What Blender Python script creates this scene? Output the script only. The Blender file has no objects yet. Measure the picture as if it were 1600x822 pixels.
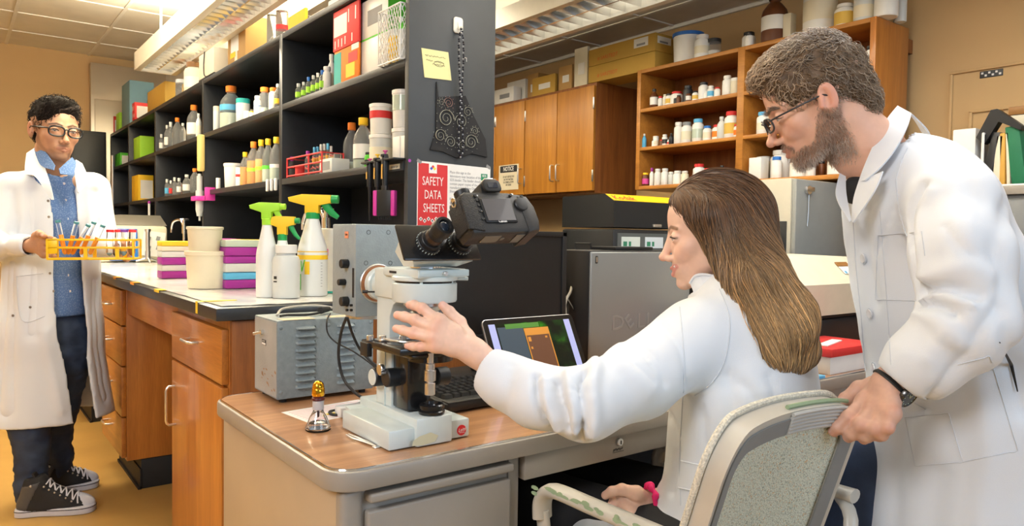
import bpy, bmesh, math, random
import numpy as np
from mathutils import Vector, Matrix, Euler
SC = bpy.context.scene
COL = SC.collection
PI = math.pi
# --- camera
FPX, YAW, PITCH, ROLL = 1150.2, math.radians(37.35), math.radians(2.05), math.radians(0.84)
CAM = np.array([0.0, 0.0, 1.13])
_F = np.array([math.sin(YAW)*math.cos(PITCH), math.cos(YAW)*math.cos(PITCH), -math.sin(PITCH)])
_R = np.array([math.cos(YAW), -math.sin(YAW), 0.0])
_U = np.cross(_R, _F)
RT = _R*math.cos(ROLL) + _U*math.sin(ROLL)
UP = -_R*math.sin(ROLL) + _U*math.cos(ROLL)
FW = _F
cam_data = bpy.data.cameras.new('camera')
cam_data.sensor_width = 36.0
cam_data.sensor_fit = 'HORIZONTAL'
cam_data.lens = FPX*36.0/1600.0
cam_data.clip_start = 0.05
cam_data.clip_end = 60
cam = bpy.data.objects.new('camera', cam_data)
COL.objects.link(cam)
cam.matrix_world = Matrix(((RT[0], UP[0], -FW[0], CAM[0]), (RT[1], UP[1], -FW[1], CAM[1]), (RT[2], UP[2], -FW[2], CAM[2]), (0, 0, 0, 1)))
SC.camera = cam
# --- world, lamps, exposure
world = bpy.data.worlds.new('world')
SC.world = world
world.use_nodes = True
bg = world.node_tree.nodes['Background']
bg.inputs[0].default_value = (0.80, 0.90, 1.0, 1)
bg.inputs[1].default_value = 0.34
vs = SC.view_settings
vs.view_transform = 'Standard'
vs.look = 'None'
vs.gamma = 1.0
vs.use_curve_mapping = False
vs.exposure = 0.0
def area(name, loc, target, sx, sy, power, color, spread=PI):
 d = bpy.data.lights.new(name, 'AREA')
 d.shape = 'RECTANGLE'; d.size = sx; d.size_y = sy; d.energy = power; d.color = color
 d.spread = spread
 o = bpy.data.objects.new(name, d)
 COL.objects.link(o)
 o.location = loc
 v = Vector(target) - Vector(loc)
 o.rotation_euler = v.to_track_quat('-Z', 'Y').to_euler()
 return o
area('window_daylight', (1.6, -3.0, 2.1), (1.3, 1.2, 1.0), 2.2, 1.4, 54, (0.62, 0.80, 1.0))
area('studio_key', (-1.5, 0.1, 2.3), (0.9, 1.9, 1.0), 0.8, 0.8, 50, (0.97, 0.98, 1.0))
area('fill_lamp_middle', (1.9, 0.9, 2.32), (1.9, 0.9, 0), 0.5, 1.6, 20, (1.0, 0.97, 0.93))  # added fill above the desk, stands for no visible fixture
area('fill_lamp_aisle', (-0.3, 4.2, 2.6), (-0.2, 4.2, 0), 0.6, 2.4, 85, (1.0, 0.86, 0.62))  # added fill over the aisle, brightens the back walls without a visible source
area('fill_lamp_far', (1.95, 3.4, 2.3), (2.6, 3.4, 0.8), 0.3, 3.5, 34, (1.0, 0.88, 0.66))  # added background fill aimed at the oak cabinets, no fixture hangs here
# --- pixel (1600x822) to a point on a plane
def ray(px, py):
 return FW + RT*(px-800)/FPX - UP*(py-411)/FPX
def at(px, py, x=None, y=None, z=None):
 d = ray(px, py)
 i, v = (0, x) if x is not None else (1, y) if y is not None else (2, z)
 return Vector(CAM + d*((v-CAM[i])/d[i]))
def dp(px, py, depth):
 return np.array(CAM + ray(px, py)*depth)
def depth_of(p):
 return float((np.array(p)-CAM) @ FW)
# --- materials
MATS = {}
def mat(name, color=(0.8, 0.8, 0.8), rough=0.5, metal=0.0, spec=0.5, trans=0.0, ior=1.45, emit=None, estr=0.0,
  noise=0.0, nscale=20.0, bump=0.0, bscale=200.0, coat=0.0, attr=None, alpha=1.0, sss=0.0, sheen=0.0, stretch=None):
 if name in MATS:
  return MATS[name]
 m = bpy.data.materials.new(name)
 m.use_nodes = True
 nt = m.node_tree
 b = nt.nodes['Principled BSDF']
 b.inputs['Base Color'].default_value = (*color, 1)
 b.inputs['Roughness'].default_value = rough
 b.inputs['Metallic'].default_value = metal
 b.inputs['Specular IOR Level'].default_value = spec
 b.inputs['Transmission Weight'].default_value = trans
 b.inputs['IOR'].default_value = ior
 b.inputs['Coat Weight'].default_value = coat
 b.inputs['Alpha'].default_value = alpha
 if sheen: b.inputs['Sheen Weight'].default_value = sheen
 if sss:
  b.inputs['Subsurface Weight'].default_value = sss
  b.inputs['Subsurface Radius'].default_value = (1.0, 0.35, 0.2)
  b.inputs['Subsurface Scale'].default_value = 0.008
 if emit:
  b.inputs['Emission Color'].default_value = (*emit, 1)
  b.inputs['Emission Strength'].default_value = estr
 tc = nt.nodes.new('ShaderNodeTexCoord')
 src = None
 if attr:
  a = nt.nodes.new('ShaderNodeAttribute'); a.attribute_name = attr
  src = a.outputs['Color']
  nt.links.new(src, b.inputs['Base Color'])
 if noise or (not attr and not emit and trans == 0):
  n = nt.nodes.new('ShaderNodeTexNoise'); n.inputs['Scale'].default_value = nscale
  n.inputs['Detail'].default_value = 6
  nt.links.new(tc.outputs['Object'], n.inputs['Vector'])
  mr = nt.nodes.new('ShaderNodeMapRange')
  k = noise if noise else 0.03
  mr.inputs['To Min'].default_value = 1-k; mr.inputs['To Max'].default_value = 1+k
  mr.inputs['From Min'].default_value = 0.3; mr.inputs['From Max'].default_value = 0.7
  nt.links.new(n.outputs['Fac'], mr.inputs['Value'])
  mx = nt.nodes.new('ShaderNodeVectorMath'); mx.operation = 'SCALE'
  if src: nt.links.new(src, mx.inputs[0])
  else: mx.inputs[0].default_value = color
  nt.links.new(mr.outputs['Result'], mx.inputs['Scale'])
  nt.links.new(mx.outputs['Vector'], b.inputs['Base Color'])
 if bump:
  n2 = nt.nodes.new('ShaderNodeTexNoise'); n2.inputs['Scale'].default_value = bscale; n2.inputs['Detail'].default_value = 4
  nt.links.new(tc.outputs['Object'], n2.inputs['Vector'])
  bp = nt.nodes.new('ShaderNodeBump'); bp.inputs['Strength'].default_value = bump; bp.inputs['Distance'].default_value = 0.002
  nt.links.new(n2.outputs['Fac'], bp.inputs['Height'])
  nt.links.new(bp.outputs['Normal'], b.inputs['Normal'])
 MATS[name] = m
 return m
def wood(name, c1, c2, scale=(1, 1, 1), rough=0.35, grain=1.0, coat=0.0):
 """oak-like grain, streaks run where `scale` is small"""
 m = bpy.data.materials.new(name); m.use_nodes = True
 nt = m.node_tree; b = nt.nodes['Principled BSDF']
 tc = nt.nodes.new('ShaderNodeTexCoord'); mp = nt.nodes.new('ShaderNodeMapping')
 mp.inputs['Scale'].default_value = scale
 nt.links.new(tc.outputs['Object'], mp.inputs['Vector'])
 n = nt.nodes.new('ShaderNodeTexNoise'); n.inputs['Scale'].default_value = 1.0; n.inputs['Detail'].default_value = 8; n.inputs['Distortion'].default_value = 0.7*grain
 nt.links.new(mp.outputs['Vector'], n.inputs['Vector'])
 cr = nt.nodes.new('ShaderNodeValToRGB')
 cr.color_ramp.elements[0].position = 0.32; cr.color_ramp.elements[0].color = (*c1, 1)
 cr.color_ramp.elements[1].position = 0.66; cr.color_ramp.elements[1].color = (*c2, 1)
 nt.links.new(n.outputs['Fac'], cr.inputs['Fac'])
 n3 = nt.nodes.new('ShaderNodeTexNoise'); n3.inputs['Scale'].default_value = 9.0; n3.inputs['Detail'].default_value = 3
 nt.links.new(mp.outputs['Vector'], n3.inputs['Vector'])
 mr = nt.nodes.new('ShaderNodeMapRange'); mr.inputs['From Min'].default_value = 0.3; mr.inputs['From Max'].default_value = 0.7
 mr.inputs['To Min'].default_value = 1-0.13*grain; mr.inputs['To Max'].default_value = 1.08
 nt.links.new(n3.outputs['Fac'], mr.inputs['Value'])
 mx = nt.nodes.new('ShaderNodeVectorMath'); mx.operation = 'SCALE'
 nt.links.new(cr.outputs['Color'], mx.inputs[0]); nt.links.new(mr.outputs['Result'], mx.inputs['Scale'])
 nt.links.new(mx.outputs['Vector'], b.inputs['Base Color'])
 b.inputs['Roughness'].default_value = rough
 b.inputs['Coat Weight'].default_value = coat
 bp = nt.nodes.new('ShaderNodeBump'); bp.inputs['Strength'].default_value = 0.08; bp.inputs['Distance'].default_value = 0.002
 nt.links.new(n3.outputs['Fac'], bp.inputs['Height']); nt.links.new(bp.outputs['Normal'], b.inputs['Normal'])
 MATS[name] = m
 return m
# --- object helpers
def tag(o, label=None, cat=None, group=None, kind=None):
 if label: o['label'] = label
 if cat: o['category'] = cat
 if group: o['group'] = group
 if kind: o['kind'] = kind
 return o
def thing(name, label, cat, loc=(0, 0, 0), rz=0.0, group=None, rot=None):
 o = bpy.data.objects.new(name, None); COL.objects.link(o)
 o.empty_display_size = 0.05
 o.location = loc; o.rotation_euler = rot if rot else (0, 0, rz)
 return tag(o, label, cat, group)
def kids(o): return [c for c in COL.objects if c.parent == o]
def copy_tree(o, parent=None):
 c = o.copy(); COL.objects.link(c); c.parent = parent
 for ch in kids(o): copy_tree(ch, c)
 return c
def top_matrix(p):
 while p.parent is not None: p = p.parent
 return Matrix.LocRotScale(p.location, p.rotation_euler, p.scale)
class MB:
 """collects shapes, then links them as ONE mesh object"""
 def __init__(s): s.v = []; s.f = []; s.m = []; s.M = Matrix.Identity(4); s.col = []
 def add(s, vs_, fs, mi=0, M=None):
  k = len(s.v); T = s.M @ M if M is not None else s.M
  s.v += [T @ Vector(p) for p in vs_]
  s.f += [tuple(i+k for i in f) for f in fs]; s.m += [mi]*len(fs)
  return s
 def bm(s, bm, mi=0, M=None):
  bm.verts.ensure_lookup_table()
  for i, v in enumerate(bm.verts): v.index = i
  s.add([v.co.copy() for v in bm.verts], [[v.index for v in f.verts] for f in bm.faces], mi, M); bm.free(); return s
 def box(s, c, d, mi=0, bev=0.0, seg=2, M=None, rot=None):
  bm = bmesh.new(); bmesh.ops.create_cube(bm, size=1)
  for v in bm.verts: v.co = Vector((v.co.x*d[0], v.co.y*d[1], v.co.z*d[2]))
  if bev > 0:
   bmesh.ops.bevel(bm, geom=list(bm.edges), offset=min(bev, min(d)*0.49), segments=seg, profile=0.5, affect='EDGES')
  T = Matrix.Translation(c)
  if rot is not None: T = T @ Euler(rot).to_matrix().to_4x4()
  if M is not None: T = M @ T
  return s.bm(bm, mi, T)
 def bx(s, x0, x1, y0, y1, z0, z1, mi=0, bev=0.0, seg=2, M=None):
  return s.box(((x0+x1)/2, (y0+y1)/2, (z0+z1)/2), (abs(x1-x0), abs(y1-y0), abs(z1-z0)), mi, bev, seg, M)
 def lathe(s, prof, c=(0, 0, 0), mi=0, n=24, M=None, axis=None):
  """prof: list of (r, z)"""
  vs_, fs = [], []
  for r, z in prof:
   for i in range(n):
    a = 2*PI*i/n; vs_.append((max(r, 1e-5)*math.cos(a), max(r, 1e-5)*math.sin(a), z))
  for j in range(len(prof)-1):
   for i in range(n):
    i2 = (i+1) % n; fs.append((j*n+i, j*n+i2, (j+1)*n+i2, (j+1)*n+i))
  fs.append(tuple(reversed(range(n)))); fs.append(tuple((len(prof)-1)*n+i for i in range(n)))
  T = Matrix.Translation(c)
  if axis is not None: T = T @ Vector((0, 0, 1)).rotation_difference(Vector(axis).normalized()).to_matrix().to_4x4()
  if M is not None: T = M @ T
  return s.add(vs_, fs, mi, T)
 def cyl(s, a, b, r, mi=0, n=20, r2=None, bev=0.0, M=None):
  a = Vector(a); b = Vector(b); L = (b-a).length; r2 = r if r2 is None else r2
  if bev > 0: prof = [(r-bev, 0), (r, bev), (r2, L-bev), (r2-bev, L)]
  else: prof = [(r, 0), (r2, L)]
  return s.lathe(prof, a, mi, n, M, axis=b-a)
 def sphere(s, c, r, mi=0, n=20, m=12, sc=(1, 1, 1), M=None):
  prof = [(r*math.sin(PI*i/m), -r*math.cos(PI*i/m)) for i in range(m+1)]
  T = Matrix.Translation(c) @ Matrix.Diagonal((*sc, 1))
  if M is not None: T = M @ T
  return s.lathe(prof, (0, 0, 0), mi, n, T)
 def tube(s, pts, r, mi=0, n=8, closed=False, M=None, flat=1.0):
  pts = [Vector(p) for p in pts]; N = len(pts)
  rr = r if isinstance(r, (list, tuple)) else [r]*N
  vs_, fs = [], []
  t0 = (pts[1]-pts[0]).normalized()
  up = Vector((0, 0, 1)) if abs(t0.z) < 0.9 else Vector((1, 0, 0))
  u = t0.cross(up).normalized()
  for i, p in enumerate(pts):
   t = (pts[(i+1) % N]-pts[i-1]) if closed else (pts[min(i+1, N-1)]-pts[max(i-1, 0)])
   t = t.normalized() if t.length > 1e-9 else t0
   u = (u - t*u.dot(t)); u = u.normalized() if u.length > 1e-9 else t.orthogonal().normalized()
   w = t.cross(u)
   for k in range(n):
    a = 2*PI*k/n; vs_.append(p + u*rr[i]*math.cos(a) + w*rr[i]*flat*math.sin(a))
  for j in range(N if closed else N-1):
   j2 = (j+1) % N
   for k in range(n):
    k2 = (k+1) % n; fs.append((j*n+k, j*n+k2, j2*n+k2, j2*n+k))
  if not closed:
   fs.append(tuple(reversed(range(n)))); fs.append(tuple((N-1)*n+k for k in range(n)))
  return s.add(vs_, fs, mi, M)
 def prism(s, poly, h, mi=0, M=None, z0=0.0, bev=0.0):
  """poly: 2D points (ccw) extruded in z"""
  bm = bmesh.new()
  b = [bm.verts.new((x, y, z0)) for x, y in poly]; t = [bm.verts.new((x, y, z0+h)) for x, y in poly]
  n = len(poly)
  bm.faces.new(list(reversed(b))); bm.faces.new(t)
  for i in range(n): bm.faces.new((b[i], b[(i+1) % n], t[(i+1) % n], t[i]))
  if bev > 0:
   bm.normal_update()
   eds = [e for e in bm.edges if abs(e.verts[0].co.z-e.verts[1].co.z) < 1e-9]
   bmesh.ops.bevel(bm, geom=eds, offset=bev, segments=2, profile=0.5, affect='EDGES')
  return s.bm(bm, mi, M)
 def build(s, name, mats, parent=None, angle=35, label=None, smooth=True):
  me = bpy.data.meshes.new(name)
  vs_ = s.v
  if parent is not None:
   Ti = top_matrix(parent).inverted(); vs_ = [Ti @ p for p in vs_]
  me.from_pydata([tuple(p) for p in vs_], [], s.f)
  mats = mats if isinstance(mats, (list, tuple)) else [mats]
  for m in mats: me.materials.append(m)
  me.polygons.foreach_set('material_index', s.m)
  if smooth:
   me.polygons.foreach_set('use_smooth', [True]*len(s.f))
   me.set_sharp_from_angle(angle=math.radians(angle))
  o = bpy.data.objects.new(name, me); COL.objects.link(o)
  if parent is not None: o.parent = parent
  if label: o['label'] = label
  return o
def struct(name, mb, m, label=None):
 o = mb.build(name, m); o['kind'] = 'structure'
 if label: o['label'] = label
 return o
def rrect(w, h, r, n=5, cx=0, cy=0):
 pts = []
 for qx, qy, a0 in ((1, 1, 0), (-1, 1, 90), (-1, -1, 180), (1, -1, 270)):
  for i in range(n+1):
   a = math.radians(a0+90*i/n); pts.append((cx+qx*(w/2-r)+r*math.cos(a), cy+qy*(h/2-r)+r*math.sin(a)))
 return pts
def bez(p0, p1, p2, p3, n=12):
 p0, p1, p2, p3 = map(Vector, (p0, p1, p2, p3)); out = []
 for i in range(n+1):
  t = i/n; out.append(p0*(1-t)**3+p1*3*t*(1-t)**2+p2*3*t*t*(1-t)+p3*t**3)
 return out
def spline(pts, n=8):
 P = [Vector(p) for p in pts]; out = []
 for i in range(len(P)-1):
  a = P[max(i-1, 0)]; b = P[i]; c = P[i+1]; d = P[min(i+2, len(P)-1)]
  for k in range(n):
   t = k/n
   out.append(0.5*((2*b)+(c-a)*t+(2*a-5*b+4*c-d)*t*t+(3*b-a-3*c+d)*t**3))
 out.append(P[-1]); return out
def frame_to(origin, xdir, ydir=None, zdir=None):
 """matrix with given x axis and z axis (or y axis)"""
 x = Vector(xdir).normalized()
 if zdir is not None:
  z = Vector(zdir); z = (z-x*z.dot(x)).normalized(); y = z.cross(x)
 else:
  y = Vector(ydir); y = (y-x*y.dot(x)).normalized(); z = x.cross(y)
 return Matrix(((x.x, y.x, z.x, origin[0]), (x.y, y.y, z.y, origin[1]), (x.z, y.z, z.z, origin[2]), (0, 0, 0, 1)))
def text(name, body, size, M, m, parent=None, extrude=0.0004, align='CENTER', bold=False, ytop=False, sx=1.0, shear=0.0, track=1.0):
 """lettering as a mesh, laid in the xy-plane of M"""
 cu = bpy.data.curves.new(name, 'FONT'); cu.body = body; cu.size = size; cu.extrude = extrude
 cu.align_x = align; cu.align_y = 'TOP' if ytop else 'CENTER'; cu.shear = shear; cu.space_character = track
 cu.resolution_u = 2
 if bold: cu.offset = size*0.02
 tmp = bpy.data.objects.new('tmp', cu); COL.objects.link(tmp)
 dg = bpy.context.evaluated_depsgraph_get()
 me = bpy.data.meshes.new_from_object(tmp.evaluated_get(dg))
 bpy.data.objects.remove(tmp); bpy.data.curves.remove(cu)
 T = M @ Matrix.Diagonal((sx, 1, 1, 1))
 if parent is not None: T = top_matrix(parent).inverted() @ T
 me.transform(T); me.materials.clear(); me.materials.append(m)
 me.polygons.foreach_set('material_index', [0]*len(me.polygons))
 o = bpy.data.objects.new(name, me); COL.objects.link(o)
 if parent is not None: o.parent = parent
 return o
# --- smooth organic surfaces: distance fields meshed by surface nets
def V3(*a): return np.array(a, dtype=np.float32)
class Grid:
 def __init__(s, lo, hi, h):
  s.lo = np.array(lo, dtype=np.float64); s.h = h
  n = np.ceil((np.array(hi)-s.lo)/h).astype(int)+1
  s.ax = [(s.lo[i]+h*np.arange(n[i])).astype(np.float32) for i in range(3)]
  s.x = s.ax[0][:, None, None]; s.y = s.ax[1][None, :, None]; s.z = s.ax[2][None, None, :]
  s.shape = tuple(n)
def cap(g, a, b, ra, rb=None):
 rb = ra if rb is None else rb
 a = np.array(a, dtype=np.float32); b = np.array(b, dtype=np.float32); ba = b-a; L = float(ba@ba)+1e-12
 px, py, pz = g.x-a[0], g.y-a[1], g.z-a[2]
 t = np.clip((px*ba[0]+py*ba[1]+pz*ba[2])/L, 0, 1)
 return np.sqrt((px-t*ba[0])**2+(py-t*ba[1])**2+(pz-t*ba[2])**2)-(ra+(rb-ra)*t)
def ell(g, c, r, R=None):
 c = np.array(c, dtype=np.float32); r = np.array(r, dtype=np.float32)
 px, py, pz = g.x-c[0], g.y-c[1], g.z-c[2]
 if R is not None:
  R = np.array(R, dtype=np.float32)   # rows = local axes
  px, py, pz = (R[i, 0]*px+R[i, 1]*py+R[i, 2]*pz for i in range(3))
 k0 = np.sqrt((px/r[0])**2+(py/r[1])**2+(pz/r[2])**2)
 k1 = np.sqrt((px/r[0]**2)**2+(py/r[1]**2)**2+(pz/r[2]**2)**2)+1e-9
 return k0*(k0-1)/k1
def ecap(g, a, b, ra, rb, side, flat):
 """tapered capsule whose section is an ellipse: `flat` scales the distance along `side`"""
 a = np.array(a, dtype=np.float32); b = np.array(b, dtype=np.float32); ba = b-a; L = float(ba@ba)+1e-12
 sd = np.array(side, dtype=np.float32); sd = sd-ba*(sd@ba)/L; sd /= np.linalg.norm(sd)
 px, py, pz = g.x-a[0], g.y-a[1], g.z-a[2]
 t = np.clip((px*ba[0]+py*ba[1]+pz*ba[2])/L, 0, 1)
 qx, qy, qz = px-t*ba[0], py-t*ba[1], pz-t*ba[2]
 s_ = qx*sd[0]+qy*sd[1]+qz*sd[2]
 return np.sqrt(np.maximum(qx**2+qy**2+qz**2+s_**2*(1/flat**2-1), 0))-(ra+(rb-ra)*t)
def plane(g, p, n):
 n = np.array(n, dtype=np.float64); n = n/np.linalg.norm(n)
 return ((g.x-p[0])*n[0]+(g.y-p[1])*n[1]+(g.z-p[2])*n[2]).astype(np.float32)
def smin(a, b, k):
 h = np.clip(0.5+0.5*(b-a)/k, 0, 1); return b*(1-h)+a*h-k*h*(1-h)
def smax(a, b, k): return -smin(-a, -b, k)
def su(items, k):
 d = items[0]
 for i in items[1:]: d = smin(d, i, k)
 return d
EDG = [((0,0,0),(1,0,0)),((0,1,0),(1,1,0)),((0,0,1),(1,0,1)),((0,1,1),(1,1,1)),((0,0,0),(0,1,0)),((1,0,0),(1,1,0)),((0,0,1),(0,1,1)),((1,0,1),(1,1,1)),((0,0,0),(0,0,1)),((1,0,0),(1,0,1)),((0,1,0),(0,1,1)),((1,1,0),(1,1,1))]
def nets(g, v):
 v = np.ascontiguousarray(np.broadcast_to(v, g.shape), dtype=np.float32)
 v = v.copy(); big = 1e-3
 for ax in range(3):           # closed at the borders
  sl = [slice(None)]*3
  for e in (0, -1):
   sl[ax] = e; v[tuple(sl)] = np.maximum(v[tuple(sl)], big)
 s = v < 0
 c = np.zeros(tuple(n-1 for n in v.shape), dtype=np.uint8)
 nx, ny, nz = c.shape
 for i in (0, 1):
  for j in (0, 1):
   for k in (0, 1): c += s[i:i+nx, j:j+ny, k:k+nz]
 act = np.argwhere((c > 0) & (c < 8))
 idx = -np.ones(c.shape, dtype=np.int64); idx[act[:, 0], act[:, 1], act[:, 2]] = np.arange(len(act))
 pos = np.zeros((len(act), 3)); cnt = np.zeros(len(act))
 for a, b in EDG:
  va = v[act[:, 0]+a[0], act[:, 1]+a[1], act[:, 2]+a[2]]; vb = v[act[:, 0]+b[0], act[:, 1]+b[1], act[:, 2]+b[2]]
  m = (va < 0) != (vb < 0)
  t = np.where(m, va/np.where(m, va-vb, 1), 0)
  for ax in range(3): pos[:, ax] += np.where(m, a[ax]+t*(b[ax]-a[ax]), 0)
  cnt += m
 pos = (pos/cnt[:, None]+act)*g.h+g.lo
 quads = []
 for ax in range(3):
  o = [(ax+1) % 3, (ax+2) % 3]
  sl0 = [slice(1, -1)]*3; sl1 = [slice(1, -1)]*3; sl0[ax] = slice(0, -1); sl1[ax] = slice(1, None)
  s0 = s[tuple(sl0)]; s1 = s[tuple(sl1)]
  e = np.argwhere(s0 != s1)
  off = np.array([1, 1, 1]); off[ax] = 0
  e = e+off; flip = s[e[:, 0], e[:, 1], e[:, 2]]
  q = []
  for du, dv in ((-1, -1), (0, -1), (0, 0), (-1, 0)):
   w = e.copy(); w[:, o[0]] += du; w[:, o[1]] += dv
   q.append(idx[w[:, 0], w[:, 1], w[:, 2]])
  q = np.stack(q, 1); q[~flip] = q[~flip][:, ::-1]
  quads.append(q)
 return pos, np.concatenate(quads)
def normals(P, Q):
 n = np.cross(P[Q[:, 2]]-P[Q[:, 0]], P[Q[:, 3]]-P[Q[:, 1]])
 N = np.zeros_like(P)
 for k in range(4):
  for ax in range(3): N[:, ax] += np.bincount(Q[:, k], n[:, ax], len(P))
 return N/(np.linalg.norm(N, axis=1, keepdims=True)+1e-12)
def relax(P, Q, it=2, w=0.5):
 for _ in range(it):
  S = np.zeros_like(P); c = np.zeros(len(P))
  for a, b in ((0, 1), (1, 2), (2, 3), (3, 0)):
   for ax in range(3):
    S[:, ax] += np.bincount(Q[:, a], P[Q[:, b], ax], len(P))+np.bincount(Q[:, b], P[Q[:, a], ax], len(P))
   c += np.bincount(Q[:, a], minlength=len(P))+np.bincount(Q[:, b], minlength=len(P))
  P = P*(1-w)+w*S/c[:, None]
 return P
_rs = np.random.RandomState(7); _LAT = _rs.rand(32, 32, 32)
def vnoise(P, s, seed=0.0):
 q = np.asarray(P, dtype=np.float64)*s+seed*13.7+100
 i = np.floor(q).astype(int); f = q-i; f = f*f*(3-2*f); r = 0
 for dx in (0, 1):
  for dy in (0, 1):
   for dz in (0, 1):
    w = (f[:, 0] if dx else 1-f[:, 0])*(f[:, 1] if dy else 1-f[:, 1])*(f[:, 2] if dz else 1-f[:, 2])
    r = r+w*_LAT[(i[:, 0]+dx) % 32, (i[:, 1]+dy) % 32, (i[:, 2]+dz) % 32]
 return r*2-1
def npmesh(name, P, Q, m, parent=None, colors=None, smooth=True, label=None):
 """P, Q in world space; parent keeps identity children"""
 me = bpy.data.meshes.new(name)
 if parent is not None:
  Ti = np.array(top_matrix(parent).inverted()); P = P@Ti[:3, :3].T+Ti[:3, 3]
 me.vertices.add(len(P)); me.vertices.foreach_set('co', P.astype(np.float32).ravel())
 k = Q.shape[1]
 me.loops.add(Q.size); me.loops.foreach_set('vertex_index', Q.astype(np.int32).ravel())
 me.polygons.add(len(Q)); me.polygons.foreach_set('loop_start', np.arange(len(Q), dtype=np.int32)*k)
 me.polygons.foreach_set('loop_total', np.full(len(Q), k, dtype=np.int32))
 me.update(calc_edges=True); me.validate()
 if colors is not None:
  ca = me.color_attributes.new('col', 'FLOAT_COLOR', 'POINT')
  c4 = np.ones((len(P), 4), dtype=np.float32); c4[:, :3] = colors
  ca.data.foreach_set('color', c4.ravel())
 if smooth: me.polygons.foreach_set('use_smooth', [True]*len(me.polygons))
 me.materials.append(m)
 o = bpy.data.objects.new(name, me); COL.objects.link(o)
 if parent is not None: o.parent = parent
 if label: o['label'] = label
 return o
def join_pq(parts):
 Ps, Qs, Cs = [], [], []; k = 0
 for p, q, c in parts:
  Ps.append(p); Qs.append(q+k); Cs.append(c); k += len(p)
 return np.concatenate(Ps), np.concatenate(Qs), np.concatenate(Cs)
def strands(curves, radii, n=3):
 """curves: (S, K, 3) array, radii (S, K) -> tube mesh P, Q"""
 S, K, _ = curves.shape
 T = np.gradient(curves, axis=1); T /= np.linalg.norm(T, axis=2, keepdims=True)+1e-12
 ref = np.tile(np.array([0.31, 0.52, 0.79]), (S, K, 1))
 u = np.cross(T, ref); u /= np.linalg.norm(u, axis=2, keepdims=True)+1e-12; w = np.cross(T, u)
 rings = []
 for k in range(n):
  a = 2*PI*k/n; rings.append(curves+(u*math.cos(a)+w*math.sin(a))*radii[..., None])
 P = np.stack(rings, 2)   # S,K,n,3
 base = np.arange(S*K*n).reshape(S, K, n)
 q = np.stack([base[:, :-1], np.roll(base[:, :-1], -1, 2), np.roll(base[:, 1:], -1, 2), base[:, 1:]], -1).reshape(-1, 4)
 return P.reshape(-1, 3), q
# --- heads (local frame: x right, y forward, z up, one unit = head height)
def head_frame(center, Hh, fwd, up):
 f = np.array(fwd, float); f /= np.linalg.norm(f); u = np.array(up, float); u = u-f*(u@f); u /= np.linalg.norm(u)
 r = np.cross(f, u)
 A = np.stack([r, f, u], 1)*Hh
 return A, np.array(center, float)
def head_sdf(g, o):
 sm = o.get('smile', 0.0); fem = o.get('fem', 0.0); jw = o.get('jaw', 1.0)
 d = ell(g, (0, -.06, .15), (.325, .42, .345))
 d = smin(d, ell(g, (0, .09, -.08), (.262-.01*fem, .275, .36)), .07)
 for s in (-1, 1):
  d = smin(d, ell(g, (s*.165, .215, -.105), (.095, .09, .085)), .06)
  d = smin(d, cap(g, (s*.195*jw, -.01, -.2), (s*.09*jw, .22, -.405), .072, .06), .09)
  if sm: d = smin(d, ell(g, (s*.135, .285, -.16), (.07, .06, .06*(.7+.5*sm))), .04)
 d = smin(d, ell(g, (0, .292, -.42), (.085+.02*(jw-1), .078, .065)), .05)
 d = smin(d, ell(g, (0, .268, -.27), (.15, .115, .14)), .05)
 for s in (-1, 1):
  b = .032-.012*fem
  d = smin(d, cap(g, (s*.05, .335-.01*fem, .075), (s*.2, .265, .075), b, b*.9), .04)
  d = smax(d, -ell(g, (s*.135, .405, .005), (.088, .095, .058)), .035)
 nl = o.get('nose', 1.0)
 d = smin(d, cap(g, (0, .338, .05), (0, .375+.050*nl, -.13), .026, .036), .035)
 d = smin(d, ell(g, (0, .400+.045*nl, -.158), (.046, .046, .040)), .025)
 for s in (-1, 1):
  d = smin(d, ell(g, (s*.048, .392, -.178), (.033, .044, .031)), .022)
  d = smin(d, ell(g, (s*.135, .287, 0), (.068, .068, .062)), .014)
 for s in (-1, 1):
  ez = o.get('eye_open', .02)
  d = smax(d, -ell(g, (s*.135, .36, o.get('eye_z', -.004)), (.058, .09, ez)), .007)
  d = smax(d, -ell(g, (s*.026, .425, -.205), (.015, .024, .013)), .008)
 cxw = .088+.03*sm; cz = -.287+.03*sm; cy = .348-.012*sm
 for s in (-1, 1):
  d = smin(d, cap(g, (s*cxw, cy, cz), (s*.016, .389, -.272), .007, .015+.003*fem), .016)
  d = smin(d, cap(g, (s*cxw*.9, cy, cz-.006), (s*.0, .377, -.318-.012*sm), .007, .019+.003*fem), .018)
 op = o.get('mouth_open', 0.0)
 for s in (-1, 1):
  d = smax(d, -cap(g, (s*(cxw+.004), cy+.018, cz+.002), (0, .425, -.294-.006*op), .005, .006+.014*op), .008)
 for s in (-1, 1):
  R = np.array([[1, 0.25*s, 0], [-.25*s, 1, .18], [0, -.18, 1]], float)
  e = ell(g, (s*.345, -.045, -.035), (.030, .080, .135), R)
  e = smax(e, -ell(g, (s*.378, -.025, -.02), (.036, .047, .088), R), .015)
  e = smin(e, cap(g, (s*.340, -.012, .0), (s*.345, .02, -.075), .018, .022), .02)
  e = smin(e, cap(g, (s*.35, -.06, .045), (s*.355, -.072, -.06), .012, .014), .012)
  d = smin(d, e, .02)
 return d
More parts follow.
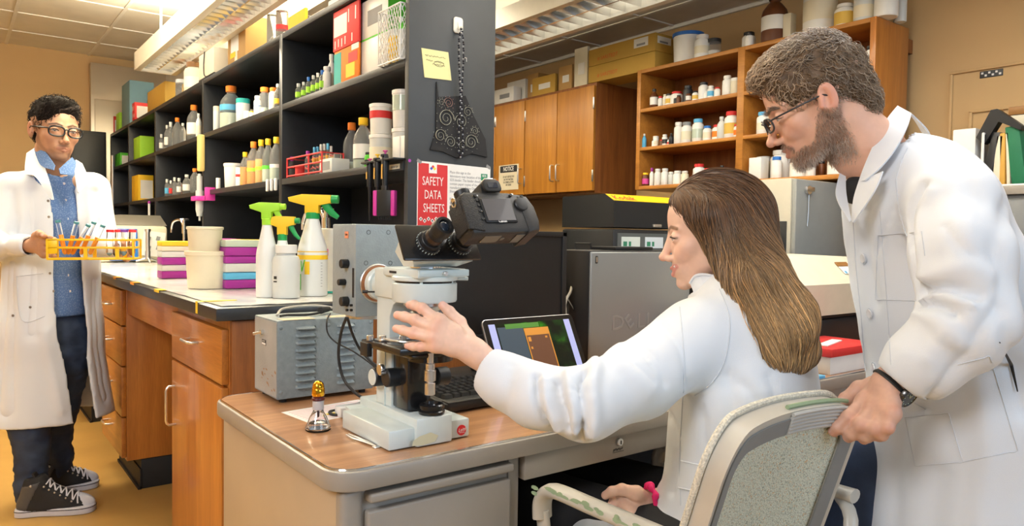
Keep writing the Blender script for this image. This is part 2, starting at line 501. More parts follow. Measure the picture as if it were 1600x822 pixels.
def build_head(center, Hh, fwd, up, o, neck=None, h=.0085, lo=(-.45, -.56, -.62), hi=(.45, .56, .56)):
 """neck: list of (world point, radius in m); returns world P, Q, local L and frame"""
 A, c = head_frame(center, Hh, fwd, up)
 Ai = np.linalg.inv(A)
 lo = list(lo); hi = list(hi)
 ck = None
 if neck:
  nl = [(Ai@(np.array(p)-c), r/Hh) for p, r in neck]
  for p, r in nl:
   for i in range(3): lo[i] = min(lo[i], p[i]-r*.9); hi[i] = max(hi[i], p[i]+r*.9)
 g = Grid(lo, hi, h)
 d = head_sdf(g, o)
 if neck:
  n = None
  for (a, ra), (b, rb) in zip(nl[:-1], nl[1:]):
   q = cap(g, a, b, ra, rb); n = q if n is None else smin(n, q, .05)
  d = smin(d, n, .06)
 P, Q = nets(g, d)
 P = relax(P, Q, 1, .4)
 return P@A.T+c, Q, P, A, c
def seg_d(L, pts, sc=(1, 1, 1)):
 """distance from local points to a polyline"""
 best = np.full(len(L), 9.0); S = np.array(sc)
 for a, b in zip(pts[:-1], pts[1:]):
  a = np.array(a)*S; b = np.array(b)*S; X = L*S; ba = b-a
  t = np.clip((X-a)@ba/(ba@ba), 0, 1); best = np.minimum(best, np.linalg.norm(X-a-t[:, None]*ba, axis=1))
 return best
def sstep(x, a, b):
 t = np.clip((x-a)/(b-a), 0, 1); return t*t*(3-2*t)
def mixc(C, c, w): return C*(1-w[:, None])+np.array(c)[None]*w[:, None]
def head_colors(L, o):
 base = np.array(o['skin']); C = np.tile(base, (len(L), 1))
 C *= (1+.05*vnoise(L, 9))[:, None]*(1+.03*vnoise(L, 40))[:, None]
 red = np.array(o.get('red', base*np.array([1.0, .62, .55])))
 w = np.zeros(len(L))
 for s in (-1, 1):
  w = np.maximum(w, .42*np.exp(-(((L-np.array([s*.17, .25, -.13]))/.09)**2).sum(1)))
  w = np.maximum(w, .5*sstep(s*L[:, 0], .33, .37)*(np.abs(L[:, 2]+.03) < .2)*(np.abs(L[:, 1]+.04) < .16))
 w = np.maximum(w, .45*np.exp(-(((L-np.array([0, .46, -.17]))/.06)**2).sum(1)))
 C = mixc(C, red, w)
 sm = o.get('smile', 0); cxw = .088+.03*sm; cz = -.287+.03*sm
 dl = np.minimum(seg_d(L, [(-cxw, .35, cz), (0, .41, -.272), (cxw, .35, cz)], (1, .6, 1)), seg_d(L, [(-cxw*.9, .35, cz-.004), (0, .40, -.322-.012*sm), (cxw*.9, .35, cz-.004)], (1, .6, 1)))
 C = mixc(C, o.get('lip', (.55, .2, .17)), o.get('lipw', .85)*(1-sstep(dl, .017, .032))*(L[:, 1] > .3))
 for s in (-1, 1):      # brows and lash lines
  db = seg_d(L, [(s*.045, .36, .075), (s*.12, .345, .102), (s*.205, .28, .078)], (1, .5, 1))
  C = mixc(C, o['brow'], o.get('browwt', .85)*(1-sstep(db, .010, .021))*(L[:, 1] > .2))
  dl = seg_d(L, [(s*.078, .335, -.006), (s*.11, .352, .018), (s*.155, .345, .019), (s*.195, .30, -.004)], (1, .7, 1))
  C = mixc(C, (.06, .03, .02), .8*(1-sstep(dl, .004, .012*o.get('lash', 1)))*(L[:, 1] > .22))
 if 'beard' in o:
  bw = beard_w(L, o)
  C = mixc(C, o['beard'], bw*o.get('beardmix', .6))
 if 'scalp' in o:
  C = mixc(C, o['scalp'], .9*o['scalpf'](L))
 return np.clip(C, 0, 1)
def beard_w(L, o):
 """jaw, chin, moustache"""
 x, y, z = np.abs(L[:, 0]), L[:, 1], L[:, 2]
 line = -.10-.22*sstep(y, .02, .24)+.02*np.sin(y*30)       # upper border falls towards the mouth
 w = 1-sstep(z, line-.03, line+.015)
 w *= sstep(z, -.62, -.5)*sstep(y, -.13, -.06)
 m = (1-sstep(seg_d(L, [(-.11, .35, -.285), (-.06, .40, -.238), (.06, .40, -.238), (.11, .35, -.285)], (1, .5, 1)), .016, .035))*(y > .25)
 lip = 1-sstep(seg_d(L, [(-.08, .36, -.29), (0, .41, -.3), (.08, .36, -.29)], (1, .5, 1)), .03, .045)
 ck = sstep(x, .09, .14)+sstep(-z, .33, .37)
 w = w*np.clip(ck, 0, 1)*(1-lip*(y > .25))
 return np.clip(np.maximum(w, m*(1-lip*.9)), 0, 1)
M_SKIN = mat('skin', (1, 1, 1), rough=.48, attr='col', sss=.12, bump=.10, bscale=900)
M_SCLERA = mat('eye_white', (.66, .62, .59), rough=.2, coat=.3)
M_IRIS = mat('iris_brown', (.10, .045, .02), rough=.2, coat=.8)
M_IRISB = mat('iris_blue', (.12, .2, .28), rough=.2, coat=.8)
M_PUPIL = mat('pupil', (.005, .005, .005), rough=.1)
def lashes(P, Q, A, c, parent, r=.0045, m=None):
 from mathutils.bvhtree import BVHTree
 t = BVHTree.FromPolygons(P.tolist(), Q.tolist())
 for s in (-1, 1):
  pts = []
  for q in spline([(s*.080, .345, -.006), (s*.105, .36, .010), (s*.135, .36, .014), (s*.165, .345, .011), (s*.198, .31, -.006)], 5):
   h = t.find_nearest(Vector(A@np.array(q)+c)); pts.append(h[0]+h[1]*r*.05)
  n = len(pts); b = MB(); b.tube(pts, [r*np.linalg.norm(A[:, 0])*(.5+.5*math.sin(PI*(i+.6)/n)) for i in range(n)], 0, 6); b.build('eyelashes', m or mat('dark_lashes', (.03, .015, .01), rough=.6), parent, angle=80)
def eyes(A, c, gaze, parent, iris=None):
 """two eyeballs as children, gaze = local direction"""
 gz = Vector(gaze).normalized(); out = []
 for s in (-1, 1):
  mb = MB(); r = .0585
  q = Vector((0, 0, 1)).rotation_difference(gz).to_matrix().to_4x4()
  M = Matrix(((A[0, 0], A[0, 1], A[0, 2], c[0]), (A[1, 0], A[1, 1], A[1, 2], c[1]), (A[2, 0], A[2, 1], A[2, 2], c[2]), (0, 0, 0, 1)))
  T = M @ Matrix.Translation((s*.135, .287, 0)) @ q
  prof = [(r*math.sin(a), -r*math.cos(a)) for a in [PI*i/14 for i in range(15)]]
  mb.lathe(prof, (0, 0, 0), 0, 24, T)
  mb.lathe([(.0005, r*1.012), (.024, r*.925)][::-1], (0, 0, 0), 1, 20, T)
  mb.lathe([(.0005, r*1.018), (.011, r*.995)][::-1], (0, 0, 0), 2, 16, T)
  out.append(mb.build('eye', [M_SCLERA, iris or M_IRIS, M_PUPIL], parent, angle=60))
 return out
# --- materials of the room
M_WALL = mat('tan_wall_paint', (.60, .405, .195), rough=.75, noise=.03, nscale=3, bump=.15, bscale=400)
M_TILE = mat('ceiling_tile', (.78, .75, .68), rough=.9, noise=.05, nscale=6, bump=.8, bscale=160)
M_TBAR = mat('ceiling_grid_white', (.85, .83, .78), rough=.5)
M_FLOOR = mat('ochre_vinyl_floor', (.50, .30, .085), rough=.42, noise=.10, nscale=2.5, bump=.05, bscale=300)
M_OAK = wood('oak_vertical_grain', (.40, .135, .022), (.53, .20, .035), (26, 26, 1.6), rough=.33, coat=.25)
M_OAKH = wood('oak_horizontal_grain', (.38, .13, .022), (.52, .195, .035), (26, 1.6, 26), rough=.33, coat=.25)
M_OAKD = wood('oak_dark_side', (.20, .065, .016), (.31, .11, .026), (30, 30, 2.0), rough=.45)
M_OAKC = wood('cabinet_oak_doors', (.40, .155, .022), (.53, .225, .032), (18, 18, 1.0), rough=.4, grain=.8)
M_OAKS = wood('bookcase_oak', (.37, .14, .020), (.50, .205, .030), (18, 2.0, 18), rough=.45, grain=.8)
M_BLACK = mat('black_laminate', (.016, .018, .021), rough=.42, noise=.08, nscale=30)
M_BLACKP = mat('slate_grey_panel', (.050, .055, .060), rough=.5, noise=.06, nscale=12)
M_STONE = mat('black_resin_benchtop', (.035, .037, .040), rough=.28, noise=.1, nscale=60)
M_CHROME = mat('chrome', (.82, .82, .82), rough=.12, metal=1)
M_SATIN = mat('satin_aluminium', (.72, .72, .72), rough=.32, metal=1)
M_RUB = mat('black_rubber', (.018, .018, .018), rough=.6)
M_YTAPE = mat('yellow_tape', (.85, .60, .02), rough=.5)
M_PAPER = mat('white_paper', (.82, .81, .78), rough=.7)
M_INK = mat('black_ink', (.02, .02, .022), rough=.6)
# --- shell
b = MB(); b.bx(-2.6, 5, -3.5, 8.2, -.05, 0); struct('floor', b, M_FLOOR)
b = MB(); b.bx(-2.6, 1.62, -1.2, 7.7, 2.7, 2.75); b.bx(1.62, 3.5, -1.2, 7.7, 2.39, 2.75)
struct('ceiling', b, M_TILE)
b = MB(); b.bx(-2.6, 3.5, 7.6, 7.7, 0, 2.7); struct('wall_far', b, M_WALL)
b = MB(); b.bx(3.42, 3.52, -3.5, 7.7, 0, 2.7); struct('wall_right', b, M_WALL)
b = MB(); b.bx(-2.6, -2.5, -.6, 7.7, 0, 2.7); struct('wall_left', b, M_WALL)
b = MB()
for k in range(-4, 9): b.bx(-2.5, 1.62, .36+.61*k*1.22-.012, .36+.61*k*1.22+.012, 2.694, 2.70) if False else None
for k in range(14):
 y = 7.07-.61*k
 if y > -1.1: b.bx(-2.5, 1.62, y-.012, y+.012, 2.694, 2.7)
for k in range(-5, 3):
 x = .39+.61*k; b.bx(x-.012, x+.012, -1.2, 7.6, 2.693, 2.699)
struct('trim_1', b, M_TBAR)
b = MB()
for k in range(12):
 y = 7.2-.61*k*1.0
 if y > -1.1: b.bx(1.62, 3.42, y-.012, y+.012, 2.384, 2.39)
for k in range(3):
 x = 1.9+.61*k; b.bx(x-.012, x+.012, -1.2, 7.6, 2.383, 2.389)
b.bx(3.40, 3.42, -1.2, 7.6, 2.37, 2.39)
struct('trim_2', b, M_TBAR)
b = MB()
dy1 = at(1490, 130, x=3.42).y; dz1 = at(1490, 117, x=3.42).z
for (y0, y1, z0, z1) in ((dy1-.95, dy1+.012, dz1, dz1+.012), (dy1, dy1+.012, 0, dz1)):
 b.bx(3.408, 3.42, y0, y1, z0, z1, 0, .003)
q1 = at(1518, 175, x=3.42); q2 = at(1580, 168, x=3.42)
b.bx(3.408, 3.42, q1.y-.45, q1.y+.006, q1.z-.006, q1.z+.006, 0, .002); b.bx(3.408, 3.42, q1.y-.006, q1.y+.006, .6, q1.z, 0, .002)
struct('trim_3', b, M_WALL)
o = thing('wall_plate', 'small dark slotted plate high on the tan wall', 'plate', at(1549, 115, x=3.419))
b = MB(); p = at(1549, 115, x=3.419)
b.box(p, (.006, .085, .028), 0, .002); bp_ = b.build('plate', M_BLACKP, o)
b = MB()
for k in range(6): b.box((p.x-.004, p.y-.033+.013*k, p.z+(.005 if k % 2 else -.005)), (.002, .008, .008))
b.build('slot', M_PAPER, o)
M_STEEL = mat('brushed_stainless', (.66, .60, .50), rough=.32, metal=.85, noise=.12, nscale=1.2)
t = thing('refrigerator', 'tall brushed stainless cold cabinet against the far wall', 'refrigerator', (1.3, 7.4, 0))
b = MB(); b.bx(1.0, 1.85, 7.50, 7.59, 0, 2.62, 0, .006); b.build('body', M_STEEL, t)
b = MB(); b.bx(1.03, 1.82, 7.487, 7.5, .12, 2.3, 0, .004); b.build('door', M_STEEL, t)
t = thing('storage_cabinet', 'black cabinet at the far bench end, behind the person with the rack', 'cabinet', (.94, 7.35, .931))
b = MB(); b.bx(.82, 1.08, 7.22, 7.45, 0.945, 1.98, 0, .004); b.build('body', M_BLACK, t)
b = MB(); b.bx(.83, 1.07, 7.205, 7.22, .96, 1.95, 0, .003); b.build('door', M_BLACK, t)
b = MB()
for y in (7.25, 7.44):
 for x in (.83, 1.05): b.bx(x-.02, x+.02, y-.02, y+.02, .931, .946)
b.build('foot', M_BLACK, t)
p = at(2, 330, y=7.6)
# --- hanging fluorescent fixtures
M_HOUS = mat('fixture_cream_metal', (.80, .76, .66), rough=.35)
M_LOUV = mat('mirror_louvre', (.85, .85, .84), rough=.18, metal=1)
M_TUBE = mat('lit_fluorescent_tube', (1, 1, 1), emit=(1.0, .97, .88), estr=3.5)
def fixture(label, x0, x1, y0, y1, z, ztop, H=.11, pitch=.075, up=True):
 t = thing('fluorescent_fixture', label, 'light fixture', ((x0+x1)/2, (y0+y1)/2, z), 0)
 b = MB(); w = .035
 for s, x in ((1, x0), (-1, x1)):
  poly = [(0, 0), (s*w, 0), (s*w, .004), (s*(w+.012), H-.01), (s*(w+.012), H), (0, H)]
  b.add([(x+px_, y, z+pz_) for y in (y0, y1) for px_, pz_ in poly], [(0, 1, 2, 3, 4, 5)[::-1], (6, 7, 8, 9, 10, 11)]+[(i, (i+1) % 6, 6+(i+1) % 6, 6+i) for i in range(6)])
 for y in (y0, y1): b.bx(x0, x1, y-.01, y+.01, z, z+H)
 b.bx(x0, x1, y0, y1, z+H, z+H+.006)
 b.build('housing', M_HOUS, t)
 b = MB(); n = int((y1-y0)/pitch)
 for i in range(n+1):
  y = y0+(y1-y0)*i/n
  b.add([(x0+w, y-.010, z+.045), (x1-w, y-.010, z+.045), (x1-w, y, z+.006), (x0+w, y, z+.006), (x0+w, y+.010, z+.045), (x1-w, y+.010, z+.045)], [(0, 1, 2, 3), (3, 2, 5, 4), (0, 4, 5, 1)])
 xm = (x0+x1)/2
 b.bx(xm-.004, xm+.004, y0, y1, z+.008, z+.045)
 l = b.build('louvre', M_LOUV, t, smooth=False)
 for x in (x0+(x1-x0)*.32, x0+(x1-x0)*.68):
  n2 = int((y1-y0)/1.22)
  for i in range(n2):
   ya = y0+.03+i*(y1-y0-.04)/n2
   b = MB(); b.cyl((x, ya, z+.075), (x, ya+(y1-y0-.04)/n2-.03, z+.075), .013, 0, 12); b.build('tube', M_TUBE, t)
 for y in (y0+.16, (y0+y1)/2, y1-.16):
  b = MB(); b.cyl((xm, y, z+H), (xm, y, ztop), .007, 0, 10); b.cyl((xm, y, ztop-.02), (xm, y, ztop-.001), .03, 0, 16); b.build('hanger', M_TBAR, t)
 return t
fx = fixture('long louvred fluorescent fixture hanging above the black shelves', .985, 1.245, .9, 5.46, 2.20, 2.694)
fx2 = fixture('louvred fluorescent fixture near the ceiling above the oak cabinets', 2.25, 2.60, .6, 5.6, 2.20, 2.384, H=.09, pitch=.1)
area('fixture_uplight', (1.115, 3.3, 2.36), (1.115, 3.3, 3), .2, 4.0, 190, (1.0, .90, .66))
area('fixture_uplight_right', (2.42, 3.1, 2.305), (2.42, 3.1, 3), .3, 4.6, 4, (1.0, .90, .70))
area('fixture_downlight', (1.115, 3.2, 2.185), (1.115, 3.2, 0), .18, 4.3, 4, (1.0, .95, .84))
area('fixture_downlight_right', (2.42, 3.1, 2.185), (2.42, 3.1, 0), .26, 4.6, 22, (1.0, .88, .66))
# --- lab bench: cabinets and worktop
def bench_handle(t, parent, cx, cy, cz, L, vertical=False, proj=.028):
 """D-shaped aluminium pull on a front facing -x"""
 b = MB(); h = L/2; e = (0, 0, 1) if vertical else (0, 1, 0)
 E_ = Vector(e); c = Vector((cx, cy, cz)); X = Vector((-1, 0, 0))
 pts = [c-E_*h, c-E_*h+X*proj*.7, c-E_*(h-.006)+X*proj*.92, c-E_*(h-.014)+X*proj, c+E_*(h-.014)+X*proj, c+E_*(h-.006)+X*proj*.92, c+E_*h+X*proj*.7, c+E_*h]
 b.tube(pts, .0045, 0, 10); return b.build('handle', M_SATIN, parent, angle=60)
def base_cab(name, label, y0, y1, fronts, x=.585, side=M_OAK, group=None):
 t = thing(name, label, 'cabinet', (x, y0, 0), 0, group)
 b = MB(); b.bx(x+.012, 1.14, y0, y1, .135, .893, 0, .002); b.build('carcass', side, t)
 b = MB(); b.bx(x+.07, 1.14, y0+.01, y1-.01, 0, .136, 0, .002); b.bx(x+.064, x+.07, y0+.004, y1-.01, .003, .09); b.bx(x+.056, x+.07, y0+.004, y1-.01, .0, .012); b.build('toe_kick', M_RUB, t)
 for kind, za, zb, hy, hz, hl, vert in fronts:
  b = MB(); b.bx(x-.008, x+.012, y0+.004, y1-.004, za, zb, 0, .003)
  fr = b.build(kind, M_OAKH if kind == 'drawer' else M_OAK, t)
  bench_handle(t, fr, x-.008, hy, hz, hl, vert)
 return t
base_cab('bench_cabinet', 'oak bench cabinet with one drawer over a door, nearest the desk', 2.035, 2.604,
   [('drawer', .717, .868, at(303, 532, x=.577).y, at(303, 532, x=.577).z, .10, False), ('door', .14, .708, at(274, 605, x=.577).y, at(274, 633, x=.577).z, .125, True)])
base_cab('bench_cabinet', 'oak bench cabinet of four stacked drawers beyond the knee space', 3.504, 4.02,
   [('drawer', .725, .875, 3.78, .80, .10, False), ('drawer', .55, .718, 3.78, .64, .10, False), ('drawer', .33, .543, 3.78, .45, .10, False), ('drawer', .15, .323, 3.80, .25, .10, False)])
base_cab('bench_cabinet', 'oak bench cabinet with a drawer and door behind the standing man', 4.9, 5.6,
   [('drawer', .717, .868, 5.2, .80, .10, False), ('door', .14, .708, 5.45, .5, .125, True)])
t = thing('knee_space_rail', 'oak apron rail under the worktop across the knee space', 'rail', (.60, 3.05, .8))
b = MB(); b.bx(.600, .622, 2.606, 3.502, .775, .893, 0, .002); b.build('apron', M_OAKH, t)
b = MB(); b.bx(1.10, 1.118, 2.606, 3.502, .02, .893, 0, .001); b.build('back_panel', M_OAKD, t)
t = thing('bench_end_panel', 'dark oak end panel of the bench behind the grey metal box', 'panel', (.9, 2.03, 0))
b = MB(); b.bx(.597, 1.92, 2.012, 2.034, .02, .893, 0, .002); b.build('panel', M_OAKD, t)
b = MB(); b.bx(.60, 1.92, 2.006, 2.012, .02, .10, 0, .001); b.build('cove_base', M_RUB, t)
t = thing('benchtop', 'long black resin worktop of the laboratory bench', 'worktop', (1.3, 2.0, .895))
b = MB(); b.bx(.552, 1.95, 2.0, 7.47, .895, .93, 0, .004); b.build('slab', M_STONE, t)
M_FILM = mat('bench_film_white_glare', (.78, .77, .74), rough=.14, noise=.14, nscale=5, bump=.5, bscale=14)  # pale base colour paints in the white reflections on the worktop
t = thing('bench_film', 'crinkled plastic film on the black worktop, its pale colour painted as white reflections', 'plastic film', (.9, 3, .931))
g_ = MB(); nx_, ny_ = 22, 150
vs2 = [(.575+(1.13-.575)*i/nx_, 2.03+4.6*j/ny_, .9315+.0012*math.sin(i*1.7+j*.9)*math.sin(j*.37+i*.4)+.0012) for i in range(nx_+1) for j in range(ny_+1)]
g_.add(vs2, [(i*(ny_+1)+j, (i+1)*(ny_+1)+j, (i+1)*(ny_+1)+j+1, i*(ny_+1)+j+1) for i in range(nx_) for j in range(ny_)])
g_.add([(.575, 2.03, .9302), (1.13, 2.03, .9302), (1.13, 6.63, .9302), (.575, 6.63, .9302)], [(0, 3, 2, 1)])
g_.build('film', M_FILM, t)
tape_l = ['yellow tape strip folded over the near corner of the worktop', 'yellow tape square on the worktop edge, second from the near corner', 'orange tape square on the worktop edge, third from the near corner', 'orange tape square on the worktop edge, by the man\'s coat']
for i, (px, py, L) in enumerate([(323, 470, .025), (262, 452, .035), (215, 441, .035), (182, 433, .03)]):
 p = at(px, py, z=.934); m_ = M_YTAPE if i < 2 else mat('orange_tape', (.85, .35, .02), rough=.5)
 t = thing('tape_strip', tape_l[i], 'tape', (.56, p.y, .935), 0, 'tape strips along the worktop edge')
 b = MB()
 if i == 0: b.bx(.549, .66, p.y-.02, p.y+.0, .9335, .9345); b.bx(.5505, .5515, p.y-.02, p.y, .90, .9345)
 else: b.bx(.549, .575, p.y-L, p.y+L, .9335, .9345); b.bx(.5505, .5515, p.y-L, p.y+L, .925, .9345)
 b.build('strip', m_, t)
# --- black shelving unit over the bench
XS, XB = 1.147, 1.48
YU = [2.05, 3.16, 4.40, 5.63, 6.60, 7.42]
t = thing('shelving_unit', 'tall black open shelving unit standing along the bench', 'shelving unit', (1.3, 2.05, .93))
b = MB(); b.bx(XS, XB, 2.05, 2.075, .932, 2.36, 0, .002)
b.build('end_panel', M_BLACKP, t, label='slate grey end panel facing the desk')
for i, y in enumerate(YU[1:]):
 b = MB(); b.bx(XS, XB, y, y+.035, .932, 1.993, 0, .002); b.build('upright', M_BLACK, t)
for i in range(5):
 y0, y1 = YU[i]+(.025 if i == 0 else .035), YU[i+1]
 for z0, z1 in ((1.341, 1.366), (1.663, 1.688), (1.968, 1.993)):
  b = MB(); b.bx(XS, XB-.006, y0, y1, z0, z1, 0, .0015); b.build('shelf', M_BLACK, t)
 b = MB()
 if i == 0:
  b.bx(XB-.006, XB, y0, y1, 1.663, 2.0); b.bx(XB-.006, XB, 2.62, y1, .94, 1.663)
 else: b.bx(XB-.006, XB, y0, y1, .935, 2.0)
 b.build('back_board', M_BLACK, t)
# --- oak wall cabinets and bookcase
XC = 3.04
def wall_cab(label, y0, y1, doors, side):
 t = thing('wall_cabinet', label, 'cabinet', (XC+.19, (y0+y1)/2, 1.4), 0)
 b = MB(); b.bx(XC+.02, 3.418, y0, y1, 1.40, 2.055, 0, .002); b.build('carcass', side, t)
 for a, c, hs in doors:
  b = MB(); b.bx(XC, XC+.02, a+.003, c-.003, 1.412, 2.035, 0, .003); d = b.build('door', M_OAKC, t)
  if hs is not None: bench_handle(t, d, XC, (a+.028) if hs < 0 else (c-.028), 1.535, .10, True)
  hy = c-.004 if hs == -1 else a+.004
  for z in (1.50, 1.93):
   bb = MB(); bb.bx(XC-.003, XC+.004, hy-.006, hy+.006, z-.035, z+.035, 0, .002); bb.build('hinge', M_SATIN, d)
 return t
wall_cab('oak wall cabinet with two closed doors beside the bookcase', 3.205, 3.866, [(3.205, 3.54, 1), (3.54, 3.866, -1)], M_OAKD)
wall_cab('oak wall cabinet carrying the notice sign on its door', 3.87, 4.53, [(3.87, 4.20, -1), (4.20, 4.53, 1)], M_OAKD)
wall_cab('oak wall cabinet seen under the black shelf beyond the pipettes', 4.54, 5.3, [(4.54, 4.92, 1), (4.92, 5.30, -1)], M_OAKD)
t = thing('bookcase', 'open oak bookcase on the wall, filled with chemical bottles', 'bookcase', (XC+.14, 2.2, 1.4))
def bk(name, *a, m=M_OAKS): b = MB(); b.bx(*a, 0, .0015); return b.build(name, m, t)
bk('side_panel', XC, 3.325, 2.835, 2.862, 1.40, 2.06); bk('divider', XC, 3.325, 2.166, 2.205, 1.40, 2.06); bk('side_panel', XC, 3.325, 1.535, 1.560, 1.40, 2.06, m=M_OAK)
for y0, y1 in ((2.205, 2.835), (1.560, 2.166)):
 for z0, z1 in ((1.40, 1.42), (1.615, 1.633), (1.825, 1.845), (2.04, 2.06)): bk('shelf', XC, 3.325, y0, y1, z0, z1)
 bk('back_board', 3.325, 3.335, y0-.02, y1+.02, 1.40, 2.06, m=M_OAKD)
b = MB(); b.bx(3.335, 3.419, 1.56, 2.84, 1.97, 2.03); b.build('mounting_rail', M_OAKD, t)
t = thing('side_bench', 'black topped bench along the wall behind the computers', 'bench', (2.8, 3, 0))
b = MB(); b.bx(2.62, 3.41, -.4, 5.5, .89, .93, 0, .004); b.build('slab', M_STONE, t)
b = MB(); b.bx(2.66, 3.40, -.38, 5.45, .1, .89); b.build('carcass', M_OAKD, t)
b = MB(); b.bx(2.72, 3.40, -.36, 5.4, 0, .1); b.build('toe_kick', M_RUB, t)
for k in range(8):
 b = MB(); b.bx(2.648, 2.66, -.36+k*.72, .33+k*.72, .14, .87, 0, .003); b.build('door', M_OAK, t)
# --- steel desk with wood-grain top
M_LAM = wood('desk_walnut_laminate', (.34, .165, .075), (.50, .27, .135), (2.2, 34, 30), rough=.28, grain=1.0, coat=.35)
M_DMET = mat('desk_grey_beige_steel', (.30, .27, .235), rough=.38, noise=.05, nscale=8, bump=.06, bscale=500)
M_DMET2 = mat('desk_beige_side_steel', (.43, .335, .225), rough=.42, noise=.05, nscale=6, bump=.06, bscale=500)
M_DARK = mat('dark_interior', (.02, .02, .022), rough=.7)
t = thing('desk', 'grey steel office desk with rounded corners and wood-grain top', 'desk', (1.3, 1.4, 0))
X0, X1, Y0, Y1 = .475, 2.62, 1.075, 1.76
def desk_outline(off, r): return rrect(X1-X0-2*off, Y1-Y0-2*off, r, 6, (X0+X1)/2, (Y0+Y1)/2)
b = MB(); b.prism(desk_outline(.010, .045), .003, z0=.7475); b.build('tabletop', M_LAM, t, label='wood-grain laminate surface')
b = MB(); b.prism(desk_outline(0, .055), .034, z0=.7145, bev=.005); b.build('edge_band', M_DMET, t)
b = MB()
pts = [Vector((x, y, .7492)) for x, y in desk_outline(.008, .047)]
b.tube(pts, .0026, 0, 6, closed=True); b.build('trim_strip', M_CHROME, t)
b = MB(); b.bx(.498, .512, 1.115, 1.745, .06, .7145, 0, .004); b.build('side_panel', M_DMET2, t, label='beige side panel with a chipped scratch')
b = MB()
for (y, z, w, h, a) in ((1.245, .575, .0025, .018, .1), (1.243, .56, .002, .02, -.2), (1.24, .548, .003, .012, .3)):
 b.box((.4978, y, z), (.0008, w, h), rot=(a, 0, 0))
b.build('scratch', mat('bare_scratch', (.8, .78, .72), rough=.5), t)
b = MB(); b.bx(.498, .538, 1.095, 1.13, .05, .7145, 0, .012, 4); b.bx(.838, .863, 1.100, 1.13, .05, .7145, 0, .002); b.bx(.53, .85, 1.104, 1.12, .05, .7145, 0, .001)
b.bx(.85, .862, 1.12, 1.745, .05, .7145, 0, .001); b.bx(.51, .86, 1.735, 1.745, .05, .7145, 0, .001)
b.build('pedestal', M_DMET, t)
b = MB(); b.bx(.541, .836, 1.078, 1.11, .690, .7055, 0, .004, 3); b.build('writing_slide', M_DMET, t)
def drawer(x0, x1, z0, z1, hx):
 b = MB(); b.bx(x0, x1, 1.088, 1.106, z0, z1, 0, .004, 3); d = b.build('drawer', M_DMET, t)
 b = MB(); b.tube([(hx-.045, 1.09, (z0+z1)/2+.03), (hx-.045, 1.068, (z0+z1)/2+.03), (hx-.03, 1.062, (z0+z1)/2+.03), (hx+.03, 1.062, (z0+z1)/2+.03), (hx+.045, 1.068, (z0+z1)/2+.03), (hx+.045, 1.09, (z0+z1)/2+.03)], .0045, 0, 10)
 b.build('handle', M_SATIN, d, angle=60)
drawer(.541, .836, .40, .674, .735); drawer(.541, .836, .08, .392, .735)
b = MB(); b.bx(.868, 2.02, 1.088, 1.108, .664, .7135, 0, .002); b.bx(.868, 2.02, 1.11, 1.6, .664, .672); ctr = b.build('centre_drawer', M_DMET, t)
p = at(966, 690, y=1.088)
b = MB(); b.cyl((p.x, 1.090, p.z), (p.x, 1.080, p.z), .0085, 0, 20, bev=.0015); b.box((p.x, 1.0795, p.z), (.002, .002, .008), 1); b.build('lock', [M_SATIN, M_INK], ctr)
b = MB()
for k in range(9): b.box((p.x-.014+.0032*k, 1.087, p.z-.017+.001*(k % 3)), (.0022, .001, .005-.001*(k % 2)), 0, .0, rot=(0, .4, 0))
b.box((p.x, 1.087, p.z-.0215), (.032, .001, .001)); b.build('maker_script', mat('dark_script', (.10, .09, .08), rough=.4), ctr)
b = MB(); b.bx(2.03, 2.60, 1.10, 1.745, .05, .7145, 0, .003); b.build('pedestal', M_DMET, t)
b = MB(); b.bx(.86, 2.03, 1.70, 1.715, .25, .7145, 0, .001); b.build('modesty_panel', M_DARK, t)
for x in (.52, .84, 2.06, 2.57):
 for y in (1.13, 1.72):
  b = MB(); b.cyl((x, y, 0), (x, y, .055), .018, 0, 14); b.build('foot', M_RUB, t)
t = thing('cardboard_box', 'pale open carton standing in the knee space under the desk', 'box', (1.15, 1.5, 0))
b = MB(); b.bx(.88, 1.03, 1.46, 1.68, .002, .46, 0, .003); b.build('box_body', mat('pale_carton', (.55, .53, .48), rough=.8), t)
b = MB(); b.add([(.88, 1.46, .46), (1.03, 1.46, .46), (1.03, 1.39, .50), (.88, 1.39, .50)], [(0, 1, 2, 3)]); b.add([(.88, 1.46, .464), (1.03, 1.46, .464), (1.03, 1.39, .504), (.88, 1.39, .504)], [(3, 2, 1, 0)]); b.build('flap', MATS['pale_carton'], t)
# --- microscope
M_MW = mat('microscope_white_enamel', (.60, .67, .665), rough=.3, noise=.03, nscale=30, coat=.2)
M_MW2 = mat('microscope_pale_panel', (.50, .60, .62), rough=.35)
M_MB = mat('gloss_black_enamel', (.012, .012, .013), rough=.22, coat=.3)
M_KN = mat('matte_black_plastic', (.013, .014, .016), rough=.45)
M_GLASS = mat('clear_glass', (1, 1, 1), rough=.02, trans=1.0, ior=1.45)
M_LENS = mat('coated_lens', (.02, .03, .05), rough=.05, coat=1.0)
XM = .695
mic = thing('microscope', 'white laboratory microscope with binocular head, centre of the desk', 'microscope', (XM, 1.2, .7505))
b = MB(); b.bx(.604, .659, 1.138, 1.33, .7525, .787, 0, .003); b.bx(.725, .776, 1.142, 1.33, .7525, .787, 0, .003)
b.bx(.655, .730, 1.130, 1.36, .7525, .803, 0, .003); b.prism([(.60+.02, 1.33-.0), (.77, 1.33), (.765, 1.36), (.625, 1.36)], .034, z0=.7525)
base = b.build('base', M_MW, mic)
for x in (.62, .76):
 for y in (1.16, 1.31):
  bb = MB(); bb.cyl((x, y, .7502), (x, y, .7530), .008, 0, 12); bb.build('rubber_foot', M_RUB, base)
pb = at(721, 672, y=1.1415)
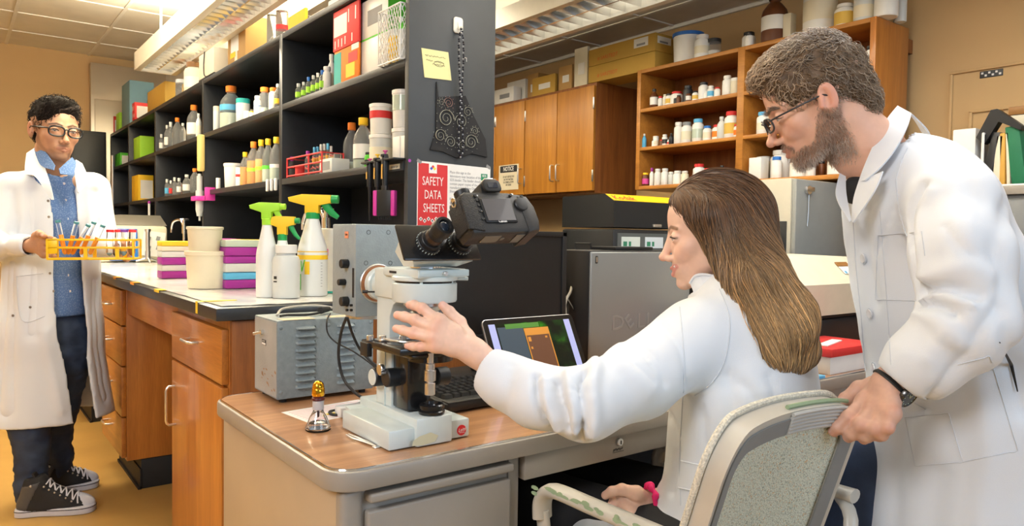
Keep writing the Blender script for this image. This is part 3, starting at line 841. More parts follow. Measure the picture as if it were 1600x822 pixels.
b = MB(); b.cyl((pb.x, 1.1422, pb.z), (pb.x, 1.1405, pb.z), .0098, 0, 32); badge = b.build('badge', mat('red_enamel_badge', (.62, .012, .02), rough=.3), mic)
text('badge_script', 'Leitz', .0085, frame_to((pb.x, 1.1400, pb.z+.001), (1, 0, .12), zdir=(0, -1, 0)), mat('white_lettering', (.85, .83, .8), rough=.5), badge, .0001, shear=.35)
text('badge_script', 'WETZLAR', .0026, frame_to((pb.x, 1.1400, pb.z-.0042), (1, 0, 0), zdir=(0, -1, 0)), MATS['white_lettering'], badge, .0001)
b = MB(); px_ = at(655, 668, y=1.1295)
pl = [(px_.x-.026+.0, .757), (px_.x-.005, .755), (px_.x+.022, .758), (px_.x+.028, .768), (px_.x+.012, .776), (px_.x-.012, .772), (px_.x-.024, .766)]
b.add([(x+.012, 1.1293, z) for x, z in pl], [tuple(range(len(pl)))]); b.build('glue_stain', mat('old_glue_stain', (.60, .58, .40), rough=.6), mic)
prof = [(1.298, .803), (1.298, 1.052), (1.13, 1.052), (1.13, 1.02), (1.205, 1.012), (1.232, .998), (1.245, .975), (1.245, .93), (1.236, .92), (1.236, .803)]
def yz_prism(prof, x0, x1, mi=0, bev=.0):
 b = MB(); M = Matrix(((0, 0, 1, 0), (1, 0, 0, 0), (0, 1, 0, 0), (0, 0, 0, 1)))
 b.prism(prof, x1-x0, mi, M @ Matrix.Translation((0, 0, x0)), 0, bev); return b
def fixn(b):     # outward faces for prisms laid on their side
 return b
yz_prism(prof, .660, .730, bev=.003).build('arm', M_MW, mic)
b = MB(); b.bx(.6585, .6602, 1.2585, 1.2605, .803, .925, 0); b.bx(.659, .6605, 1.2605, 1.262, .803, .925); b.build('rail', M_MW2, mic)
yz_prism([(1.246, .93), (1.246, 1.02), (1.15, 1.02), (1.185, .93)], .712, .728, bev=.002).build('arm_recess', mat('grey_recess', (.22, .235, .24), rough=.4), mic)
b = MB(); b.bx(.664, .714, 1.180, 1.237, .806, .920, 0, .003); b.build('focus_block', M_MB, mic)
b = MB(); b.bx(.610, .770, 1.112, 1.262, .922, .934, 0, .002); b.bx(.640, .742, 1.125, 1.24, .910, .922, 0, .006); b.cyl((XM+.01, 1.17, .900), (XM+.01, 1.17, .912), .042, 0, 36)
st = b.build('stage', M_MB, mic)
b = MB(); b.bx(.622, .768, 1.205, 1.232, .934, .938, 0, .001); b.bx(.640, .762, 1.150, 1.157, .9345, .938, 0, .001)
b.tube(bez((.632, 1.215, .940), (.615, 1.16, .940), (.64, 1.13, .940), (.70, 1.14, .940)), .0022, 0, 8)
for x, y in ((.632, 1.218), (.664, 1.20), (.615, 1.235)): b.cyl((x, y, .934), (x, y, .9445), .0065, 0, 16, bev=.001)
b.build('slide_holder', M_SATIN, st)
b = MB(); b.bx(.645, .72, 1.158, 1.184, .9345, .9358); b.build('glass_slide', M_GLASS, st)
b = MB(); b.bx(.606, .616, 1.228, 1.258, .905, .930, 0, .001); b.build('stage_clamp', M_KN, st)
b = MB(); b.cyl((.666, 1.222, .864), (.640, 1.222, .864), .0175, 0, 36, bev=.002); k1 = b.build('coarse_knob', M_KN, mic)
p1 = at(589, 587, x=.632)
b = MB(); b.cyl((.660, 1.270, .858), (.638, 1.270, .858), .0185, 0, 40, bev=.002); b.cyl((.666, 1.27, .858), (.640, 1.27, .858), .012); k1b = b.build('focus_knob', M_KN, mic)
b = MB(); b.cyl((.6385, 1.270, .858), (.6365, 1.270, .858), .0155, 0, 40, bev=.0008); b.build('knob_disc', M_MW, k1b)
b = MB(); b.cyl((.6675, 1.222, .8746), (.630, 1.222, .8746), .0035, 0, 12); b.cyl((.642, 1.235, .878), (.634, 1.235, .878), .011, 0, 28, bev=.001); b.build('condenser_knob', M_SATIN, mic)
b = MB(); b.cyl((.735, 1.2, .86), (.762, 1.2, .86), .0175, 0, 36, bev=.002); b.build('coarse_knob', M_KN, mic)
pk = at(678, 580, y=1.115)
b = MB()
for z0, z1, r in ((.922, .900, .006), (.902, .872, .0085), (.890, .870, .0105), (.870, .866, .006), (.867, .845, .0095)):
 b.cyl((pk.x, 1.128, z0), (pk.x, 1.128, z1), r, 0, 28, bev=.0008)
b.build('stage_drive', M_SATIN, mic)
b = MB(); b.lathe([(.018, 0), (.024, .001), (.0245, .006), (.021, .009), (.021, .011), (.0235, .012), (.0235, .017), (.021, .019), (.0175, .019), (.0165, .014), (.002, .0135)], (.700, 1.154, .803), 0, 40); lp = b.build('light_port', M_MB, mic)
b = MB(); b.sphere((.700, 1.154, .8155), .0155, sc=(1, 1, .12)); b.build('port_lens', M_LENS, lp)
YD = 1.175
b = MB(); b.lathe([(.030, -.004), (.058, -.002), (.0595, .001), (.0595, .031), (.0575, .033), (.052, .033), (.052, .0365), (.0585, .0365), (.0605, .038), (.0605, .043), (.058, .045), (.02, .045)], (XM, YD, 1.011), 0, 64)
hd = b.build('filter_disc', M_MW, mic)
b = MB(); b.cyl((XM, YD, 1.0435), (XM, YD, 1.0482), .0545, 0, 48); b.build('disc_slot', M_MB, hd)
b = MB(); b.cyl((XM+.045, YD-.02, 1.0505), (XM+.072, YD-.036, 1.0505), .0035, 0, 12, bev=.001); b.build('disc_lever', M_MW, hd)
b = MB(); b.bx(.647, .752, 1.118, 1.25, 1.0535, 1.070, 0, .004); b.bx(.655, .745, 1.19, 1.30, 1.01, 1.066, 0, .004); blk = b.build('tube_block', M_MW, mic)
b = MB(); b.bx(.6500, .7545, 1.1165, 1.15, 1.0565, 1.069, 0, .002); b.build('slot_cover', MATS['microscope_pale_panel'], blk)
b = MB(); b.bx(.6461, .6475, 1.195, 1.222, 1.0595, 1.0640, 0, .001); b.build('side_slot', M_INK, blk)
b = MB(); b.cyl((.700, 1.117, 1.0625), (.700, 1.108, 1.0625), .0040, 0, 16, bev=.0006); b.build('clamp_screw', M_SATIN, blk)
b = MB(); b.cyl((XM, YD, 1.066), (XM, YD, 1.074), .030, 0, 40); b.build('head_ring', M_CHROME, mic)
c_, s_ = math.cos(math.radians(30)), math.sin(math.radians(30))
AX = Vector((0, -c_, s_))                      # eyepiece axis
prof = [(1.175, 1.074), (1.137, 1.074), (1.110, 1.0845), (1.136, 1.134), (1.150, 1.134), (1.175, 1.10)]
b = MB()
w0, w1 = .045, .062
pts0 = [(y, z, (w0 if z < 1.08 else w1)) for y, z in prof]
n_ = len(prof)
b.add([(XM-w, y, z) for y, z, w in pts0]+[(XM+w, y, z) for y, z, w in pts0], [tuple(range(n_)), tuple(reversed(range(n_, 2*n_)))]+[((i+1) % n_, i, n_+i, n_+(i+1) % n_) for i in range(n_)])
bh = b.build('binocular_head', M_MW, mic, label='white prism housing')
bm_ = bmesh.new(); bm_.from_mesh(bh.data); bmesh.ops.recalc_face_normals(bm_, faces=bm_.faces); bm_.to_mesh(bh.data); bm_.free()
PX, PZ = Vector((1, 0, 0)), Vector((0, s_, c_))
Mh = frame_to((XM+.003, 1.120, 1.1125), PX, zdir=AX)     # plate frame: x right, y up the plate, z out
b = MB(); b.box((-.007, .004, .002), (.160, .070, .006), 0, .003, M=Mh); b.box((-.006, .022, -.006), (.146, .03, .014), 0, .002, M=Mh)
plate = b.build('face_plate', M_MB, mic)
for i, sx_ in enumerate((-.033, .033)):
 b = MB()
 L = .050 if i == 0 else .045
 b.cyl(Mh @ Vector((sx_, 0, .004)), Mh @ Vector((sx_, 0, .013)), .0225, 0, 40, bev=.001)
 b.cyl(Mh @ Vector((sx_, 0, .012)), Mh @ Vector((sx_, 0, .022)), .0195, 0, 40, bev=.001)
 b.cyl(Mh @ Vector((sx_, 0, .02)), Mh @ Vector((sx_, 0, L)), .0155, 0, 40)
 b.lathe([(.0165, 0), (.0182, .002), (.0182, .018), (.0165, .021), (.0115, .021), (.0105, .017), (.001, .0165)], Mh @ Vector((sx_, 0, L)), 0, 40, axis=AX)
 ep = b.build('eyepiece', M_KN, mic)
 b = MB(); b.cyl(Mh @ Vector((sx_, 0, .028)), Mh @ Vector((sx_, 0, .0375)), .0159, 0, 40); b.build('eyepiece_band', mat('bronze_band', (.09, .055, .035), rough=.4, metal=.5), ep)
 if i == 0:
  b = MB(); b.sphere((0, 0, 0), .0108, sc=(1, 1, .35), M=Mh @ Matrix.Translation((sx_, 0, L+.0165))); b.build('eye_lens', M_LENS, ep)
 b = MB()
 for k in range(24):
  a = 2*PI*k/24; b.box((sx_+.0226*math.cos(a), .0226*math.sin(a), .0085), (.0012, .0012, .004), M=Mh)
 b.build('dioptre_marks', MATS['microscope_pale_panel'], ep)
b = MB(); b.cyl((XM, 1.172, 1.011), (XM, 1.172, 1.000), .040, 0, 48, bev=.002); b.cyl((XM, 1.17, 1.002), (XM+.005, 1.166, .986), .033, 0, 48, r2=.026, bev=.001); nz = b.build('nosepiece', M_SATIN, mic)
for dx, dy, L in ((0, 0, .032), (-.024, .010, .027), (.024, .006, .022), (.0, .028, .02)):
 o_ = Vector((XM+.004+dx*.55, 1.168+dy*.5, .990)); d_ = Vector((dx*1.1, dy*1.0, -.055)).normalized()
 b = MB(); b.cyl(o_, o_+d_*L*.55, .0105, 0, 28, bev=.0008); b.cyl(o_+d_*L*.5, o_+d_*L*.85, .0085, 0, 28); b.cyl(o_+d_*L*.8, o_+d_*L*1.12, .0055, 0, 24, r2=.004); b.build('objective', M_CHROME, nz)
M_LH = mat('hammered_blue_grey', (.27, .32, .345), rough=.42, noise=.05, nscale=60, bump=.35, bscale=260)
LX0, LX1, LY0, LY1, LZ0, LZ1 = .650, .766, 1.372, 1.486, .962, 1.151
b = MB(); b.bx(LX0, LX1, LY0, LY1, LZ0, LZ1, 0, .0025); lh = b.build('lamp_housing', M_LH, mic, label='blue-grey lamp housing with black knobs')
b = MB(); b.cyl((LX0+.055, LY0+.057, LZ0), (LX0+.055, LY0+.057, LZ0-.008), .046, 0, 44); b.build('lamp_cap', M_SATIN, lh)
zc = 1.030
b = MB(); b.cyl((XM+.003, LY0, zc), (XM+.003, LY0-.006, zc), .040, 0, 48, bev=.001); b.build('port_ring', M_SATIN, lh)
b = MB(); b.cyl((XM+.003, LY0-.006, zc), (XM+.003, LY0-.009, zc), .0375, 0, 48); b.build('copper_ring', mat('copper_ring', (.55, .25, .13), rough=.3, metal=.8), lh)
b = MB(); b.cyl((XM+.003, LY0-.009, zc), (XM+.003, LY0-.028, zc), .034, 0, 48, bev=.003); b.cyl((XM+.003, LY0-.022, zc), (XM+.003, 1.288, zc), .0265, 0, 48); b.cyl((XM+.003, 1.31, zc), (XM+.003, 1.285, zc), .029, 0, 48, bev=.002); b.build('lamp_tube', M_MW, lh)
b = MB(); b.cyl((.668, 1.30, zc-.012), (.645, 1.318, zc-.012), .0018, 0, 10); b.cyl((.649, 1.315, zc-.012), (.641, 1.321, zc-.012), .0032, 0, 14); b.build('tube_clamp', M_KN, lh)
for (px, py, r) in ((535, 412, .0095), (531, 441, .0068), (535, 471, .0100)):
 q = at(px, py, x=LX0-.012)
 b = MB(); b.cyl((LX0, q.y, q.z), (LX0-.016, q.y, q.z), r, 0, 28, bev=.0012); b.build('adjusting_knob', M_KN, lh)
q = at(552, 442, x=LX0); b = MB(); b.bx(LX0-.0006, LX0+.001, q.y-.0042, q.y+.0042, q.z-.03, q.z+.03); b.build('adjusting_slot', M_INK, lh)
for k in range(4):
 q = at(544+(k % 2)*6.5, 477+(k//2)*7.5, x=LX0); b = MB(); b.cyl((LX0, q.y, q.z), (LX0-.005, q.y, q.z), .0026, 0, 14); b.build('socket', M_MB, lh)
q = at(542, 367, x=LX0); b = MB(); b.box((LX0-.0006, q.y, q.z), (.0008, .017, .014), 0, .0, rot=(0, 0, 0)); st_ = b.build('sticker', mat('orange_label', (.78, .30, .16), rough=.6), lh)
b = MB()
for k in range(4): b.box((LX0-.0013, q.y+.0045-.003*k, q.z+.0005), (.0004, .0012, .004), rot=(.5 if k % 2 else -.4, 0, 0))
b.build('scribble', M_INK, st_)
b = MB()
for (px, py) in ((576, 363), (607, 363), (572, 411), (610, 411)):
 q = at(px, py, y=LY0-.0005); b.tube([(q.x+.0042*math.cos(a), LY0-.0003, q.z+.0042*math.sin(a)) for a in [2*PI*i/20 for i in range(20)]], .0004, 0, 4, closed=True)
b.build('pencil_ring', M_INK, lh)
# --- camera on the second eyepiece
M_CAM = mat('camera_black_body', (.018, .018, .019), rough=.42, bump=.25, bscale=700)
M_GRIP = mat('camera_textured_grip', (.014, .014, .015), rough=.6, bump=.9, bscale=420)
M_LCD = mat('camera_dark_screen', (.030, .026, .031), rough=.35, coat=.15)
cc_ = Mh @ Vector((.033, 0, .128))
Mc = frame_to(cc_+Vector((.008, 0, .004)), Vector((1, 0, .035)), ydir=-AX)
cm = thing('camera', 'black digital camera mounted on the right eyepiece of the microscope', 'camera', tuple(cc_))
b = MB()
outl = [(-.070, -.038), (-.066, -.050), (.058, -.050), (.070, -.044), (.073, -.020), (.072, .012), (.066, .024), (.030, .030), (-.024, .030), (-.058, .030), (-.068, .024), (-.072, .0)]
M2 = Mc @ Matrix(((1, 0, 0, 0), (0, 0, -1, .045), (0, 1, 0, 0), (0, 0, 0, 1)))
b.prism(outl, .045, 0, M2, bev=.006)
b.prism([(.046, -.052), (.072, -.048), (.078, -.03), (.078, .0), (.068, .022), (.046, .022)], .060, 0, M2 @ Matrix.Translation((0, 0, -.012)), bev=.007)
body = b.build('body', M_CAM, cm)
b = MB(); b.prism([(-.020, .026), (.022, .026), (.019, .048), (.012, .054), (-.011, .054), (-.018, .048)], .052, 0, M2 @ Matrix.Translation((0, 0, -.012)), bev=.004); hump = b.build('viewfinder_hump', M_CAM, cm)
b = MB(); b.prism(rrect(.036, .024, .008, 5, 0, .040), .006, 0, M2 @ Matrix.Translation((0, 0, .044)), bev=.002); b.prism(rrect(.021, .011, .002, 3, 0, .040), .0008, 1, M2 @ Matrix.Translation((0, 0, .050))); b.build('eyecup', [M_RUB, M_LENS], hump)
b = MB(); b.bx(-.009, .009, -.002, .012, .0535, .0565, 0, .001, M=Mc); b.build('hot_shoe', M_SATIN, hump)
b = MB(); b.box((-.004, -.0012, -.008), (.066, .004, .048), 0, .002, M=Mc); b.build('screen_frame', M_KN, body)
b = MB(); b.box((-.004, -.0036, -.008), (.058, .001, .042), 0, 0, M=Mc); b.build('screen', M_LCD, body)
b = MB(); b.prism([(-.074, -.042), (-.044, -.047), (-.042, .012), (-.050, .020), (-.072, .018)], .006, 0, M2 @ Matrix.Translation((0, 0, .0412)), bev=.002); b.box((-.0715, .022, -.012), (.004, .038, .054), 0, .0018, M=Mc); b.build('rubber_pad', M_GRIP, body)
b = MB()
for x, z in ((-.041, .020), (-.041, .012), (-.041, .002), (-.042, -.009), (-.042, -.024), (.034, .022), (.057, .020), (.0635, .006), (.060, -.022)):
 b.cyl(Mc @ Vector((x, 0, z)), Mc @ Vector((x, -.0028, z)), .0028, 0, 14)
b.build('button', M_RUB, body)
b = MB()
for x, z in ((-.036, .021), (-.036, .013), (-.037, .003), (-.037, -.009), (-.036, -.024), (.038, .025), (.040, .025), (.064, .0), (.066, .0), (.0635, -.005)):
 b.box((x, -.0006, z), (.0022, .0008, .0028), M=Mc)
b.build('marking', MATS['white_lettering'], body)
b = MB(); b.lathe([(.0125, 0), (.0135, .002), (.012, .004), (.006, .005), (.001, .005)], (0, 0, 0), 0, 32, Mc @ Matrix.Translation((.050, 0, .004)) @ Matrix.Rotation(PI/2, 4, 'X')); b.build('control_dial', M_KN, body)
b = MB(); b.lathe([(.013, 0), (.014, .002), (.014, .012), (.0125, .0135), (.001, .0135)], (0, 0, 0), 0, 30, Mc @ Matrix.Translation((-.048, .022, .029))); b.build('mode_dial', M_KN, body)
for x in (.032, .052):
 b = MB(); b.lathe([(.0055, 0), (.0055, .005), (.001, .005)], (0, 0, 0), 0, 20, Mc @ Matrix.Translation((x, .020, .026))); b.build('top_button', M_KN, body)
b = MB(); b.tube([Mc @ Vector((-.074, .018+.006*math.cos(a), .018+.0075*math.sin(a))) for a in [2*PI*i/18 for i in range(18)]], .0015, 0, 6, closed=True); b.box((-.0725, .018, .022), (.004, .008, .006), 0, .001, M=Mc); b.build('strap_lug', M_CHROME, body)
b = MB(); b.box((-.022, .022, -.0505), (.034, .022, .001), M=Mc); b.cyl(Mc @ Vector((.002, .022, -.0498)), Mc @ Vector((.002, .022, -.0510)), .0045, 0, 20); b.box((.035, .022, -.0505), (.018, .026, .001), M=Mc); b.build('base_plate', mat('grey_base_plate', (.16, .15, .13), rough=.5), body)
text('brand', 'Canon', .0065, Mc @ Matrix.Translation((-.004, -.0034, -.0305)) @ Matrix.Rotation(PI/2, 4, 'X'), MATS['white_lettering'], body, .0001, bold=True)
b = MB(); b.cyl(Mc @ Vector((-.012, .044, -.004)), Mc @ Vector((-.010, .062, -.004)), .030, 0, 44, bev=.002); b.cyl(Mc @ Vector((-.008, .060, -.004)), Mh @ Vector((.033, 0, .065)), .023, 0, 40, r2=.020); b.cyl(Mh @ Vector((.033, 0, .066)), Mh @ Vector((.033, 0, .058)), .0205, 0, 40); b.build('adapter_tube', M_KN, cm)
# --- power supply with louvres
M_PS = mat('hammered_grey_steel', (.20, .245, .265), rough=.45, noise=.10, nscale=90, bump=.5, bscale=350)
M_PS2 = mat('worn_grey_steel', (.34, .355, .36), rough=.45, noise=.12, nscale=9, bump=.3, bscale=300)
ps = thing('power_supply', 'blue-grey louvred metal power supply box on the desk corner', 'power supply', (.69, 1.68, .7505))
BX0, BX1, BY0, BY1, BZ0, BZ1 = .572, .806, 1.60, 1.752, .760, .936
b = MB(); b.bx(BX0, BX1, BY0, BY1, BZ0, BZ1, 0, .0025); b.build('case', M_PS, ps)
b = MB(); b.bx(BX0-.0006, BX0+.001, BY0+.004, BY1-.004, BZ0+.004, BZ1-.004, 0); b.build('end_plate', M_PS2, ps, label='worn rust-spotted end plate')
b = MB(); rr_ = random.Random(4)
for k in range(14):
 y = rr_.uniform(BY0+.01, BY0+.10); z = rr_.uniform(BZ0+.01, BZ0+.07)
 n = 7; r_ = rr_.uniform(.002, .006)
 b.add([(BX0-.0009, y+r_*1.8*math.cos(2*PI*i/n)*rr_.uniform(.5, 1), z+r_*.8*math.sin(2*PI*i/n)*rr_.uniform(.5, 1)+.3*r_*math.cos(2*PI*i/n)) for i in range(n)], [tuple(range(n))])
b.build('rust_spots', mat('rust', (.34, .22, .13), rough=.8), ps)
cx1 = [at(478, 500, y=BY0).x, at(545, 500, y=BY0).x]
z_t = at(478, 510, y=BY0).z
for c in range(2):
 xc = (at(478, 500, y=BY0).x if c == 0 else at(541, 500, y=BY0).x)
 for r in range(9 if c == 0 else 9):
  z = z_t-.0167*r
  bb = MB(); L = .047 if c == 0 else .044
  pr = [(0, 0), (.0075, -.0045), (.0075, -.0062), (0, -.0068)]
  n = 4
  vs1 = []
  for x, k in ((xc-L/2, 0), (xc-L/2+.004, 1), (xc+L/2-.004, 1), (xc+L/2, 0)):
   vs1 += [(x, BY0-(py_*k), z+pz_) for py_, pz_ in pr]
  fs1 = []
  for j in range(3):
   for i in range(4): fs1.append((j*4+i, (j+1)*4+i, (j+1)*4+(i+1) % 4, j*4+(i+1) % 4))
  bb.add(vs1, fs1); bb.build('louvre', M_PS, ps)
for x in (BX0+.008, BX0+.12, BX1-.008):
 for z in (BZ0+.016, BZ1-.016):
  if abs(x-BX0-.12) < .01 and z < .9: continue
  b = MB(); b.sphere((x, BY0, z), .0042, sc=(1, .5, 1), n=14, m=8); b.build('screw', MATS['hammered_grey_steel'], ps)
q = at(412, 519, x=BX0)
b = MB(); b.cyl((BX0, q.y, q.z), (BX0-.008, q.y, q.z), .006, 0, 16); b.cyl((BX0-.006, q.y, q.z), (BX0-.020, q.y+.012, q.z-.004), .0028, 0, 10, r2=.0035); b.build('toggle_switch', M_CHROME, ps)
q = at(413, 535, x=BX0); b = MB(); b.bx(BX0-.0012, BX0, q.y-.013, q.y+.013, q.z-.0065, q.z+.0065); pl_ = b.build('switch_plate', M_INK, ps)
b = MB(); b.bx(BX0-.0016, BX0-.001, q.y-.0115, q.y+.0115, q.z-.0052, q.z-.0003); b.build('plate_text_band', M_PAPER, pl_)
text('plate_text', 'ON OFF', .0052, frame_to((BX0-.0016, q.y, q.z+.0033), (0, -1, 0), zdir=(-1, 0, 0)), M_PAPER, pl_, .0001)
for x in (BX0+.02, BX1-.02):
 for y in (BY0+.02, BY1-.02):
  b = MB(); b.cyl((x, y, .7502), (x, y, .7605), .008, 0, 14); b.build('rubber_foot', M_RUB, ps)
def cable(name, label, pts, r, m, cat='cable', group=None, n=8):
 P_ = spline(pts, n); t = thing(name, label, cat, tuple(P_[0]), 0, group)
 b = MB(); b.tube(P_, r, 0, 8); b.build('cord', m, t, angle=80); return t
def A(px, py, **k): return tuple(at(px, py, **k))
cable('power_cable', 'thick black cable looping from the lamp housing down to the desk', [A(541, 497, y=1.41), A(533, 520, y=1.45), A(529, 555, y=1.50), A(536, 590, y=1.50), A(553, 612, y=1.47), A(570, 623, y=1.44), A(590, 627, y=1.41)], .0032, M_RUB)
cable('power_cable', 'second black cable curving from the lamp housing behind the microscope', [A(543, 497, y=1.41), A(550, 520, y=1.45), A(562, 545, y=1.47), A(580, 565, y=1.45), A(600, 580, y=1.42)], .0030, M_RUB)
cable('power_cable', 'thin black lead hanging over the louvred front of the grey box', [A(516, 490, y=1.66), A(511, 500, y=1.59), A(512, 520, y=1.585), A(525, 535, y=1.57), A(550, 548, y=1.52), A(575, 565, y=1.48), A(596, 582, y=1.44)], .0018, M_RUB)
cable('power_cable', 'small black cable curl lying on the desk by the papers', [A(590, 622, y=1.42), (.66, 1.47, .754), (.635, 1.46, .754), (.63, 1.435, .754), (.65, 1.415, .754), (.69, 1.41, .754)], .003, M_RUB)
cable('power_cable', 'black cord with inline plug lying on top of the grey box', [(.60, 1.66, .940), (.62, 1.665, .941), (.66, 1.65, .941), (.70, 1.67, .942), (.735, 1.70, .943)], .003, M_RUB)
cable('wire_loop', 'pale braided wire loop lying on top of the grey box', [(.60, 1.68, .940), (.625, 1.715, .950), (.67, 1.73, .953), (.72, 1.72, .953), (.76, 1.70, .945)], .0032, mat('braided_grey', (.42, .40, .35), rough=.7))
tg = thing('cable_plug', 'black inline plug on top of the louvred grey box', 'plug', (.66, 1.65, .94))
b = MB(); b.cyl((.70, 1.668, .947), (.735, 1.70, .947), .0085, 0, 14, r2=.006, bev=.001); b.build('plug', M_RUB, tg)
tg = thing('paper_scrap', 'small tan paper scraps lying on the grey box', 'paper', (.62, 1.62, .9365))
b = MB(); b.bx(.585, .66, 1.60, 1.64, .9362, .937); b.bx(.70, .76, 1.605, 1.64, .9362, .937); b.build('scrap', mat('tan_paper', (.55, .47, .33), rough=.8), tg)
# --- small desk things
p = at(497, 672, z=.7505)
t = thing('dropper_flask', 'small conical glass flask with gold-capped dropper on the desk', 'flask', tuple(p))
b = MB(); b.lathe([(.0225, 0), (.0245, .002), (.0240, .006), (.0165, .026), (.0105, .036), (.0095, .040), (.0105, .041), (.0105, .052), (.0088, .052), (.0088, .041), (.0082, .038), (.0145, .026), (.0222, .006), (.0215, .0035), (.001, .0032)], (p.x, p.y, .7505), 0, 40); b.build('glass_body', M_GLASS, t)
b = MB(); b.lathe([(.0212, .0036), (.0214, .006), (.0182, .015), (.001, .015)], (p.x, p.y, .7505), 0, 32); b.build('liquid', mat('clear_liquid', (.97, .98, 1), rough=0, trans=1, ior=1.33), t)
b = MB(); b.lathe([(.0100, .040), (.0108, .041), (.0108, .058), (.0098, .059), (.001, .059)], (p.x, p.y, .7505), 0, 28); b.build('frosted_collar', mat('frosted_glass', (.62, .60, .62), rough=.6, trans=.25), t)
b = MB(); b.lathe([(.0120, 0), (.0128, .002), (.012, .005), (.0105, .006), (.0105, .009)], (p.x, p.y, .7505+.0585), 0, 28); b.lathe([(.001, -.028), (.002, -.027), (.0032, -.012), (.0048, 0)], (p.x, p.y, .7505+.053), 0, 16); b.build('stopper', mat('dark_red_rubber', (.09, .012, .010), rough=.35), t)
b = MB(); b.lathe([(.0112, 0), (.0122, .002), (.0122, .013), (.0112, .0145), (.0116, .0165), (.0098, .024), (.005, .0285), (.001, .0295)], (p.x, p.y, .7505+.067), 0, 32); b.build('gold_cap', mat('polished_gold', (.80, .42, .03), rough=.16, metal=1), t)
p = at(572, 690, z=.7505)
t = thing('keys', 'flat steel tongs lying beside the microscope base', 'tongs', tuple(p))
b = MB(); q0 = at(545, 678, z=.753); q1 = at(588, 697, z=.753)
for dx in (0, .006):
 d_ = (q1-q0); b.tube([q0+Vector((-dx, -dx*.3, 0)), q0+d_*.35+Vector((-dx*1.5, 0, .001)), q0+d_*.7+Vector((-dx*.6, 0, .001)), q1], [.0018, .0028, .003, .002], 0, 8, flat=.5)
b.lathe([(.0075, 0), (.008, .001), (.0075, .002), (.001, .002)], (q1.x, q1.y, .7508), 0, 20); b.build('tong_arms', M_SATIN, t); t.name = 'tongs'
t = thing('slide_box', 'small clear glassy box tucked behind the microscope base', 'box', (.62, 1.37, .7505))
q = at(533, 651, z=.7505)
b = MB(); b.box((q.x+.03, q.y, .7615), (.075, .03, .02), 0, .001); b.build('box_body', mat('pale_translucent_box', (.72, .74, .76), rough=.12, coat=.5), t)
t = thing('paper_sheet', 'printed sheet with pink lines and yellow tabs on the desk', 'paper', (.64, 1.47, .7505))
Mp = Matrix.Translation((.655, 1.475, .7507)) @ Matrix.Rotation(.12, 4, 'Z')
b = MB(); b.box((0, 0, 0), (.19, .12, .0006), M=Mp); sh = b.build('sheet', mat('printed_paper', (.70, .70, .70), rough=.6), t)
b = MB()
for k in range(9): b.box((0, -.05+.012*k, .0005), (.17, .0012, .0003), M=Mp)
b.build('pink_rule', mat('pink_ink', (.75, .25, .30), rough=.6), sh)
b = MB(); b.box((-.02, -.02, .0007), (.026, .012, .0003), M=Mp); b.box((.055, .02, .0007), (.03, .012, .0003), M=Mp); b.build('yellow_tab', mat('yellow_tab', (.80, .62, .03), rough=.6), sh)
# --- keyboard
Mk = Matrix.Translation((1.055, 1.405, .757)) @ Matrix.Rotation(.045, 4, 'Z') @ Matrix.Rotation(.07, 4, 'X')
kb = thing('keyboard', 'black computer keyboard on the desk behind the microscope', 'keyboard', (1.05, 1.43, .7505))
M_KEY = mat('black_keycap', (.022, .023, .026), rough=.3)
b = MB(); b.prism(rrect(.46, .175, .012, 4), .018, 0, Mk @ Matrix.Translation((0, 0, .004)), bev=.004); b.bx(-.225, .225, -.0865, -.058, .018, .026, 0, .004, M=Mk); b.bx(-.22, .22, -.07, -.04, 0, .006, M=Mk); b.bx(-.22, .22, .05, .08, -.008, .006, M=Mk); b.build('case', M_KN, kb)
for r in range(6):
 yb = -.048+r*.0205+(.006 if r == 5 else 0)
 bb = MB(); xk = -.215
 widths = {0: [.025, .02, .025, .11, .025, .02, .025, .0, .019, .019, .019, .0, .038, .019, .019]}.get(r, [.018]*21)
 for i, w in enumerate(widths):
  if xk+w > .217: break
  if w > 0:
   x0, x1 = xk+.0008, xk+w-.0008
   bb.add([(x0, yb-.009, .022), (x1, yb-.009, .022), (x1, yb+.009, .022), (x0, yb+.009, .022), (x0+.003, yb-.006, .032), (x1-.003, yb-.006, .032), (x1-.003, yb+.007, .032), (x0+.003, yb+.007, .032)],
       [(0, 1, 5, 4), (1, 2, 6, 5), (2, 3, 7, 6), (3, 0, 4, 7), (4, 5, 6, 7)], 0, Mk)
  xk += w if w > 0 else .012
  if r > 0 and i in (13, 16): xk += .006
 bb.build('key_row', M_KEY, kb)
# --- monitor
M_SCR = mat('dark_monitor_screen', (.009, .011, .014), rough=.4)
x0, x1 = at(636, 356, y=1.62).x, at(885, 363, y=1.62).x
mo = thing('monitor', 'wide black computer monitor with a dark screen behind the microscope', 'monitor', ((x0+x1)/2, 1.64, .7505))
zt, zb = 1.146, .845
b = MB(); b.bx(x0, x1, 1.622, 1.652, zb, zt, 0, .004); b.bx(x0+.06, x1-.06, 1.65, 1.675, zb+.05, zt-.05, 0, .01); fr = b.build('housing', M_KN, mo)
b = MB()
for a in ((x0, x1, zt-.014, zt), (x0, x1, zb, zb+.02), (x0, x0+.016, zb, zt), (x1-.016, x1, zb, zt)): b.bx(a[0], a[1], 1.616, 1.623, a[2], a[3], 0, .0015)
b.build('bezel', M_KN, mo)
b = MB(); b.bx(x0+.015, x1-.015, 1.6205, 1.6215, zb+.019, zt-.013); b.build('screen', M_SCR, mo)
b = MB(); b.bx((x0+x1)/2-.035, (x0+x1)/2+.035, 1.655, 1.675, .76, zb+.08, 0, .006); b.prism(rrect(.24, .16, .03, 5, (x0+x1)/2, 1.655), .010, z0=.7505, bev=.002); b.build('stand', M_KN, mo)
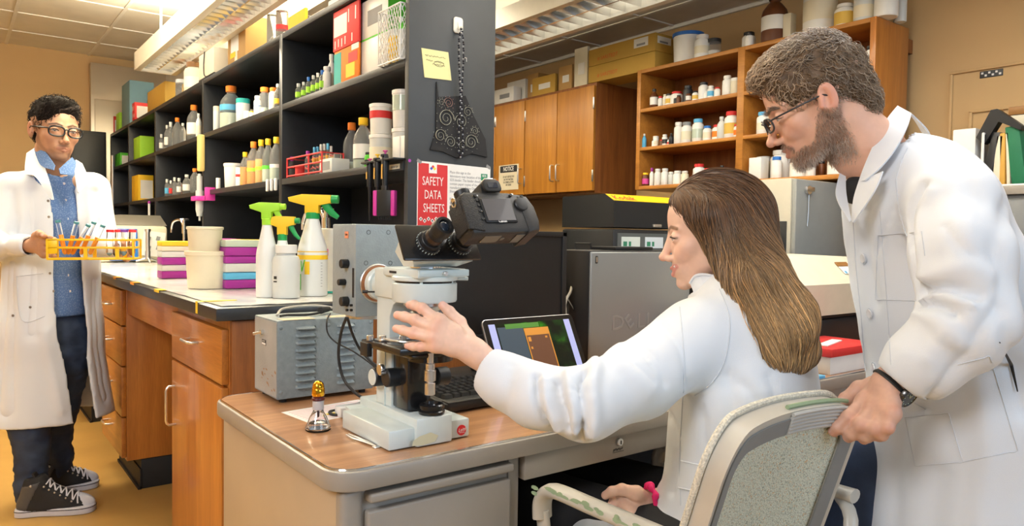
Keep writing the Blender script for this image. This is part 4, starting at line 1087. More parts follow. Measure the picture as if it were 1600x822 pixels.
# --- tablet leaning
ta, tb, tc_ = at(750, 500, y=1.50), at(892, 490, y=1.50), at(912, 588, y=1.42)
tx0, tx1, tz1 = ta.x, tb.x, (ta.z+tb.z)/2
H_ = .175; yb_, zb_ = 1.415, .755
import math as _m
Mt = frame_to(((tx0+tx1)/2+.003, (1.50+yb_)/2, (tz1+zb_)/2), (1, 0, 0), ydir=(0, 1.50-yb_, tz1-zb_))
Wt = tx1-tx0; Ht = math.hypot(1.50-yb_, tz1-zb_)
tab = thing('tablet', 'tablet computer leaning on the desk showing a green and amber image', 'tablet', ((tx0+tx1)/2, 1.45, .7505))
b = MB(); b.prism(rrect(Wt, Ht, .014, 6), .007, 0, Mt @ Matrix.Translation((0, 0, -.008)), bev=.002); b.build('shell', mat('tablet_aluminium', (.6, .6, .62), rough=.3, metal=.9), tab)
b = MB(); b.prism(rrect(Wt-.004, Ht-.004, .012, 6), .001, 0, Mt @ Matrix.Translation((0, 0, -.001))); b.build('bezel', mat('tablet_black_glass', (.010, .010, .012), rough=.08, coat=.6), tab)
def screen_mat():
 m = bpy.data.materials.new('lit_tablet_image'); m.use_nodes = True; nt = m.node_tree; bs = nt.nodes['Principled BSDF']
 tc = nt.nodes.new('ShaderNodeTexCoord'); n = nt.nodes.new('ShaderNodeTexNoise'); n.inputs['Scale'].default_value = 22; n.inputs['Detail'].default_value = 4
 nt.links.new(tc.outputs['Object'], n.inputs['Vector']); cr = nt.nodes.new('ShaderNodeValToRGB')
 e = cr.color_ramp.elements; e[0].position = .42; e[0].color = (.003, .008, .004, 1); e[1].position = .75; e[1].color = (.05, .30, .01, 1); e.new(.58).color = (.008, .045, .006, 1)
 nt.links.new(n.outputs['Fac'], cr.inputs['Fac']); nt.links.new(cr.outputs['Color'], bs.inputs['Emission Color']); bs.inputs['Emission Strength'].default_value = 1.0
 bs.inputs['Base Color'].default_value = (.005, .005, .005, 1); bs.inputs['Roughness'].default_value = .1
 return m
sw, shh = Wt-.032, Ht-.03
b = MB(); b.box((0, 0, .0004), (sw, shh, .0004), M=Mt); scr = b.build('screen', screen_mat(), tab)
M_LAV = mat('lit_lavender_bar', (.1, .1, .1), emit=(.42, .45, .82), estr=1.0)
for x in (-sw/2+.010, sw/2-.012): b = MB(); b.box((x, 0, .0009), (.020, shh, .0003), M=Mt); b.build('lavender_bar', M_LAV, scr)
b = MB(); b.box((-sw*.26, .02, .0009), (sw*.30, shh*.62, .0003), M=Mt); b.build('blue_reflection', mat('painted_blue_reflection', (.02, .02, .02), emit=(.025, .055, .085), estr=1.0), scr)  # grey-blue reflection on the glass, painted as a glowing patch
b = MB(); b.box((.012, -.005, .0012), (.080, shh*.70, .0003), M=Mt); b.build('amber_image_panel', mat('lit_dark_amber', (.05, .02, .01), emit=(.10, .035, .012), estr=1.0), scr)
b = MB()
for q in ((.012, shh*.33, .082, .020), (-.027, 0-.005, .003, shh*.7), (.051, -.005, .003, shh*.7), (.012, -shh*.355, .082, .003), (-.018, shh*.2, .009, .012), (.038, shh*.22, .007, .005), (-.018, shh*.05, .006, .006)): b.box((q[0], q[1], .0016), (q[2], q[3], .0003), M=Mt)
b.build('amber_outline', mat('lit_amber', (.2, .1, .02), emit=(.55, .20, .015), estr=1.0), scr)
b = MB(); b.box((-.03, .07, .0009), (.11, .013, .0003), M=Mt); b.build('green_band', mat('lit_green', (.02, .1, .01), emit=(.07, .17, .02), estr=1.0), scr)
b = MB(); b.tube([Mt @ Vector((-.06, -Ht/2+.01, -.008)), Mt @ Vector((-.06, 0, -.01)), Vector(((tx0+tx1)/2-.06, 1.56, .757))], .004, 0, 8); b.tube([Mt @ Vector((.06, -Ht/2+.01, -.008)), Mt @ Vector((.06, 0, -.01)), Vector(((tx0+tx1)/2+.06, 1.56, .757))], .004, 0, 8); b.build('stand', M_SATIN, tab)
# --- computer tower standing on its side panel edge
M_DG = mat('tower_silver_grey', (.25, .27, .28), rough=.36, metal=.35, noise=.03, nscale=5)
dx0 = at(921, 400, y=1.60).x
tw = thing('computer_tower', 'silver-grey computer tower with raised lettering beside the monitor', 'computer', (dx0+.22, 1.68, .7505))
b = MB(); b.bx(dx0, dx0+.46, 1.602, 1.755, .7505, 1.092, 0, .004); b.build('chassis', M_KN, tw)
b = MB(); b.bx(dx0+.002, dx0+.458, 1.594, 1.604, .7525, 1.088, 0, .006, 3); b.build('side_panel', M_DG, tw)
for xx in (at(932, 411, y=1.594).x, at(1050, 413, y=1.594).x):
 b = MB(); b.prism(rrect(.010, .022, .003, 3), .0012, 0, frame_to((xx, 1.594, 1.065), (1, 0, 0), zdir=(0, -1, 0))); b.prism(rrect(.006, .016, .002, 3), .0016, 1, frame_to((xx, 1.594, 1.065), (1, 0, 0), zdir=(0, -1, 0))); b.build('latch', [M_INK, M_SATIN], tw)
pd = at(991, 503, y=1.594)
M_DGL = mat('embossed_letters', (.30, .32, .33), rough=.32, metal=.4)
text('raised_letter', 'D', .066, frame_to((pd.x-.073, 1.5938, pd.z), (1, 0, 0), zdir=(0, -1, 0)), M_DGL, tw, .0014, sx=1.2)
text('raised_letter', 'E', .062, frame_to((pd.x-.022, 1.5938, pd.z), (.80, 0, .60), zdir=(0, -1, 0)), M_DGL, tw, .0014, sx=1.0)
text('raised_letter', 'L', .066, frame_to((pd.x+.030, 1.5938, pd.z), (1, 0, 0), zdir=(0, -1, 0)), M_DGL, tw, .0014, sx=1.2)
text('raised_letter', 'L', .066, frame_to((pd.x+.072, 1.5938, pd.z), (1, 0, 0), zdir=(0, -1, 0)), M_DGL, tw, .0014, sx=1.2)
t = thing('cable_box', 'flat black box with a strip lying on top of the computer tower', 'box', (dx0+.25, 1.68, 1.093))
b = MB(); b.bx(dx0+.13, dx0+.30, 1.62, 1.73, 1.093, 1.103, 0, .002); b.build('box_body', M_KN, t)
t = thing('cable_bundle', 'tangle of black and white cables between monitor and tower', 'cables', (1.49, 1.7, .76))
b = MB(); rr_ = random.Random(3)
for k in range(9):
 xa = 1.462+.05*rr_.random()
 P_ = spline([(xa, 1.73, 1.02-.05*rr_.random()), (xa+.02*rr_.uniform(-1, 1), 1.69, .95), (xa+.03*rr_.uniform(-1, 1), 1.66, .88), (xa+.02*rr_.uniform(-1, 1), 1.68, .80), (xa+.03*rr_.uniform(-1, 1), 1.66, .757)], 6)
 b.tube(P_, .0022, 0 if k % 4 else 1, 6)
b.tube(spline([(1.455, 1.66, .83), (1.47, 1.66, .93), (1.50, 1.67, .965), (1.525, 1.69, .99)], 6), .0042, 1, 8)
b.build('cables', [M_RUB, mat('pale_cable', (.6, .58, .52), rough=.5)], t)
# --- black photo printer behind the desk
kd = thing('photo_printer', 'big black photo printer with a yellow front band behind the tower', 'printer', (2.25, 2.2, .62))
kx0, kx1, ky0, ky1 = 2.0, 2.55, 1.99, 2.285
b = MB(); b.bx(kx0, kx1, ky0, ky1, .62, 1.165, 0, .008); b.build('lower_body', M_KN, kd)
b = MB(); kz0, kz1 = 1.172, 1.300
b.add([(kx0, ky0, kz0), (kx1, ky0, kz0), (kx1, ky1, kz0), (kx0, ky1, kz0), (kx0, ky0, kz1-.028), (kx1, ky0, kz1-.028), (kx1, ky0+.05, kz1), (kx0, ky0+.05, kz1), (kx1, ky1, kz1-.004), (kx0, ky1, kz1-.004)],
   [(3, 2, 1, 0), (0, 1, 5, 4), (4, 5, 6, 7), (7, 6, 8, 9), (2, 3, 9, 8), (1, 2, 8, 6, 5), (3, 0, 4, 7, 9)]); lid = b.build('lid', M_KN, kd)
sl = Vector((0, .05, .028)).normalized()
Mk2 = frame_to(((kx0+kx1)/2, ky0+.025, kz1-.014), (1, 0, 0), ydir=sl)
b = MB(); b.box((0, 0, .0008), (kx1-kx0-.004, .052, .0016), M=Mk2); band = b.build('yellow_band', mat('golden_yellow_band', (.86, .53, .01), rough=.4), lid)
text('brand', 'Kodak', .045, Mk2 @ Matrix.Translation((-.20, -.004, .0018)), mat('red_lettering', (.62, .05, .02), rough=.5), band, .0002, bold=True)
q = at(911, 387, x=kx0)
b = MB(); b.bx(kx0-.001, kx0+.002, q.y-.045, q.y+.045, q.z-.018, q.z+.018); hh = b.build('hand_recess', M_INK, kd)
b = MB(); b.tube([(kx0-.002, q.y-.045, q.z-.018), (kx0-.002, q.y+.045, q.z-.018), (kx0-.002, q.y+.045, q.z+.018), (kx0-.002, q.y-.045, q.z+.018)], .002, 0, 6, closed=True); b.build('recess_frame', M_KN, kd)
b = MB(); b.bx(kx0+.02, kx0+.40, ky0-.006, ky0, 1.085, 1.150); b.build('control_panel', mat('grey_panel_strip', (.10, .11, .11), rough=.3), kd)
for (pxa, pxb, col_, nm) in ((971, 1000, (.62, .68, .64), 'card'), (1008, 1036, (.62, .68, .72), 'card')):
 a_, c2 = at(pxa, 377, y=ky0-.008), at(pxb, 377, y=ky0-.008)
 b = MB(); b.bx(a_.x, c2.x, ky0-.0085, ky0-.007, 1.092, 1.136, 0); cd_ = b.build(nm, mat('pale_printed_card_%d' % pxa, col_, rough=.5), kd)
 b = MB(); b.bx(a_.x+.01, a_.x+.03, ky0-.0092, ky0-.0085, 1.10, 1.118); b.bx(a_.x+.04, a_.x+.052, ky0-.0092, ky0-.0085, 1.10, 1.118); b.build('green_print', mat('green_print', (.04, .22, .12), rough=.6), cd_)
b = MB(); q = at(1027, 353, y=ky0-.004); b.box((q.x, ky0-.003, q.z), (.05, .006, .012), 0, .002); b.build('latch', M_SATIN, kd)
ct = thing('equipment_cart', 'low dark cart carrying the black photo printer', 'cart', (2.28, 2.14, 0))
b = MB(); b.bx(1.985, 2.57, 1.97, 2.31, .595, .619, 0, .003); b.build('cart_top', M_DARK, ct)
for x in (2.01, 2.545):
 for y in (1.995, 2.285):
  b = MB(); b.bx(x-.015, x+.015, y-.015, y+.015, 0, .596); b.build('leg', M_DARK, ct)
# --- tools for people: field sampling, strands, hands, folds
class Samp:
 def __init__(s, g, d): s.g = g; s.d = np.ascontiguousarray(np.broadcast_to(d, g.shape), dtype=np.float32)
 def __call__(s, P):
  q = (np.asarray(P)-s.g.lo)/s.g.h; n = np.array(s.d.shape)
  q = np.clip(q, 0, n-1.001); i = q.astype(int); f = q-i; r = 0
  for dx in (0, 1):
   for dy in (0, 1):
    for dz in (0, 1):
     w = (f[:, 0] if dx else 1-f[:, 0])*(f[:, 1] if dy else 1-f[:, 1])*(f[:, 2] if dz else 1-f[:, 2])
     r = r+w*s.d[i[:, 0]+dx, i[:, 1]+dy, i[:, 2]+dz]
  return r
 def grad(s, P):
  e = s.g.h*1.2; G = np.stack([s(P+np.eye(3)[k]*e)-s(P-np.eye(3)[k]*e) for k in range(3)], 1)
  return G/(np.linalg.norm(G, axis=1, keepdims=True)+1e-9)
def to_px(P):
 q = np.asarray(P)-CAM; z = q@FW
 return 800+FPX*(q@RT)/z, 411-FPX*(q@UP)/z, z
def flow_strands(samp, seeds, field, step, K, lift0, lift1, rng, jitter=.15, curl=0.0, curlf=1.0, tug=None):
 """march K steps over the surface of samp from seeds, following field(P)"""
 P = seeds.copy(); S = len(P); out = [P.copy()]
 jit = rng.normal(0, jitter, (S, 3)); lift = rng.uniform(lift0, lift1, S)
 ph = rng.uniform(0, 6.28, S); cf = rng.uniform(.7, 1.3, S)*curlf
 for k in range(K-1):
  D = field(P)+jit
  N = samp.grad(P)
  D = D-N*(D*N).sum(1, keepdims=True); D /= np.linalg.norm(D, axis=1, keepdims=True)+1e-9
  if curl:
   B = np.cross(D, N); a = ph+cf*k
   D = D+curl*(B*np.cos(a)[:, None]+N*np.sin(a)[:, None]*.9); D /= np.linalg.norm(D, axis=1, keepdims=True)
  st = step if np.isscalar(step) else step[:, None]
  P = P+D*st
  d = samp(P); l = lift*(min(1.0, (k+1)/(K*.35)))
  P = P+N*np.clip(l-d, -.01, .01)[:, None]*(.5 if curl else .9)
  out.append(P.copy())
 return np.stack(out, 1)
def strand_mesh(name, C, r0, r1, m, parent, base_col, tip_col, rng, var=.25, n=3, hi=None):
 S, K, _ = C.shape; t = np.linspace(0, 1, K)
 R = (r0*(1-t)+r1*t)[None, :]*rng.uniform(.7, 1.2, S)[:, None]
 P, Q = strands(C, R, n)
 v = rng.normal(1, var, S).clip(.4, 1.8)
 tone = rng.uniform(0, 1, S)
 c = np.array(base_col)[None, None]*(1-t[None, :, None])+np.array(tip_col)[None, None]*t[None, :, None]
 c = c*v[:, None, None]
 if hi is not None: c = np.where((tone > hi[0])[:, None, None], np.array(hi[1])[None, None]*v[:, None, None], c)
 c = np.repeat(np.broadcast_to(c, (S, K, 3))[:, :, None, :], n, 2).reshape(-1, 3)
 return npmesh(name, P, Q, m, parent, np.clip(c, 0, 1))
M_HAIR = mat('hair_strands', (1, 1, 1), rough=.34, spec=.6, attr='col', sheen=.15)
M_HAIRB = mat('black_hair_strands', (1, 1, 1), rough=.6, spec=.12, attr='col')
M_HAIRK = mat('black_hair_mat', (.012, .009, .008), rough=.7, spec=.1)
M_HAIRM = mat('hair_mat', (1, 1, 1), rough=.55, spec=.4, attr='col', sheen=.1)
M_COAT = mat('white_coat_cotton', (.70, .74, .80), rough=.6, noise=.012, nscale=5, bump=.18, bscale=900, sheen=.25)
M_COATD = mat('coat_stitching', (.60, .64, .70), rough=.8)
M_BTN = mat('pearl_button', (.72, .72, .74), rough=.25, coat=.4)
M_JEAN = mat('dark_blue_denim', (.030, .048, .095), rough=.8, noise=.30, nscale=14, bump=.35, bscale=800)
M_BLKCLOTH = mat('black_trouser_cloth', (.012, .012, .014), rough=.85, bump=.2, bscale=600)
def build_hand(W, fingers, thumb, palm, h=.0014, k=.006, forearm=None, pad=.014, web=.010):
 """fingers: lists of (point, radius) from MCP to tip; palm: list of (a, b, ra, rb)"""
 allp = [W]+[p for f in fingers+[thumb] for p, r in f]+([forearm[0]] if forearm else [])+[q for a in palm for q in a[:2]]
 allp = np.array([np.array(p) for p in allp]); lo = allp.min(0)-pad-.018; hi = allp.max(0)+pad+.018
 g = Grid(lo, hi, h); d = None
 for a, b, ra, rb in palm:
  q = cap(g, a, b, ra, rb); d = q if d is None else smin(d, q, web)
 if forearm: d = smin(d, cap(g, W, forearm[0], forearm[2], forearm[1]), .016)
 for f in fingers+[thumb]:
  q = None
  for (a, ra), (b, rb) in zip(f[:-1], f[1:]):
   c = cap(g, a, b, ra, rb); q = c if q is None else smin(q, c, .003)
  for (a, ra) in f[1:-1]: q = smin(q, ell(g, a, (ra*1.06,)*3), .003)
  d = smin(d, q, k)
 P, Q = nets(g, d); return relax(P, Q, 1, .4), Q
def hand_colors(P, skin, tips, out_dir, nail_col=(.72, .45, .38), knuckles=()):
 C = np.tile(np.array(skin), (len(P), 1)); C *= (1+.06*vnoise(P, 60))[:, None]*(1+.04*vnoise(P, 220))[:, None]
 o = np.array(out_dir)
 for i, (t, d, r) in enumerate(tips):           # finger tip position, finger direction, radius
  t = np.array(t); d = np.array(d)/np.linalg.norm(d)
  red = np.exp(-((P-t)**2).sum(1)/(.011**2)); C = mixc(C, np.array(skin)*np.array([1.05, .66, .60]), .55*red)
  oo = o-d*(o@d); oo /= np.linalg.norm(oo)
  c = t-d*r*.25+oo*r*.9; X = P-c; s = np.cross(d, oo)
  e = (X@d/(r*.85))**2+(X@s/(r*.62))**2+(X@oo/(r*.6))**2
  C = mixc(C, nail_col, .8*(1-sstep(e, .75, 1.1)))
 for kx in knuckles:
  C = mixc(C, np.array(skin)*np.array([1.0, .68, .60]), .45*np.exp(-((P-np.array(kx))**2).sum(1)/(.009**2)))
 return np.clip(C, 0, 1)
def arc_param(P, pts):
 """arc length and radial vector to a polyline"""
 best = np.full(len(P), 1e9); S = np.zeros(len(P)); V = np.zeros_like(P); s0 = 0.0
 for a, b in zip(pts[:-1], pts[1:]):
  a = np.array(a); b = np.array(b); ba = b-a; L = np.linalg.norm(ba)
  t = np.clip((P-a)@ba/L**2, 0, 1); q = P-a-t[:, None]*ba; d = np.linalg.norm(q, axis=1); m = d < best
  best[m] = d[m]; S[m] = s0+t[m]*L; V[m] = q[m]; s0 += L
 return S, V, best
def ridge(x, sharp=1.6):
 """rounded ridges with narrow valleys, 0..1"""
 return (0.5+0.5*np.sin(x))**(1/sharp)
def sleeve_folds(P, N, pts, centre, width, amp, freq, seed=0, slant=1.0, maxd=.12):
 S, V, D = arc_param(P, pts)
 u = np.array([.3, .2, .93]); ang = np.arctan2(V@np.cross(u, [1, 0, 0]), V@np.array([1, .2, 0]))
 w = amp*np.exp(-((S-centre)/width)**2)*(1-sstep(D, maxd*.85, maxd))
 x = 2*PI*freq*S+slant*np.sin(ang+seed)+2.2*vnoise(P, 9, seed)
 return P+N*(w*(ridge(x)-.6))[:, None]
def drape(P, N, amp=.004, s=(7, 7, 1.5), seed=0):
 Q_ = P*np.array(s)
 return P+N*(amp*(vnoise(Q_, 1.0, seed)+.5*vnoise(Q_, 2.3, seed+3)))[:, None]
def thin_strip(name, pts, w, m, parent, nrm, off=.0015, r=None):
 """flat stitched band or seam following pts on cloth"""
 b = MB(); b.tube([Vector(p)+Vector(nrm)*off for p in pts], w, 0, 6); return b.build(name, m, parent, angle=80)
def snap_to(samp, P, off=0.0, it=4, within=None):
 P = np.array(P, float)
 for _ in range(it): P = P-samp.grad(P)*(samp(P)-off)[:, None]
 return P
class MSnap:
 """camera-ray lookup on a finished cloth mesh"""
 def __init__(s, P, Q):
  from mathutils.bvhtree import BVHTree
  s.t = BVHTree.FromPolygons(P.tolist(), Q.tolist())
 def cam(s, px, py, off=0.0):
  r = Vector(ray(px, py)).normalized(); h = s.t.ray_cast(Vector(CAM), r)
  return None if h[0] is None else np.array(h[0]+(h[1]*off if h[1].dot(r) < 0 else -h[1]*off))
def cam_snap(samp, px, py, z0, z1, off=0.0):
 if isinstance(samp, MSnap):
  q = samp.cam(px, py, off)
  return q if q is not None else dp(px, py, (z0+z1)/2)
 """first point where the camera ray of a pixel meets the surface"""
 ds = np.linspace(z0, z1, 160); P = CAM+ray(px, py)[None]*ds[:, None]; v = samp(P)-off
 i = np.argmax(v < 0)
 return P[i] if v[i] < 0 else P[np.argmin(v)]
def dense(pts, k=7):
 return [(a[0]+(b[0]-a[0])*i/k, a[1]+(b[1]-a[1])*i/k) for a, b in zip(pts[:-1], pts[1:]) for i in range(k)]+[pts[-1]]
def surf_line(samp, pxs, z0, z1, off=.001, n=6):
 out = []
 pp = spline([(x, y, 0) for x, y in pxs], n)
 return [cam_snap(samp, q.x, q.y, z0, z1, off) for q in pp]
def fold_line(P, N, S, lst, z0=1.0, z1=1.9):
 for pts, r_, am in lst:
  sp = spline([(x, y, 0) for x, y in pts], 5); q3 = [cam_snap(S, q.x, q.y, z0, z1) for q in sp]
  S_, V_, D_ = arc_param(P, q3); P = P+N*(am*np.exp(-(D_/r_)**2)*(D_ < r_*3))[:, None]
 return P
# --- seated woman
SKW = (.76, .50, .385)
wm = thing('person', 'seated person with long light brown hair and white lab coat, reaching to the microscope', 'person', tuple(dp(1190, 820, 1.45)))
dL = -RT
fwd_w = dL*math.cos(math.radians(9))-UP*math.sin(math.radians(9))+FW*.24
up_w = UP*math.cos(math.radians(9))+dL*math.sin(math.radians(9))
hc_w = dp(1110, 363, 1.50)
ow = dict(smile=1, fem=1, mouth_open=1.25, nose=.95, eye_open=.014, eye_z=-.008, skin=SKW, brow=(.16, .08, .04), browwt=.85, lash=1.5, lip=(.62, .22, .20), lipw=.75)
nb = dp(1160, 470, 1.50)
P, Q, L, Aw, cw = build_head(hc_w, .225, fwd_w, up_w, ow, neck=[(hc_w-(.06*fwd_w+.055*up_w), .050), (dp(1146, 445, 1.50), .052), (dp(1165, 482, 1.50), .062)], h=.0072)
Cw = head_colors(L, ow)
lashes(P, Q, Aw, cw, wm, .0075)
parts = [(P, Q, Cw)]
f_t = np.array([-.25, .97, 0]); f_t /= np.linalg.norm(f_t); s_t = np.array([f_t[1], -f_t[0], 0])     # forward, right-hand side
D = dp
DH = lambda x, y, z: dp(x, y, z-.088)
Wl = DH(742, 551, 1.355)
F_ = [
 [(DH(686, 502, 1.350), .0100), (DH(660, 482, 1.362), .0092), (DH(647, 477, 1.372), .0083), (DH(640, 476.5, 1.378), .0072)],
 [(DH(679, 513, 1.342), .0100), (DH(648, 500, 1.352), .0094), (DH(632, 495, 1.362), .0084), (DH(621, 492.5, 1.368), .0074)],
 [(DH(676, 528, 1.338), .0096), (DH(645, 521, 1.346), .0088), (DH(629, 516, 1.354), .0079), (DH(619, 513.5, 1.360), .0070)],
 [(DH(680, 541, 1.340), .0088), (DH(657, 542, 1.350), .0078), (DH(646, 541.5, 1.357), .0070), (DH(637, 541, 1.362), .0063)]]
T_ = [(DH(728, 528, 1.375), .0140), (DH(718, 504, 1.392), .0115), (DH(702, 487, 1.398), .0095), (DH(691, 477, 1.402), .0078)]
palm = [(Wl, F_[0][0][0], .0155, .0110), (Wl, F_[1][0][0], .0160, .0110), (Wl, F_[2][0][0], .0160, .0105), (Wl, F_[3][0][0], .0155, .0100),
  (F_[0][0][0], F_[3][0][0], .0105, .0095), (DH(712, 520, 1.352), DH(706, 543, 1.346), .0135, .013), (Wl, T_[0][0], .017, .0150), (T_[0][0], F_[0][0][0], .013, .010)]
Ph, Qh = build_hand(Wl, F_, T_, palm, forearm=(D(800, 596, 1.262), .027, .0205))
Nh = normals(Ph, Qh); bd = -FW*.9+UP*.2
for f in F_:
 S_, V_, D_ = arc_param(Ph, [Wl, f[0][0]])
 Ph = Ph+Nh*(.0011*np.exp(-(D_-.012)**2/.00004)*(Nh@(-FW) > .3))[:, None]*0
Ch = hand_colors(Ph, SKW, [(f[-1][0], f[-1][0]-f[-2][0], f[-1][1]) for f in F_+[T_]], -FW*.5+UP*.9, knuckles=[f[0][0]-FW*.01 for f in F_]+[f[1][0]-FW*.008 for f in F_])
parts.append((Ph, Qh, Ch))
Wr = D(1016, 786, 1.50)
G_ = [
 [(D(980, 774, 1.50), .0118), (D(960, 780, 1.51), .0100), (D(956, 790, 1.50), .0088)],
 [(D(976, 784, 1.49), .0120), (D(958, 792, 1.50), .0100), (D(960, 801, 1.49), .0088)],
 [(D(979, 794, 1.48), .0115), (D(966, 803, 1.485), .0096), (D(971, 810, 1.475), .0084)],
 [(D(987, 802, 1.47), .0105), (D(979, 811, 1.47), .0088), (D(984, 817, 1.465), .0078)]]
TH = [(D(995, 771, 1.475), .0140), (D(972, 765, 1.475), .0112), (D(956, 768, 1.48), .0096), (D(946, 774, 1.485), .0086)]
palm = [(Wr, G_[0][0][0], .016, .012), (Wr, G_[1][0][0], .017, .012), (Wr, G_[2][0][0], .017, .012), (Wr, G_[3][0][0], .016, .011), (Wr, TH[0][0], .016, .015), (G_[0][0][0], G_[3][0][0], .012, .011)]
Pr, Qr = build_hand(Wr, G_, TH, palm, forearm=(D(1095, 760, 1.52), .030, .022))
Cr = hand_colors(Pr, SKW, [(f[-1][0], f[-1][0]-f[-2][0], f[-1][1]) for f in G_+[TH]], UP)
parts.append((Pr, Qr, Cr))
shL, elL, wrL = D(1088, 528, 1.39), D(912, 632, 1.215), D(757, 572, 1.272)
nbk = D(1172, 485, 1.50); ch = D(1172, 590, 1.47); pel = D(1140, 850, 1.49)
shR = shL+s_t*.33+np.array([0, 0, .01]); elR = shR+np.array([.02, .05, -.26]); wrR = D(1040, 782, 1.50)
g = Grid(np.minimum(pel, shL)-.30, np.maximum(shR, nbk)+.22, .009)
tr = su([ecap(g, ch, pel, .115, .125, f_t, .75), ecap(g, nbk, ch, .07, .13, f_t, .7), cap(g, shL, shR, .05, .05), cap(g, shR, elR, .045, .04), cap(g, elR, wrR, .036, .024)], .05)
Pt, Qt = nets(g, tr); parts.append((Pt, Qt, np.tile(np.array(SKW), (len(Pt), 1))))
P, Q, C = join_pq(parts)
body_w = npmesh('body', P, Q, M_SKIN, wm, C)
eyes(Aw, cw, (0, 1, -.12), wm)
def loc(A, c, x, y, z): return A@np.array([x, y, z])+c
b = MB(); b.tube([Vector(loc(Aw, cw, x, .318+.045*math.cos(x*9), -.262-.0+.04*abs(x)*1.2)) for x in np.linspace(-.10, .10, 13)], [.0042]*13, 0, 8, flat=.7); b.build('teeth', mat('teeth_white', (.82, .78, .70), rough=.25), wm)
# ---- coat
g = Grid(np.array([min(wrL[0], pel[0])-.16, wrR[1]-.62, .40]), np.array([shR[0]+.17, 1.56, 1.14]), .0048)
side = f_t
torso = su([ecap(g, D(1172, 520, 1.47), D(1168, 640, 1.46), .155, .165, f_t, .74), ecap(g, D(1168, 640, 1.46), pel, .162, .165, f_t, .74)], .05)
torso = smin(torso, cap(g, shL+np.array([0, 0, -.01]), shR+np.array([0, 0, -.01]), .062, .062), .05)
torso = smin(torso, cap(g, D(1120, 462, 1.50), D(1180, 486, 1.50), .050, .070), .05)
sl = su([cap(g, shL, D(1000, 592, 1.30), .073, .066), cap(g, D(1000, 592, 1.30), elL, .066, .056), cap(g, elL, D(840, 618, 1.232), .056, .048), cap(g, D(840, 618, 1.232), D(790, 596, 1.258), .048, .0415), cap(g, D(790, 596, 1.258), D(761, 577, 1.272), .0415, .038)], .025)
cut = D(757, 579, 1.275); ax_ = D(800, 601, 1.255)-cut; ax_ /= np.linalg.norm(ax_)
sl = smax(sl, -plane(g, cut, ax_), .003)
slR = su([cap(g, shR, elR, .066, .062), cap(g, elR, D(1062, 778, 1.51), .060, .045)], .03)
d = smin(smin(torso, sl, .03), slR, .03)
hipL = pel-s_t*.10; kneeL = hipL+f_t*.40+np.array([0, 0, .03]); hipR = pel+s_t*.10; kneeR = hipR+f_t*.40+np.array([0, 0, .03])
dz = np.array([0, 0, -.03])
sk = smax(su([cap(g, hipL+dz, hipL+dz+f_t*.22, .10, .085), cap(g, hipR+dz, hipR+dz+f_t*.16, .10, .085)], .05), -(plane(g, hipL+f_t*.30, f_t)*-1), .01)
d = smin(d, sk, .04)
d = smin(d, cap(g, D(1010, 880, 1.42), D(925, 850, 1.50), .07, .05), .03)
d = smin(d, cap(g, D(1080, 610, 1.45), D(1068, 800, 1.47), .035, .045), .05)
d = smax(d, -cap(g, D(1110, 425, 1.50), D(1160, 470, 1.50), .060, .052), .006)
d = smax(d, -cap(g, D(740, 566, 1.283), D(795, 596, 1.258), .0315, .031), .003)
Sw = Samp(g, d)
P, Q = nets(g, d); P = relax(P, Q, 2, .5); N = normals(P, Q)
arm_pts = [cut, D(840, 618, 1.232), elL, D(1000, 592, 1.30), shL]
LL = np.linalg.norm(arm_pts[1]-arm_pts[0])+np.linalg.norm(arm_pts[2]-arm_pts[1])
P = fold_line(P, N, Sw, [([(838, 590), (841, 625), (856, 664), (872, 684)], .0065, -.012), ([(850, 596), (856, 630), (872, 668)], .009, .009), ([(872, 600), (878, 630), (890, 668)], .0075, -.012), ([(888, 588), (892, 612), (899, 640), (899, 672)], .008, .013), ([(912, 586), (902, 606), (905, 630), (909, 660), (906, 690)], .0065, -.018), ([(930, 570), (924, 600), (926, 640), (924, 676)], .012, .013), ([(958, 562), (985, 585), (1010, 610)], .018, .007), ([(968, 556), (990, 574), (1018, 597)], .006, -.006), ([(1000, 546), (1020, 570), (1042, 600)], .006, -.004), ([(800, 572), (796, 600), (790, 640)], .012, -.004), ([(1030, 506), (1060, 540), (1075, 600)], .010, -.005), ([(1140, 590), (1155, 680), (1180, 760)], .014, -.007), ([(1095, 640), (1105, 690), (1120, 740)], .010, -.006), ([(1160, 600), (1200, 640), (1260, 655)], .012, -.006), ([(1200, 590), (1215, 640), (1240, 690)], .012, -.005), ([(1045, 650), (1060, 700), (1050, 770)], .012, -.008)], 1.0, 1.9)
N = normals(P, Q)
P = sleeve_folds(P, N, arm_pts, LL+.13, .09, .004, 7, seed=4.1, slant=2.6)
P = drape(P, N, .0035, (10, 10, 3), 2); N = normals(P, Q); Mw = MSnap(P, Q)
coat_w = npmesh('lab_coat', P, Q, M_COAT, wm, label='white long-sleeved lab coat')
def seam(pts, parent, r=.0011, samp=None, z=(1.0, 1.8), m=M_COATD, name='seam'):
 L_ = surf_line(Mw, pts, z[0], z[1], .0006); b = MB(); b.tube([Vector(p) for p in L_], r, 0, 6); return b.build(name, m, parent, angle=80)
seam([(1124, 452), (1140, 500), (1133, 560), (1112, 598), (1086, 618)], coat_w)
seam([(1062, 480), (1069, 560), (1066, 640), (1062, 720), (1064, 790)], coat_w, .0009)
L1 = surf_line(Mw, [(1066, 720), (1100, 727), (1135, 733)], 1.0, 1.8, .003); L2 = surf_line(Mw, [(1062, 762), (1100, 769), (1135, 775)], 1.0, 1.8, .003)
b = MB(); n = len(L1); b.add([Vector(p) for p in L1]+[Vector(p) for p in L2], [(i+1, i, n+i, n+i+1) for i in range(n-1)]); b.tube([Vector(p) for p in L1], .0016, 0, 6); b.tube([Vector(p) for p in L2], .0016, 0, 6); b.build('back_belt', M_COAT, coat_w)
